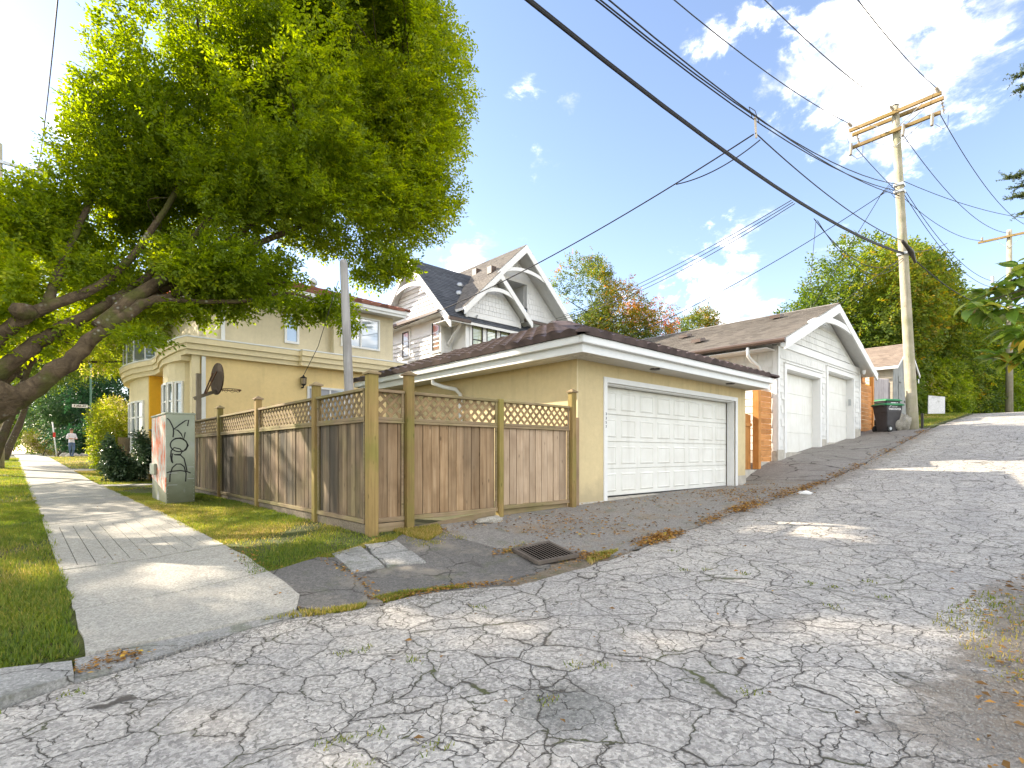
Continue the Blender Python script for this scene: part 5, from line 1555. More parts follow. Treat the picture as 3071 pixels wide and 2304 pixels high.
for k in range(5):
    a = on_pole(9.9 - .08*k) + Vector((-.12,0,0))
    mb.tube([a, a + Vector((-.25,.1,.1-.03*k)), a + Vector((-.42,.22,.12+.1*k*.2)), (23.75,5.35,9.75)], .009, 4)
part('drip_loop', mb, M['wire'], up)
part('number_plate', MB().box(24.38, 24.46, 4.28, 4.30, 2.6, 2.75), M['galv'], up)
part('guard_plate', MB().box(24.72, 24.76, 4.2, 4.28, .7, 1.5), M['dark_metal'], up)

def sagged(a, b, sag, n=28):
    a, b = Vector(a), Vector(b)
    return [a.lerp(b, i/n) + Vector((0, 0, -sag*4*(i/n)*(1-i/n))) for i in range(n+1)]
def wire(name, label, a, b, sag, r=.011, group=None, cat='cable', pts=None):
    if r < .02: r *= 1.25
    P = pts or sagged(a, b, sag)
    base = tuple(P[0])
    part(name, MB().tube(P, r, 6), M['wire'], None, off=base, label=label, cat=cat, **({'group': group} if group else {}))
XW = -18
cl = c.z
wire('power_line', 'overhead wire meeting the far left end of the upper crossarm', (c.x-.85,6.3,cl-.02), (XW,6.3,10.6), 2.25)
wire('power_line', 'overhead wire meeting the middle of the upper crossarm', (c.x-.85,4.95,cl-.02), (XW,4.9,10.3), 2.4)
wire('power_line', 'overhead wire meeting the right end of the upper crossarm', (c.x-.85,3.62,cl-.02), (XW,3.6,10.3), 2.5)
wire('power_line', 'wire from the right arm tip running on up the lane', (c2_.x,3.62,12.15), (46.7,2.3,14.15), .9)
wire('power_line', 'wire from the arm middle running on to the far pole top', (c2_.x,4.8,12.1), (46.7,3.5,14.2), .9)
wire('power_line', 'wire from the left arm passing behind the pole up the lane', (c2_.x-.2,6.2,12.0), (46.7,4.8,14.1), .9)
# the thick telephone bundle: two lashed cables
wire('phone_cable', 'thick black lashed cable bundle sweeping down to the pole', (24.4,4.72,7.55), (XW,4.9,8.4), 2.2, .027)
wire('phone_cable', 'second thick black cable lashed under the bundle', (24.4,4.70,7.50), (XW,4.86,8.33), 2.2, .019)
wire('phone_cable', 'black cable bundle leaving the pole up the lane', (24.4,4.6,7.5), (46.7,3.4,9.6), .8, .022)
for k, (dz, dy) in enumerate(((.26, 0), (.08, .05), (-.06, -.05))):
    wire('service_line', ['uppermost', 'middle', 'lowest'][k] + ' of the three parallel wires running through the spacer to the pole', (24.2,4.9+dy,10.15-.22*k), (XW,4.9+dy,8.6+dz), 2.95 - .22*k, .010, 'triple service wires overhead')
wire('service_line', 'single wire running below the triple wires to the pole', (24.25,4.85,8.06), (11.66,4.9,6.95), .25, .011)
sp3 = thing('wire_spacer', 'small bracket spacing the triple wires in mid span', 'bracket', (11.66,4.9,7.05))
part('bar', MB().beam((11.64,4.9,7.28),(11.70,4.9,6.86),.03,.05,(1,0,0)), M['ceramic'], sp3)
part('loop', MB().tube([(11.5,4.9,7.2),(11.45,4.95,7.45),(11.75,4.95,7.5),(11.85,4.9,7.25)], .008, 4), M['wire'], sp3)
wire('service_drop', 'long twisted drop wire from the spacer to the cream house eave', (11.62,4.92,6.92), (9.8,17.0,4.5), .35, .012)
wire('service_drop', 'slack tap wire beside the long twisted drop', (11.9,4.9,6.9), (11.3,6.6,6.35), .15, .010)
for k in range(3):
    wire('phone_drop', ['topmost', 'middle', 'lowest'][k] + ' of three thin drop wires from the cable bundle to the white house', (13.7+.12*k,4.9,6.15), (18.9-.5*k,17.0,6.6-.25*k), .25+.1*k, .008, 'thin drop wires from the bundle to the white house')
wire('service_drop', 'dashed looking drop wire from the pole to the white garage roof', (23.86,5.26,9.82), (17.2,12.6,4.4), .3, .012)
wire('service_drop', 'steep pale wire dropping from the pole loops to the ground behind', (23.75,5.35,9.7), (22.4,8.6,3.6), .05, .010)
wire('service_drop', 'slanting pale wire in front of the big green tree', (24.3,4.9,7.3), (25.6,12,3.6), .1, .010)
wire('phone_drop', 'thin loose cable hanging under the bundle towards the pole', (15.2,4.88,6.15), (24.3,4.75,7.35), .75, .009)
wire('phone_drop', 'second thin loose cable hanging under the bundle', (15.4,4.86,6.15), (24.3,4.72,7.3), .95, .008)
wire('loose_wire', 'short loose wire end dangling from the bundle', (15.3,4.86,6.15), (15.25,5.0,4.3), 0, .006)
wire('phone_drop', 'pale short drop wire leaving the pole to the right', (24.4,4.6,7.55), (31.0,4.4,9.6), .1, .012)
wire('power_line', 'low secondary wire from the pole side up the lane', (24.36,4.74,10.0), (46.7,3.4,11.2), 1.3, .010)
wire('power_line', 'lower secondary wire from the pole side up the lane', (24.36,4.74,9.8), (46.7,3.4,10.9), 1.4, .010)
wire('power_line', 'faint wire crossing level behind the pole to the conifer', (24.3,4.8,10.3), (60,-3,19), 1.8, .009)

# second pole up the lane, and the pole on the street
p2 = thing('utility_pole', 'distant utility pole with single crossarm up the lane above the hedge', 'utility pole', (46.7, 3.5, 2.5))
part('shaft', MB().tube([(46.7,3.5,2.3),(46.7,3.5,14.4)], [.2,.13], 12), M['pole_wood'], p2, smooth=True)
part('crossarm', MB().beam((46.5,2.0,13.95),(46.5,5.0,13.95),.1,.13), M['arm_wood'], p2)
mb = MB(); mb.beam((46.5,2.8,13.9),(46.55,3.5,13.2),.02,.04,(1,0,0)); mb.beam((46.5,4.2,13.9),(46.55,3.5,13.2),.02,.04,(1,0,0))
part('brace', mb, M['galv'], p2)
for y in (2.2, 3.5, 4.8):
    part('insulator', MB().lathe((46.5,y,14.02),[(.03,0),(.07,.08),(.05,.14),(.07,.2),(0,.26)],8), M['ceramic'], p2)
part('transformer', MB().lathe((46.7,4.3,11.0),[(.0,0),(.1,.0),(.1,.6),(.0,.6)],10), M['galv'], p2)
p3 = thing('utility_pole', 'street utility pole cut by the left picture edge beyond the big tree', 'utility pole', (-.85, 29.5, -.6))
part('shaft', MB().tube([(-.85,29.5,-.7),(-.85,29.5,12.4)], [.2,.14], 12), M['pole_wood'], p3, smooth=True)
part('crossarm', MB().beam((-2.1,29.4,11.65),(.47,29.4,11.65),.10,.12), M['galv'], p3)
part('brace', MB().beam((-.1,29.42,11.6),(-.82,29.42,10.9),.02,.04,(0,1,0)), M['galv'], p3)
part('insulator', MB().lathe((.36,29.4,11.72),[(.03,0),(.09,.1),(.05,.2),(0,.26)],8), M['ceramic'], p3)
wire('power_line', 'single wire rising from the street pole past the left side of the tree', (.36,29.4,11.9), (.6,-14,10.2), 2.6, .012)
# ------------------------------------------------------------------ foliage
SA, CA = sin(R(47.49)), cos(R(47.49))
def P3(px, py, t):
    r = (px - 1535.5) / 1588
    return Vector((t*(r*SA + CA), t*(-r*CA + SA), t*(1360 - py) / 1588))

def mesh_np(name, V, F, mats, tint=None, off=(0,0,0), smooth=False):
    """V (n,3), F (m,3) triangles or (m,4)"""
    me = bpy.data.meshes.new(name)
    V = np.asarray(V, np.float32) - np.asarray(off, np.float32)
    k = F.shape[1]
    me.vertices.add(len(V)); me.vertices.foreach_set('co', V.ravel())
    me.loops.add(F.size); me.loops.foreach_set('vertex_index', F.astype(np.int32).ravel())
    me.polygons.add(len(F))
    me.polygons.foreach_set('loop_start', np.arange(0, F.size, k, dtype=np.int32))
    me.polygons.foreach_set('loop_total', np.full(len(F), k, np.int32))
    for m in mats: me.materials.append(m)
    me.update(calc_edges=True)
    if tint is not None:
        a = me.attributes.new('tint', 'FLOAT', 'FACE'); a.data.foreach_set('value', tint.astype(np.float32))
    return me

def nrmz(a): return a / np.maximum(np.linalg.norm(a, axis=1, keepdims=True), 1e-6)

def leaf_mesh(name, B, A, Nn, L, Wd, tint, mat, off):
    """B bases, A axes, Nn normals (unit), L,Wd per-leaf"""
    A = nrmz(A); S = nrmz(np.cross(A, Nn)); Nn = np.cross(S, A)
    L = L[:, None]; Wd = Wd[:, None]
    tip = B + A*L - Nn*L*.10
    mid = B + A*L*.45
    l = mid + S*Wd*.5 + Nn*Wd*.16
    r = mid - S*Wd*.5 + Nn*Wd*.16
    n = len(B)
    V = np.stack([B, r, tip, l], 1).reshape(-1, 3)
    i = np.arange(n)*4
    F = np.concatenate([np.stack([i, i+1, i+2], 1), np.stack([i, i+2, i+3], 1)])
    return mesh_np(name, V, F, [mat], np.concatenate([tint, tint]), off)

class PN:       # cheap smooth noise
    def __init__(s, freq, n=7, seed=1):
        r = np.random.default_rng(seed)
        s.k = r.normal(size=(n, 3)) * freq; s.p = r.uniform(0, 6.28, n)
    def __call__(s, p): return np.sin(p @ s.k.T + s.p).mean(1) * 1.6

def crown_points(E, n, shell=.30, rough=.16, gap=-.25, gfreq=1.6, seed=3):
    r = np.random.default_rng(seed)
    vol = np.array([e[1][0]*e[1][1]*e[1][2] for e in E]); pr = vol**.8 / (vol**.8).sum()
    out = []; nz = PN(1.3/ max(.6, np.mean([e[1][0] for e in E])*.4), seed=seed); gp = PN(gfreq, seed=seed+5)
    tot = 0
    while tot < n:
        m = n
        idx = r.choice(len(E), m, p=pr)
        C = np.array([E[i][0] for i in idx]); Rr = np.array([E[i][1] for i in idx])
        d = nrmz(r.normal(size=(m, 3)))
        u = r.uniform(0, 1, m) ** shell
        p = C + d*Rr*(u*(1 + rough*nz(C + d*Rr*1.0)))[:, None]
        keep = gp(p) > gap
        out.append(np.concatenate([p[keep], d[keep]], 1)); tot += keep.sum()
    o = np.concatenate(out)[:n]
    return o[:, :3], o[:, 3:]

def sprays(P, D, k, length, leafL, leafW, r, droop=.25, tilt=.5):
    n = len(P)
    D = nrmz(D*.8 + r.normal(size=(n, 3))*.55 + np.array([0, 0, -droop]))
    up = nrmz(np.array([[0, 0, 1.]]) + r.normal(size=(n, 3))*tilt)
    S = nrmz(np.cross(D, up)); up = np.cross(S, D)
    B, A, NN, L, Wd = [], [], [], [], []
    for i in range(k):
        f = ((i + .5)/k - .5)
        side = 1 if i % 2 else -1
        ax = D*(.55 + .5*(i == k-1)) + S*side*(.85 if i < k-1 else .1) + r.normal(size=(n, 3))*.22
        nn = nrmz(up + r.normal(size=(n, 3))*.35)
        B.append(P + D*(f*length)); A.append(ax); NN.append(nn)
        sc = r.uniform(.7, 1.2, n); L.append(leafL*sc); Wd.append(leafW*sc)
    return np.concatenate(B), np.concatenate(A), np.concatenate(NN), np.concatenate(L), np.concatenate(Wd)

def crown(parent, E, n, k, length, L, Wd, mat, seed, base=None, name='crown', tint=(.45, .16), tn=(.25, .6), **kw):
    r = np.random.default_rng(seed)
    P, D = crown_points(E, n, seed=seed, **kw)
    if base is not None:
        D = nrmz(nrmz(P - np.array(base))*.6 + D*.5)
    B, A, NN, LL, WW = sprays(P, D, k, length, L, Wd, r)
    t = r.normal(tint[0], tint[1]*.6, n) + PN(tn[1], seed=seed+9)(P)*tn[0]
    t = np.clip(np.tile(t, k) + r.normal(0, tint[1]*.5, n*k), 0, 1)
    off = _off(parent) if parent else Vector((0,0,0))
    me = leaf_mesh(name, B, A, NN, LL, WW, t, mat, off)
    return link(name, me, parent)

M['leaf_hb'] = leafmat('hornbeam_leaf', [(0, (.07, .12, .010)), (.4, (.19, .265, .018)), (.75, (.34, .38, .025)), (1, (.56, .42, .04))], .64)
M['leaf_green'] = leafmat('green_leaf', [(0, (.035, .07, .012)), (.5, (.10, .16, .022)), (.85, (.20, .23, .03)), (1, (.38, .26, .03))], .5)
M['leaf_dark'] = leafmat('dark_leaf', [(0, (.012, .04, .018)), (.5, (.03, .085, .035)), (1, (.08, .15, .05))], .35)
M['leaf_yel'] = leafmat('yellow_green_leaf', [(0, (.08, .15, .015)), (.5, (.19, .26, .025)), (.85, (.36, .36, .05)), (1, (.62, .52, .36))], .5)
M['leaf_autumn'] = leafmat('autumn_leaf', [(0, (.06, .10, .02)), (.4, (.13, .17, .025)), (.6, (.34, .22, .03)), (.8, (.50, .17, .035)), (1, (.55, .10, .05))], .45)
M['leaf_red'] = leafmat('red_leaf', [(0, (.35, .03, .03)), (1, (.60, .09, .07))], .45)
M['leaf_rhodo'] = leafmat('rhododendron_leaf', [(0, (.018, .04, .018)), (.6, (.045, .085, .035)), (1, (.12, .16, .08))], .2, .3)
def barkmat(name, c0, c1, moss):
    m = N(name); p = m.pos(scale=(1, 1, 1))
    n1 = m.noise(p, 7, 8, .7, 1.0)
    base = m.ramp(n1, [(.3, c0), (.7, c1)])
    mo = m.noise(p, 2.6, 5)
    base = m.mix(m.rng(mo, .48, .62, 0, moss, True), base, (.09, .10, .02))
    li = m.vor(p, 11)
    base = m.mix(m.math('MULTIPLY', m.rng(li, .1, .3, .7, 0), m.rng(m.noise(p, 1.5, 3), .5, .6)), base, (.42, .42, .36))
    m.col(base); m.b.inputs['Roughness'].default_value = .95
    m.nrm(m.bump(m.math('ADD', n1, m.math('MULTIPLY', m.noise(p, 30, 4), .4)), .9, .05))
    return m.mat
M['bark'] = barkmat('hornbeam_bark', (.05, .035, .022), (.17, .125, .075), .7)
M['bark2'] = barkmat('dark_bark', (.05, .04, .03), (.13, .10, .07), .3)

def smooth_path(pts, n=5):
    """Catmull-Rom through the points"""
    P = [Vector(p) for p in pts]; out = []
    for i in range(len(P) - 1):
        p0 = P[max(i-1, 0)]; p1 = P[i]; p2 = P[i+1]; p3 = P[min(i+2, len(P)-1)]
        for q in range(n):
            t = q / n
            out.append(.5*((2*p1) + (-p0+p2)*t + (2*p0-5*p1+4*p2-p3)*t*t + (-p0+3*p1-3*p2+p3)*t**3))
    out.append(P[-1]); return out
def limb(parent, pts, r0, r1, mat, name='limb', n=10, wob=.03, pw=.6):
    S = smooth_path(pts, 6); m = len(S)
    S = [p + Vector((random.uniform(-1,1), random.uniform(-1,1), random.uniform(-1,1)))*wob*(r0 if i else 0) for i, p in enumerate(S)]
    rad = [r0 + (r1-r0)*(i/(m-1))**pw for i in range(m)]
    part(name, MB().tube(S, rad, n, jit=.11), mat, parent, smooth=True)
    return S
def twigs(parent, nodes, targets, r0, mat, sagk=.1, name='branches'):
    mb = MB()
    for t in targets:
        t = Vector(t)
        b = min(nodes, key=lambda q: (q - t).length + random.uniform(0, 1.2))
        m = b.lerp(t, .5) + Vector((random.uniform(-.2,.2), random.uniform(-.2,.2), -(t-b).length*sagk + random.uniform(-.1,.2)))
        S = smooth_path([b, m, t], 4)
        rr = r0 * min(1.3, .3 + (t-b).length*.28)
        mb.tube(S, [rr*(1 - .85*i/(len(S)-1)) for i in range(len(S))], 5)
    return part(name, mb, mat, parent, kind='stuff', smooth=True)

# ---- the big leaning street tree
bt = thing('street_tree', 'huge leaning hornbeam with several mossy limbs overhanging the sidewalk and fence', 'tree', (-1.1, 10.6, -1.1))
limb(bt, [(-1.35,10.8,-1.3), (-1.2,10.7,-.5), (-1.05,10.5,.2), (-.62,10.25,.62), P3(40,1165,7.4)], .5, .25, M['bark'], 'trunk', 16, .04)
nodes = []
for pts, r0, r1 in (
    ([(-.8,10.35,.3), P3(0,1225,7.35), P3(90,1170,7.45), P3(205,1085,7.6), P3(330,970,7.9), P3(470,900,8.3), P3(600,872,8.8), P3(740,862,9.2), P3(860,845,9.5)], .27, .02),
    ([P3(300,985,7.85), P3(420,880,8.2), P3(600,780,8.9), P3(760,670,9.5), P3(950,500,10)], .16, .03),
    ([(-.75,10.4,.1), P3(-70,1180,7.3), P3(50,1075,7.5), P3(180,985,7.8), P3(330,905,8.2), P3(480,800,8.7), P3(640,640,9.2), P3(780,420,9.6)], .2, .03),
    ([P3(330,905,8.2), P3(500,860,8.6), P3(700,760,9.2), P3(950,660,9.8), P3(1180,560,10.3)], .12, .03),
    ([(-.8,10.5,.3), P3(-60,1080,7.3), P3(30,985,7.4), P3(140,920,7.6), P3(290,860,8.0), P3(420,740,8.5), P3(560,500,9), P3(600,250,9.2)], .17, .03),
    ([P3(140,920,7.6), P3(190,780,8.0), P3(270,600,8.4), P3(340,380,8.8)], .10, .025),
    ([(-.8,10.6,.2), P3(0,1140,8.2), P3(130,1050,8.6), P3(300,960,9.2), P3(460,860,9.8), P3(680,600,10.4), P3(900,300,10.8)], .2, .03),
    ([P3(470,900,8.3), P3(640,905,8.7), P3(760,900,9.0), P3(860,880,9.2), P3(960,905,9.3)], .06, .02),
    ([P3(640,640,9.2), P3(820,480,9.8), P3(1050,330,10.2), P3(1250,250,10.4)], .08, .02)):
    nodes += limb(bt, pts, r0*.84, r1, M['bark'], n=14, wob=.10)[6:]
part('knot', MB().lathe(P3(70,935,7.35), [(0,-.12),(.12,-.07),(.16,0),(.12,.09),(0,.12)], 10), M['bark'], bt, smooth=True)
def EP(px, py, t, rx, ry, rd):      # ellipsoid given by centre ray, depth and real radii
    return (tuple(P3(px, py, t)), (rx, rd, ry))
k9 = lambda px_, t: px_ * t / 1588
EB = [(tuple(P3(x, y, t)), (rh, rh, rz)) for x, y, t, rh, rz in
      ((800,320,9.6,2.45,1.9), (1180,230,10.1,1.52,2.05), (500,560,9.0,1.65,1.5), (230,800,8.5,1.1,1.1), (90,720,8.2,.75,.9), (420,800,9.0,.8,.4), (360,640,8.9,1.15,1.0), (350,420,8.9,.62,1.0), (500,200,9.2,.82,1.1), (1020,600,9.9,1.8,1.05), (850,-100,9.6,2.1,1.6),
       (700,820,9.2,1.2,.5), (1255,500,10.2,1.05,1.4), (1050,100,9.9,1.9,1.6))]
# the half of the crown outside the picture, left of the trunk
EB += [((-3.3,11.2,6.0),(2.5,3.2,2.8)), ((-2.6,10,8.6),(2.0,2.6,2.0)), ((-3.8,12.5,5.0),(2.0,2.6,1.4))]
cP, cD = crown_points(EB[:14], 120, shell=.3, seed=21)
twigs(bt, nodes, cP, .022, M['bark'], .02)
crown(bt, EB[14:], 5200, 9, .30, .10, .05, M['leaf_hb'], 14, base=(-3, 11, 2), name='outer_crown', gap=.0, gfreq=1.5)
crown(bt, EB[:14], 50000, 9, .27, .074, .039, M['leaf_hb'], 11, base=(.5, 10, 1.0), gap=-.24, gfreq=2.1, shell=.46, rough=.15)
# hanging sprays and shoots along the limbs
hang = [EP(880,930,9.3,.75,.16,.5), EP(1010,915,9.4,.42,.18,.4), EP(1040,975,9.4,.28,.12,.3), EP(480,955,9,.7,.10,.5), EP(620,925,9,.8,.12,.5), EP(60,1000,7.6,.5,.35,.3),
        EP(240,1000,7.9,.4,.1,.2), EP(420,935,8.4,.35,.12,.2), EP(20,850,7.5,.45,.7,.4), EP(560,930,8.6,.5,.14,.3), EP(1180,790,10,.55,.2,.5), EP(1120,830,9.9,.4,.16,.4), EP(700,880,9,.7,.2,.4), EP(560,810,8.3,.5,.25,.3), EP(430,1010,7.9,.4,.14,.2)]
crown(bt, hang, 2100, 8, .26, .085, .045, M['leaf_hb'], 12, name='low_sprays', gap=-.6, tint=(.4, .15))
# upright shoots on the camera's left flank
shoots = [EP(30,760,7.8,.25,.9,.3), EP(110,640,8,.25,.6,.3), EP(230,330,8.6,.22,.45,.3), EP(270,250,8.8,.25,.5,.3)]
crown(bt, shoots, 420, 8, .26, .085, .045, M['leaf_hb'], 13, name='shoots', gap=-1, tint=(.45, .15))

# ---- other trees
def tree(name, label, base, E, n, L, mat, seed, trunk_r=.2, k=7, bark='bark2', top=None, cat='tree', tw=24, **kw):
    t = thing(name, label, cat, base)
    c = Vector(np.mean([e[0] for e in E], axis=0)); b = Vector(base) - Vector((0,0,.2))
    S = limb(t, [b, b.lerp(c, .4) + Vector((random.uniform(-.2,.2), random.uniform(-.2,.2), 0)), c], trunk_r, trunk_r*.3, M[bark], 'trunk', 8)
    P, D = crown_points(E, tw, seed=seed+40)
    twigs(t, S[3:], P, trunk_r*.25, M[bark], .03)
    crown(t, E, n, k, L*3.2, L, L*.55, mat, seed, base=tuple(c), **kw)
    return t
tree('autumn_tree', 'autumn tree turning orange and red above the roofs', (29, 22, 1.4),
     [((27.3,23,9.3),(2.6,2.6,4.3)), ((29.5,21.8,8.4),(2.8,2.8,3.3)), ((32,20.6,8.0),(2.1,2.1,2.9)), ((25.8,24,8.5),(1.6,1.6,3.2)), ((28.2,22.4,11.2),(1.3,1.3,2.3))], 5200, .16, M['leaf_autumn'], 31, tint=(.36, .2), tn=(.34, .8), gap=-.12, gfreq=1.1)
tree('young_tree', 'small yellowing tree top peeping over the white garage roof', (37.6, 19.8, 2.5), [((37.6,19.8,9.6),(1.7,1.7,1.2)), ((38.4,19.2,9.8),(.7,.7,1.0))], 700, .16, M['leaf_autumn'], 32, .12, tint=(.4, .16))
tree('broadleaf_tree', 'big bushy green tree standing behind the utility pole', (40, 8.6, 2.3),
     [((39,9.5,8.3),(4.2,4.2,5.4)), ((41,8,8.6),(4,3.6,5.0)), ((37.4,11,6.3),(3.6,3.6,4.0)), ((44,7,6.2),(3.6,3.2,4.2)), ((45,6.5,8.4),(2.6,2.6,3.2))], 15000, .21, M['leaf_green'], 33, .4, tint=(.55, .2), gap=-.3, gfreq=.9, rough=.2, tn=(.22, .5))
tree('broadleaf_tree', 'green tree further up the lane behind the hedge', (53, 6, 2.8), [((50,6.6,7.2),(3.6,3,4.6)), ((55,5.2,6.6),(3.6,3,4.6)), ((60,4.2,6),(4,3,4.4))], 7600, .24, M['leaf_green'], 34, .3, tint=(.4, .2), gap=-.3, gfreq=.8)
for i, (x, y, z, rx, ry, rz, mt, lab) in enumerate((
    (37.2, 7.6, 3.2, 2.2, 1.3, 1.7, 'leaf_green', 'low green bush behind the utility pole foot'),
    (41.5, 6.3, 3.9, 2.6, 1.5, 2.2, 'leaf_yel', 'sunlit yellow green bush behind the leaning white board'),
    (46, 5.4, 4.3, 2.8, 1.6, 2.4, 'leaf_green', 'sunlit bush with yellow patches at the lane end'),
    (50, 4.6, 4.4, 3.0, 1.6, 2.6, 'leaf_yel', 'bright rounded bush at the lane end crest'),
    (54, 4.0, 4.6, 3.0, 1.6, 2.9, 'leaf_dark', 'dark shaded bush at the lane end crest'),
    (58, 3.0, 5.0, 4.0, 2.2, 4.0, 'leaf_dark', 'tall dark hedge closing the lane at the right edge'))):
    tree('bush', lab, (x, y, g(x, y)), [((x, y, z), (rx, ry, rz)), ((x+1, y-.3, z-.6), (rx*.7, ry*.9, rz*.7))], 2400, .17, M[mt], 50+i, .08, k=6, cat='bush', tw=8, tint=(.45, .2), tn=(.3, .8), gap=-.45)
# the street side
tree('street_tree', 'street tree on the kerb strip left of the picture', (-5.2, 19, -.9), [((-6.2,19,9.5),(3.2,3.4,2.2)), ((-6.9,17,8.6),(3.0,3,2.4)), ((-3.5,21.2,5.4),(2.3,2.6,2.1))], 4600, .12, M['leaf_green'], 45, .3, tint=(.45,.2), gap=-.02, gfreq=1.3)
tree('street_tree', 'street tree across the road left of the picture', (-11, 26, -1.0), [((-11,26,8.5),(4.2,4.2,4.2)), ((-9.6,23,9.0),(2.8,3,2.4))], 3600, .17, M['leaf_green'], 46, .35, tint=(.45,.2), gap=.0, gfreq=1.2)
tree('street_tree', 'sunlit yellow green street tree beyond the big hornbeam', (-1.0, 24.5, -.7), [((.6,24,5.2),(3.0,3,1.8)), ((2.4,24.6,3.7),(1.5,2.2,.8)), ((3.4,23.6,4.3),(1.3,2.0,.8)), ((-1,26,6.5),(3,3,2.2)), ((-2.9,24.5,4.0),(2.0,2.4,1.6))], 7200, .11, M['leaf_yel'], 35, .22, tint=(.42, .2), gap=-.25)
tree('street_tree', 'street tree with bare grey trunk at the left picture edge', (-1.0, 38.6, -.35), [((-.2,38,5.4),(3.6,4,2.4)), ((1.6,40,6.2),(3,3,2.2))], 4600, .15, M['leaf_green'], 36, .26, tint=(.5, .2))
tree('red_maple', 'red leaved maple glimpsed through the hornbeam limbs', (5.8, 31, -.6), [((6.3,30.5,8.9),(1.8,1.8,1.3)), ((5.2,29.5,7.0),(1.0,1.2,.8))], 900, .14, M['leaf_red'], 37, .15)
tree('dark_tree', 'tall dark bluish green tree behind the cream house front', (6, 52, -.2), [((5.0,50,6.2),(3.8,3.5,5.0)), ((7.5,52,9),(4,4,5))], 5000, .22, M['leaf_dark'], 38, .35, tint=(.5, .2))
tree('dark_tree', 'mid green tree with brown trunk beside the far sidewalk', (1.9, 56, -.1), [((2.6,56,4.6),(3.4,3.4,3.4)), ((4.2,60,3),(3,3,3))], 4300, .22, M['leaf_dark'], 39, .3, tint=(.7, .2))
tree('dark_tree', 'furthest green tree closing the end of the sidewalk', (-2.2, 84, 0), [((-1.5,82,6.0),(5,5,4.5)), ((3,95,4),(6,5,5)), ((-5,80,4),(4,4,5))], 4300, .32, M['leaf_green'], 40, .35, tint=(.5, .2))
tree('bush', 'bright yellow bush beside the far end of the sidewalk', (1.2, 70, 0), [((1.5,70,1.3),(1.7,2,1.5))], 900, .2, M['leaf_yel'], 41, .06, cat='bush', tw=6, tint=(.75, .2))
tree('bush', 'dark ivy covered mound beside the white post', (2.6, 47, -.1), [((3.0,47,.8),(2.2,1.6,1.1)), ((4.6,46,1.2),(2,1.5,1.5))], 1700, .16, M['leaf_dark'], 42, .06, cat='bush', tw=6)
tree('shrub', 'yellow green flowering shrub beside the sidewalk', (2.15, 23.8, -.85), [((2.3,23.8,.65),(.72,1.0,1.3)), ((2.15,23.2,.1),(.6,.8,.9))], 2600, .075, M['leaf_yel'], 43, .05, k=7, cat='shrub', tw=16, tint=(.45, .22), gap=-.35, gfreq=2.2)
tree('shrub', 'dark rhododendron bush against the end of the shaded fence', (2.32, 20.4, -.85), [((2.32,20.4,.02),(.62,.8,.82)), ((2.2,19.9,-.4),(.55,.5,.45))], 1900, .10, M['leaf_rhodo'], 44, .04, k=6, cat='shrub', tw=10, tint=(.5, .25), gap=-.5)

# ---- large leaved branch at the right edge and conifer tips, rooted beyond the picture
mg = thing('magnolia_tree', 'large leaved magnolia branches reaching in at the right edge', 'tree', (7.2, -1.6, -1.1))
limb(mg, [(7.2,-1.6,-1.2),(7.1,-1.5,.2),(6.9,-1.3,1.6),(6.7,-1.1,3)], .10, .05, M['bark2'], 'trunk', 10)
whorls = [(2925,915,4.3),(2955,925,4.2),(2985,865,4.35),(3010,930,4.2),(3045,830,4.3),(3075,795,4.4),(3030,985,4.25),(3060,1000,4.1),(3040,1075,4.1),(3005,1065,4.15),(3080,930,4.3),(3085,1060,4.0),(3120,860,4.2),(3120,1000,4.0),(3060,870,4.4),(2955,880,4.5),(3035,940,4.5)]
mb = MB()
for root, ids in (((6.9,-1.3,1.55), (0,1,3,10,12,15,16)), ((6.8,-1.2,2.0), (2,4,5,14)), ((7.0,-1.4,.9), (6,7,8,9,11,13))):
    for q in ids:
        e = P3(*whorls[q]); r0_ = Vector(root); md = r0_.lerp(e, .55) + Vector((0,0,.12))
        S = smooth_path([r0_, md, e], 5); mb.tube(S, [.011 - .007*i/(len(S)-1) for i in range(len(S))], 6)
part('branches', mb, M['bark2'], mg, smooth=True)
def magleaf():
    mb = MB(); vs = []; n = 6
    for i in range(n + 1):
        t = i/n; w = .5*sin(pi*min(1, t**.75))**.9 if 0 < i < n else 0.0
        z = .12*t - .28*t*t
        for s in (-1, 0, 1): vs.append((s*w*.42, t, z + (.05*abs(s)*(w > 0))))
    fs = []
    for i in range(n):
        for s in (0, 1): a = 3*i + s; fs.append((a, a+1, a+4, a+3))
    return mb.add(vs, fs)
def magmat():
    m = N('magnolia_leaf')
    r = m.objrand()
    c = m.ramp(r, [(0, (.10, .18, .02)), (.6, (.19, .27, .03)), (.92, (.28, .30, .035)), (1, (.48, .24, .03))])
    m.col(c); m.b.inputs['Roughness'].default_value = .35; m.b.inputs['Specular IOR Level'].default_value = .4
    t = m.new('BsdfTranslucent'); h = m.new('HueSaturation'); h.inputs['Value'].default_value = 1.7; m.lk(c, h.inputs['Color']); m.lk(h.outputs[0], t.inputs['Color'])
    mx = m.new('MixShader'); mx.inputs[0].default_value = .4
    m.lk(m.b.outputs[0], mx.inputs[1]); m.lk(t.outputs[0], mx.inputs[2]); m.lk(mx.outputs[0], m.n['Material Output'].inputs['Surface'])
    return m.mat
M['mag'] = magmat()
ms = []
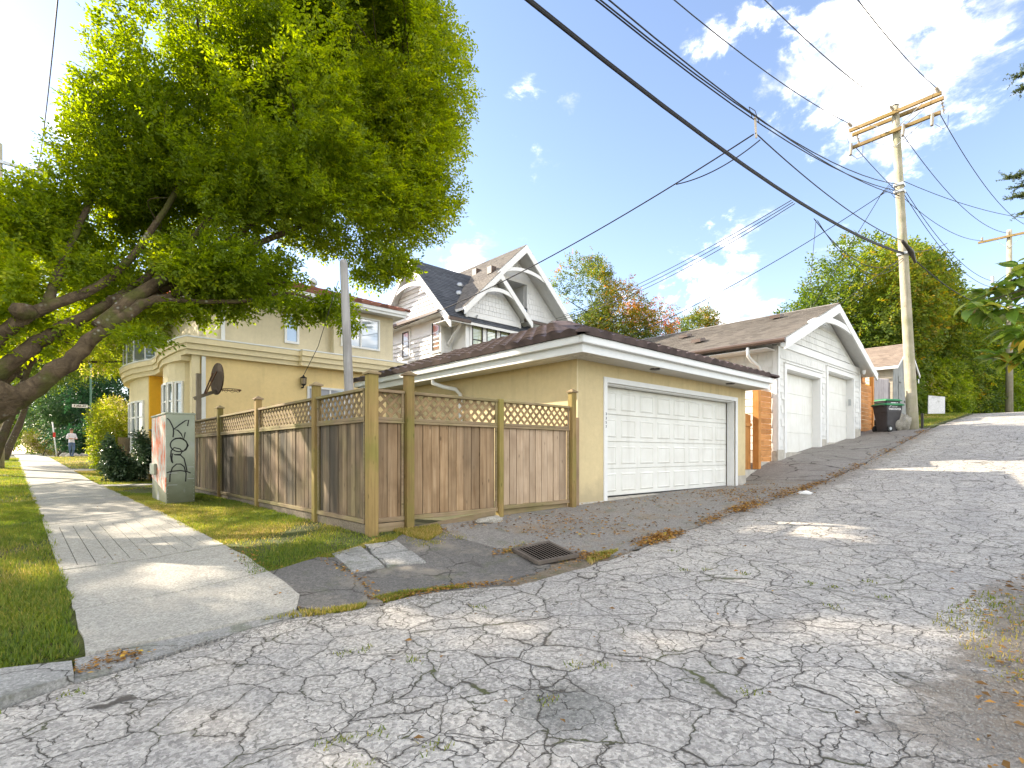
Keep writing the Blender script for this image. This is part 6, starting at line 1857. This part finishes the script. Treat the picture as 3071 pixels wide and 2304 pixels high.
for q in whorls:
    c0 = P3(*q)
    for k in range(18):
        a = 2*pi*k/9 + random.uniform(-.3,.3)
        d = Vector((cos(a), sin(a), random.uniform(-.9,.35))).normalized()
        up = Vector((0,0,1)) + Vector((random.uniform(-.4,.4), random.uniform(-.4,.4), 0))
        x = d.cross(up).normalized(); s = random.uniform(.11, .19)
        ms.append(frame_mat(c0 + Vector((random.uniform(-.05,.05), random.uniform(-.05,.05), random.uniform(-.04,.04))), x, d) @ Matrix.Scale(s, 4))
pieces('leaf', mg, magleaf(), ms, M['mag'], 300, smooth=True)
cn = thing('conifer', 'conifer whose branch tips show high at the right edge', 'tree', (18, -2, -.2))
limb(cn, [(18,-2,-.3),(18,-2,5),(18,-2,12)], .25, .05, M['bark2'], 'trunk', 10)
M['needle'] = leafmat('fir_needle', [(0, (.03, .06, .02)), (1, (.12, .15, .04))], .2)
mb = MB(); Bn, An = [], []
rr = np.random.default_rng(5)
tips = [P3(3048,232,12.4), P3(3064,265,12.4), P3(3020,535,12), P3(3045,590,12), P3(3068,640,12), P3(3060,560,12.2), (18.6,-4.5,7), (20,-3,6), (16,-4,6)]
for tp in tips:
    tp = Vector(tp); b0 = Vector((18,-2,tp.z + 1.0)); S = smooth_path([b0, b0.lerp(tp,.6)+Vector((0,0,-.1)), tp], 8)
    mb.tube(S, [.04 - .034*i/(len(S)-1) for i in range(len(S))], 5)
    for i in range(6, len(S)):
        for w in range(10):
            side = Vector(rr.normal(size=3)); side.z *= .3; side = side.normalized()*rr.uniform(.05,.32)
            for q in range(40):
                f = rr.uniform(0,1); Bn.append(S[i] + side*f); An.append(side.normalized()*.6 + Vector(rr.normal(size=3))*.7)
part('branches', mb, M['bark2'], cn, smooth=True)
Bn = np.array([tuple(b) for b in Bn]); An = np.array([tuple(a) for a in An]); nn_ = nrmz(rr.normal(size=Bn.shape))
link('foliage', leaf_mesh('foliage', Bn, An, nn_, np.full(len(Bn), .045), np.full(len(Bn), .014), rr.uniform(0,1,len(Bn)), M['needle'], _off(cn)), cn)
# ------------------------------------------------------------------ grass, litter, weeds
M['grass'] = leafmat('grass_blade', [(0, (.065, .12, .016)), (.45, (.15, .20, .03)), (.8, (.30, .27, .055)), (1, (.50, .39, .16))], .45, .6)
gv = np.vectorize(g)
def grass(name, poly, n, h, seed, tint=.4, dens=None):
    r = np.random.default_rng(seed)
    xs = [p[0] for p in poly]; ys = [p[1] for p in poly]
    X = []; k = 0
    while k < n:
        x = r.uniform(min(xs), max(xs), n); y = r.uniform(min(ys), max(ys), n)
        # even-odd test, vectorised
        c = np.zeros(n, bool); j = len(poly) - 1
        q2 = np.stack([x, y, x*0], 1); x0, y0 = x, y
        x = x0 + PN(5, seed=91)(q2)*.035 + PN(16, seed=93)(q2)*.02; y = y0 + PN(5, seed=92)(q2)*.035
        for i in range(len(poly)):
            xi, yi = poly[i]; xj, yj = poly[j]
            if yi != yj: c ^= ((yi > y) != (yj > y)) & (x < (xj-xi)*(y-yi)/(yj-yi) + xi)
            j = i
        x, y = x0, y0
        bare = PN(1.1, seed=seed)(np.stack([x, y, x*0], 1)) + PN(3.3, seed=seed+1)(np.stack([x, y, x*0], 1))*.5
        c &= bare > -.5 + r.normal(0, .25, n)
        if dens is not None: c &= r.uniform(0, 1, n) < dens(x, y)
        X.append(np.stack([x[c], y[c]], 1)); k += c.sum()
    P = np.concatenate(X)[:n]
    z = gv(P[:,0], P[:,1]) - .004
    B = np.column_stack([P, z])
    a = r.uniform(0, 2*pi, n); lean = r.uniform(.1, .9, n)
    A = np.column_stack([np.cos(a)*lean, np.sin(a)*lean, np.ones(n)])
    hh = h * r.uniform(.45, 1.2, n); w = r.uniform(.004, .009, n)*(h/.05)**.5
    S = np.column_stack([-np.sin(a), np.cos(a), np.zeros(n)])
    V = np.stack([B - S*w[:,None], B + S*w[:,None], B + A*hh[:,None]], 1).reshape(-1, 3)
    F = np.arange(3*n).reshape(-1, 3)
    t = np.clip(tint + PN(1.7, seed=seed+2)(np.column_stack([P, P[:,0]*0]))*.3 + r.normal(0, .18, n), 0, 1)
    link(name, mesh_np(name, V, F, [M['grass']], t), kind='stuff')
strip = [(-.9,4.36),(-.1,4.30),(.24,4.33)] + [(SWL(y)+.03, y) for y in (6,8,10,14)] + [(-.6,14)]
grass('grass', strip, 60000, .050, 1, .38)
grass('grass', [(-.6,14)] + [(SWL(y)+.03, y) for y in (14,20,30,42)] + [(-1.5,42)], 24000, .07, 2, .45)
fl_ = [(1.55,5.32),(2.2,5.41),(2.33,5.34),(2.8,5.48),(3.28,5.63),(2.93,5.85),(2.93,17.6)] + [(SWR(y)-.03, y) for y in (17.5,14,10,7)]
grass('grass', fl_, 90000, .042, 3, .5)
grass('grass', [(3.3,5.64),(3.46,5.22),(3.8,5.45),(3.95,5.72),(3.3,5.76)], 5000, .05, 4, .7)
grass('grass', [(SWR(18.1)+.02,18.2),(2.9,18.5),(3.0,26),(SWR(26),26)], 16000, .06, 5, .6)
grass('grass', [(SWR(28),28),(4,28),(6,44),(SWR(44),44)], 12000, .08, 6, .6)
grass('grass', [(24.9,4.25),(31,4.05),(37.5,4.4),(38,6),(33,6.5),(26.3,6),(25.9,4.9)], 15000, .10, 7, .5)
grass('grass', [(1.3,4.18),(1.56,4.2),(1.7,4.12),(2.05,3.98),(1.98,3.93),(1.6,4.03)], 1500, .04, 8, .55)
grass('grass', [(2.14,4.1),(2.18,3.93),(2.5,3.92),(2.9,3.72),(2.85,3.82),(2.4,4.05)], 2500, .035, 9, .75)
grass('grass', [(4.3,3.45),(4.7,3.55),(5,3.7),(4.7,3.75),(4.4,3.62)], 1200, .04, 10, .8)
# tufts in the cracks
def tufts(name, spots, n, rad, h, seed, tint):
    r = np.random.default_rng(seed); B = []
    for x, y in spots: 
        q = r.normal(0, rad, (n, 2)); B.append(np.column_stack([x+q[:,0], y+q[:,1]]))
    P = np.concatenate(B); m = len(P); z = gv(P[:,0], P[:,1])
    a = r.uniform(0, 2*pi, m); l_ = r.uniform(.3, 1.4, m)
    A = np.column_stack([np.cos(a)*l_, np.sin(a)*l_, np.ones(m)])
    hh = h*r.uniform(.4, 1.2, m); S = np.column_stack([-np.sin(a), np.cos(a), a*0])*.004
    B3 = np.column_stack([P, z]); V = np.stack([B3-S, B3+S, B3+A*hh[:,None]], 1).reshape(-1,3)
    link(name, mesh_np(name, V, np.arange(3*m).reshape(-1,3), [M['grass']], np.clip(tint + r.normal(0,.2,m),0,1)), kind='stuff')
r7 = np.random.default_rng(77)
spots = [(r7.uniform(.6, 6), r7.uniform(.8, 3.9)) for _ in range(26)] + [(r7.uniform(-.6,.3), 3.75 + r7.uniform(-.1,.1)) for _ in range(5)]
tufts('weeds', spots, 26, .03, .022, 70, .45)
tufts('weeds', [(SWL(y)+r7.uniform(0,1.4), y) for y in (5.28, 6.74, 9.9, 10.6) for _ in range(9)], 30, .025, .02, 71, .45)
tufts('weeds', [(4.0+.07*i, 4.45+r7.uniform(-.05,.1)) for i in range(6)] + [(3.55+r7.uniform(-.3,.3), 5.3+r7.uniform(-.2,.2)) for _ in range(14)], 40, .05, .03, 72, .7)

M['litter'] = leafmat('dry_leaf', [(0, (.10, .055, .02)), (.4, (.24, .13, .035)), (.75, (.42, .22, .045)), (.93, (.52, .36, .05)), (1, (.20, .24, .04))], .15, .8)
def litter(name, poly_or_pts, n, seed, L=.04, sd=None):
    r = np.random.default_rng(seed)
    if sd:      # along a polyline
        pts = np.array(poly_or_pts); seg = r.integers(0, len(pts)-1, n); f = r.uniform(0, 1, n)[:,None]
        P = pts[seg]*(1-f) + pts[seg+1]*f + r.normal(0, sd, (n, 2))
        clump = PN(2.2, seed=seed)(np.column_stack([P, P[:,0]*0])) > r.normal(-.1, .25, n); P = P[clump]
    else:
        xs, ys = zip(*poly_or_pts); P = np.column_stack([r.uniform(min(xs), max(xs), n), r.uniform(min(ys), max(ys), n)])
        ok = np.array([inside(x, y, poly_or_pts) for x, y in P]); P = P[ok]
        clump = PN(1.6, seed=seed)(np.column_stack([P, P[:,0]*0])) > r.normal(0, .4, len(P)); P = P[clump]
    m = len(P); z = gv(P[:,0], P[:,1]) + r.uniform(.012, .022, m)
    a = r.uniform(0, 2*pi, m)
    A = np.column_stack([np.cos(a), np.sin(a), r.uniform(-.1,.25,m)]); Nn = nrmz(np.column_stack([r.normal(0,.35,m), r.normal(0,.35,m), np.ones(m)]))
    s = L*r.uniform(.45, 1.25, m)
    link(name, leaf_mesh(name, np.column_stack([P, z]), A, Nn, s, s*.5, r.beta(2, 2.2, m), M['litter'], (0,0,0)), kind='stuff')
litter('fallen_leaves', [(6.7,5.9),(9,5.9),(13.2,5.9),(13.4,4.1),(11,4.05),(9.5,4.1),(9,5.2)], 3600, 80, .05)
litter('fallen_leaves', [(4.3,5.7),(6.7,5.8),(9,5.8),(9,4.3),(6,4.1),(4.8,4.4)], 1500, 81, .05)
litter('fallen_leaves', [(4.6,3.6),(5.5,3.65),(6.5,3.78),(8,3.95),(9.7,4.05),(12,4.0),(14.7,4.02),(19,4.0),(24,4.02)], 5200, 82, .055, sd=.10)
litter('fallen_leaves', [(2.2,4.02),(2.8,3.85),(3.3,3.55),(3.8,3.55),(4.2,3.66),(4.7,3.7)], 1100, 83, .04, sd=.045)
litter('fallen_leaves', [(3.8,4.4),(4.3,4.45),(4.7,4.45),(4.65,3.9),(4.5,3.66)], 700, 84, .045, sd=.06)
litter('fallen_leaves', [(-.2,4.0),(.3,4.05),(.5,4.1)], 260, 85, .035, sd=.06)
litter('fallen_leaves', [(1.5,5.25),(1.62,4.5),(1.6,4.2)], 240, 86, .035, sd=.035)
litter('fallen_leaves', [(SWR(5.3)+.02,5.3),(SWR(9)+.05,9),(SWR(13)+.05,13)], 420, 87, .04, sd=.06)
litter('fallen_leaves', [(.2,.4),(8,.4),(8,3.9),(.2,3.9)], 150, 88, .045)
litter('fallen_leaves', [(.3,4.4),(1.6,4.4),(1.6,14),(.3,14)], 120, 89, .04)
litter('fallen_leaves', fl_, 900, 90, .045)
litter('fallen_leaves', [(2.2,.2),(5.4,.7),(6.5,.4),(6.5,-.4),(2.2,-.4)], 900, 91, .05)
grass('grass', [(3.6,.3),(4.6,.75),(5.6,.6),(5.6,.2),(4,.1)], 900, .03, 19, .6)
M['pebble'] = paved('pebble_stone', (.25, .235, .205), .3, .3)
def pebbles(name, pts, n, sd, seed, size=.010):
    r = np.random.default_rng(seed); pts = np.array(pts); seg = r.integers(0, len(pts)-1, n); f = r.uniform(0,1,n)[:,None]
    P = pts[seg]*(1-f) + pts[seg+1]*f + r.normal(0, sd, (n,2)); z = gv(P[:,0], P[:,1])
    s = size*r.uniform(.35, 1.5, n)
    oct_ = np.array([(1,0,0),(0,1,0),(-1,0,0),(0,-1,0),(0,0,.8),(0,0,-.4)]); fo = np.array([(0,1,4),(1,2,4),(2,3,4),(3,0,4)])
    a = r.uniform(0, 6.28, n); c_, s_ = np.cos(a)[:,None], np.sin(a)[:,None]
    X = oct_[None,:,0]*c_ - oct_[None,:,1]*s_*.7; Y = oct_[None,:,0]*s_ + oct_[None,:,1]*c_*.7
    V = np.stack([X, Y, np.broadcast_to(oct_[None,:,2], X.shape)], 2)*s[:,None,None] + np.column_stack([P, z])[:,None,:]
    F = (fo[None] + (np.arange(n)*6)[:,None,None]).reshape(-1,3)
    link(name, mesh_np(name, V.reshape(-1,3), F, [M['pebble']]), kind='stuff')
pebbles('gravel', [(2.6,.25),(3.5,.4),(4.5,.5),(6,.3)], 2600, .12, 61, .007)
pebbles('gravel', [(4.4,3.8),(6,3.85),(9.5,4.0),(14,4.0)], 3000, .14, 62, .008)
pebbles('gravel', [(3.6,5.1),(4.2,4.9),(5,5.1),(6.5,5.3)], 1600, .3, 63, .007)
pebbles('gravel', [(.2,3.95),(.9,4.05),(1.8,3.95),(3,3.6)], 1800, .07, 64, .009)
litter('fallen_leaves', [(4.95,5.65),(4.4,5.55),(3.9,5.5),(3.5,5.55)], 420, 92, .04, sd=.08)
litter('fallen_leaves', [(2.25,5.3),(2.3,4.8),(2.2,4.2),(2.15,3.95)], 260, 93, .035, sd=.04)
litter('fallen_leaves', [(2.35,5.38),(2.75,5.43),(3.1,5.38),(3.3,5.62)], 380, 94, .035, sd=.05)
pebbles('gravel', [(1.6,5.22),(2.3,5.32),(3.1,5.4),(3.35,5.6)], 1500, .05, 65, .007)
pebbles('gravel', [(2.28,5.3),(2.25,4.6),(2.15,3.95)], 900, .05, 66, .007)
pebbles('gravel', [(2.6,4.5),(3.2,4.4),(3.9,4.6)], 900, .25, 67, .006)
grass('grass', [(1.55,5.26),(2.2,5.36),(2.34,5.28),(3.1,5.42),(3.32,5.6),(3.3,5.66),(2.8,5.48),(2.2,5.42),(1.55,5.34)], 3500, .035, 20, .6)
boulder('stone', 'flat brown stone lying at the foot of the lane side fence', (4.72, 5.6, -.93), (.22, .12, .06), 'stone')
part('trodden_earth', sheet_mb([(1.55,10.8),(2.4,11.2),(2.7,11.4),(2.7,12),(1.8,12.6),(1.4,12.6)], .014, .2, .08), M['dirt'], kind='structure')
part('tree_mound', sheet_mb([(-.7,13.2),(-.1,13.0),(.15,13.3),(.1,14.2),(-.5,14.6),(-.9,14)], .012, .15, .12, .03, .08), M['dirt'], kind='structure')

# ------------------------------------------------------------------ street sign, white post
ss = thing('street_sign', 'pale street name plate on a green pole above the shrub', 'street sign', (2.3, 34.6, -.5))
M['sign_green'] = flat('green_pole_paint', (.10, .20, .14), .5)
part('pole', MB().tube([(2.42,34.6,-.6),(2.42,34.6,5.2)], .045, 8), M['sign_green'], ss, smooth=True)
pl = part('plate', MB().box(1.68,2.30,34.57,34.59,2.32,2.48), M['white'], ss)
text_part('lettering', 'E 20th AV', .115, frame_mat((1.99,34.565,2.4), (1,0,0), (0,0,1)), M['black'], pl, bold=.004)
part('notice', MB().box(2.38,2.5,34.53,34.55,1.9,2.1), M['white'], ss)
part('bracket', MB().box(2.3,2.42,34.57,34.6,2.36,2.44), M['galv'], ss)
ps = thing('parking_post', 'tilted white post with a small red plate beside the far sidewalk', 'post', (1.4, 43.5, -.25))
M['red'] = flat('red_paint', (.55, .04, .03), .5)
part('post', MB().tube([(1.40,43.5,-.4),(1.18,43.5,1.95)], .035, 8), M['white'], ps, smooth=True)
part('plate', MB().box(1.20,1.33,43.44,43.46,1.0,1.3), M['red'], ps)
mbr = MB()
r9 = random.Random(4)
for i in range(9):
    x, y = 1.6 + r9.uniform(0, 3), 45 + r9.uniform(-1, .6)
    boulder('stone', ['grey edging stone lowest beside the white post', 'mossy edging stone behind the white post', 'pale rounded edging stone under the ivy mound', 'small grey stone at the ivy mound foot', 'wide flat edging stone beyond the walker', 'darker edging stone near the walker', 'small pale stone right of the walker', 'rough edging stone at the lawn end', 'half hidden edging stone under the dark ivy'][i], (x, y, g(x, y)+.08), (.25, .2, .16), 'stone')

# ------------------------------------------------------------------ people
M['skin'] = flat('skin', (.50, .27, .18), .6, var=.05)
M['shirt'] = flat('pale_shirt', (.70, .68, .72), .85, var=.05)
M['jeans'] = flat('blue_jeans', (.10, .15, .25), .9, var=.2)
M['shoe'] = flat('dark_shoe', (.03, .03, .035), .7)
M['hair'] = flat('brown_hair', (.12, .07, .04), .7)
M['blue'] = flat('bright_blue_top', (.02, .30, .60), .85, var=.05)
M['navy'] = flat('navy_trousers', (.05, .06, .14), .9, var=.05)
def person(label, loc, rot, joints, bones, regions, hairc, group=None):
    t = thing('person', label, 'person', loc)
    me = bpy.data.meshes.new('body'); me.from_pydata([j[:3] for j in joints], bones, [])
    o = bpy.data.objects.new('body', me); COL.objects.link(o)
    sk = o.modifiers.new('skin', 'SKIN'); sk.use_smooth_shade = True
    for i, j in enumerate(joints):
        v = me.skin_vertices[0].data[i]; v.radius = (j[3], j[4] if len(j) > 4 else j[3]); v.use_root = (i == 0)
    sb = o.modifiers.new('sub', 'SUBSURF'); sb.levels = sb.render_levels = 2
    bpy.context.view_layer.update()
    ev = bpy.data.meshes.new_from_object(o.evaluated_get(bpy.context.evaluated_depsgraph_get()))
    bpy.data.objects.remove(o); ev.name = 'body'
    ev.materials.clear()
    mats = []
    for nm, fn in regions:
        ev.materials.append(M[nm])
    for p in ev.polygons:
        c = p.center
        for i, (nm, fn) in enumerate(regions):
            if fn(c): p.material_index = i; break
    ev.polygons.foreach_set('use_smooth', [True]*len(ev.polygons))
    b = link('body', ev, t)
    hd = joints[HEAD]
    mb = MB().lathe((hd[0], hd[1]+.012, hd[2]+.02), [(.0,.125),(.06,.115),(.092,.07),(.100,.02),(.098,-.01)], 14)
    part_local('hair', mb, M[hairc], t)
    mb = MB(); hx, hy, hz = hd[0], hd[1], hd[2]
    mb.add([(hx-.014,hy-.085,hz-.02),(hx+.014,hy-.085,hz-.02),(hx,hy-.115,hz-.025),(hx,hy-.088,hz+.02)], [(0,1,2),(0,2,3),(1,3,2)])
    part_local('nose', mb, M['skin'], t)
    mb = MB()
    for s in (-1, 1): mb.lathe((hx+s*.034,hy-.086,hz+.018), [(0,-.008),(.012,0),(0,.008)], 6)
    mb.box(hx-.025,hx+.025,hy-.088,hy-.08,hz-.058,hz-.052)
    part_local('face', mb, M['hair'], t)
    t.rotation_euler = (0, 0, rot)
    return t
def part_local(name, mb, mat, t):
    me = mb.mesh(name, (0,0,0), [mat], True)
    o = bpy.data.objects.new(name, me); COL.objects.link(o); o.parent = t
HEAD = 4
def hand(js, bs, wrist, w, d):
    """a palm and five fingers curled forward"""
    d = Vector(d).normalized(); side = d.cross(Vector((0,0,1))).normalized()
    p = Vector(w) + d*.06; js.append((*p, .022, .034)); palm = len(js)-1; bs.append((wrist, palm))
    for k, (off, ln) in enumerate(((-.027,.055),(-.009,.065),(.009,.06),(.027,.048))):
        a = p + d*.035 + side*off; b = a + d*ln*.6; c = b + d*ln*.35 + Vector((0,0,-.018))
        i0 = len(js); js += [(*a,.009),(*b,.0085),(*c,.008)]; bs += [(palm,i0),(i0,i0+1),(i0+1,i0+2)]
    a = p + side*-.04; b = a + d*.03 + side*-.012; i0 = len(js); js += [(*a,.010),(*b,.009)]; bs += [(palm,i0),(i0,i0+1)]
# walker: pale shirt, jeans, forearms folded in front, legs crossing mid stride; local -y is the way they face
J = [(0,0,.96,.13,.10), (0,0,1.15,.125,.095), (0,0,1.36,.145,.10), (0,0,1.50,.055,.055), (0,-.01,1.66,.082,.10), (0,-.01,1.74,.07,.085),
     (.09,0,.92,.095), (.05,-.12,.52,.068), (.03,-.02,.12,.045), (.03,-.14,.05,.042,.03), (.03,-.22,.04,.035,.022),
     (-.09,0,.92,.095), (-.10,-.02,.52,.068), (.02,.16,.16,.045), (.03,.08,.06,.042,.03), (.04,.0,.05,.035,.022),
     (.18,0,1.42,.07), (.27,.0,1.18,.05), (.14,-.22,1.14,.036), (-.18,0,1.42,.07), (-.27,.0,1.18,.05), (-.12,-.23,1.16,.036)]
Bn_ = [(0,1),(1,2),(2,3),(3,4),(4,5),(0,6),(6,7),(7,8),(8,9),(9,10),(0,11),(11,12),(12,13),(13,14),(14,15),(2,16),(16,17),(17,18),(2,19),(19,20),(20,21)]
J2, B2 = list(J), list(Bn_)
hand(J2, B2, 18, (.14,-.22,1.14), (-.8,-.5,.05)); hand(J2, B2, 21, (-.12,-.23,1.16), (.8,-.5,.05))
def reg_walk(c):
    return None
regs = [('skin', lambda c: c.z > 1.50 or (1.0 < c.z < 1.3 and c.y < -.12)), ('shirt', lambda c: c.z > .93), ('shoe', lambda c: c.z < .10), ('jeans', lambda c: True)]
person('walker in pale shirt and blue jeans stepping along the far sidewalk', (2.05, 42.5, g(2.05, 42.5)+.0), R(25), J2, B2, regs, 'hair')
J3 = [(a, b*.6, c, *r_) for a, b, c, *r_ in J]
J3[17] = (.27,.05,1.18,.05); J3[18] = (.25,-.1,.95,.036); J3[20] = (-.27,.05,1.18,.05); J3[21] = (-.25,-.1,.95,.036)
B3_ = list(Bn_); hand(J3, B3_, 18, (.25,-.1,.95), (0,-.3,-1)); hand(J3, B3_, 21, (-.25,-.1,.95), (0,-.3,-1))
regs3 = [('skin', lambda c: c.z > 1.50 or (c.z < .97 and abs(c.x) > .19)), ('blue', lambda c: c.z > .9), ('shoe', lambda c: c.z < .10), ('navy', lambda c: True)]
pb = P3(41, 1357, 95)
person('distant figure in bright blue top at the far end of the sidewalk', (pb.x, pb.y, g(pb.x, pb.y)+.02), R(10), J3, B3_, regs3, 'hair')
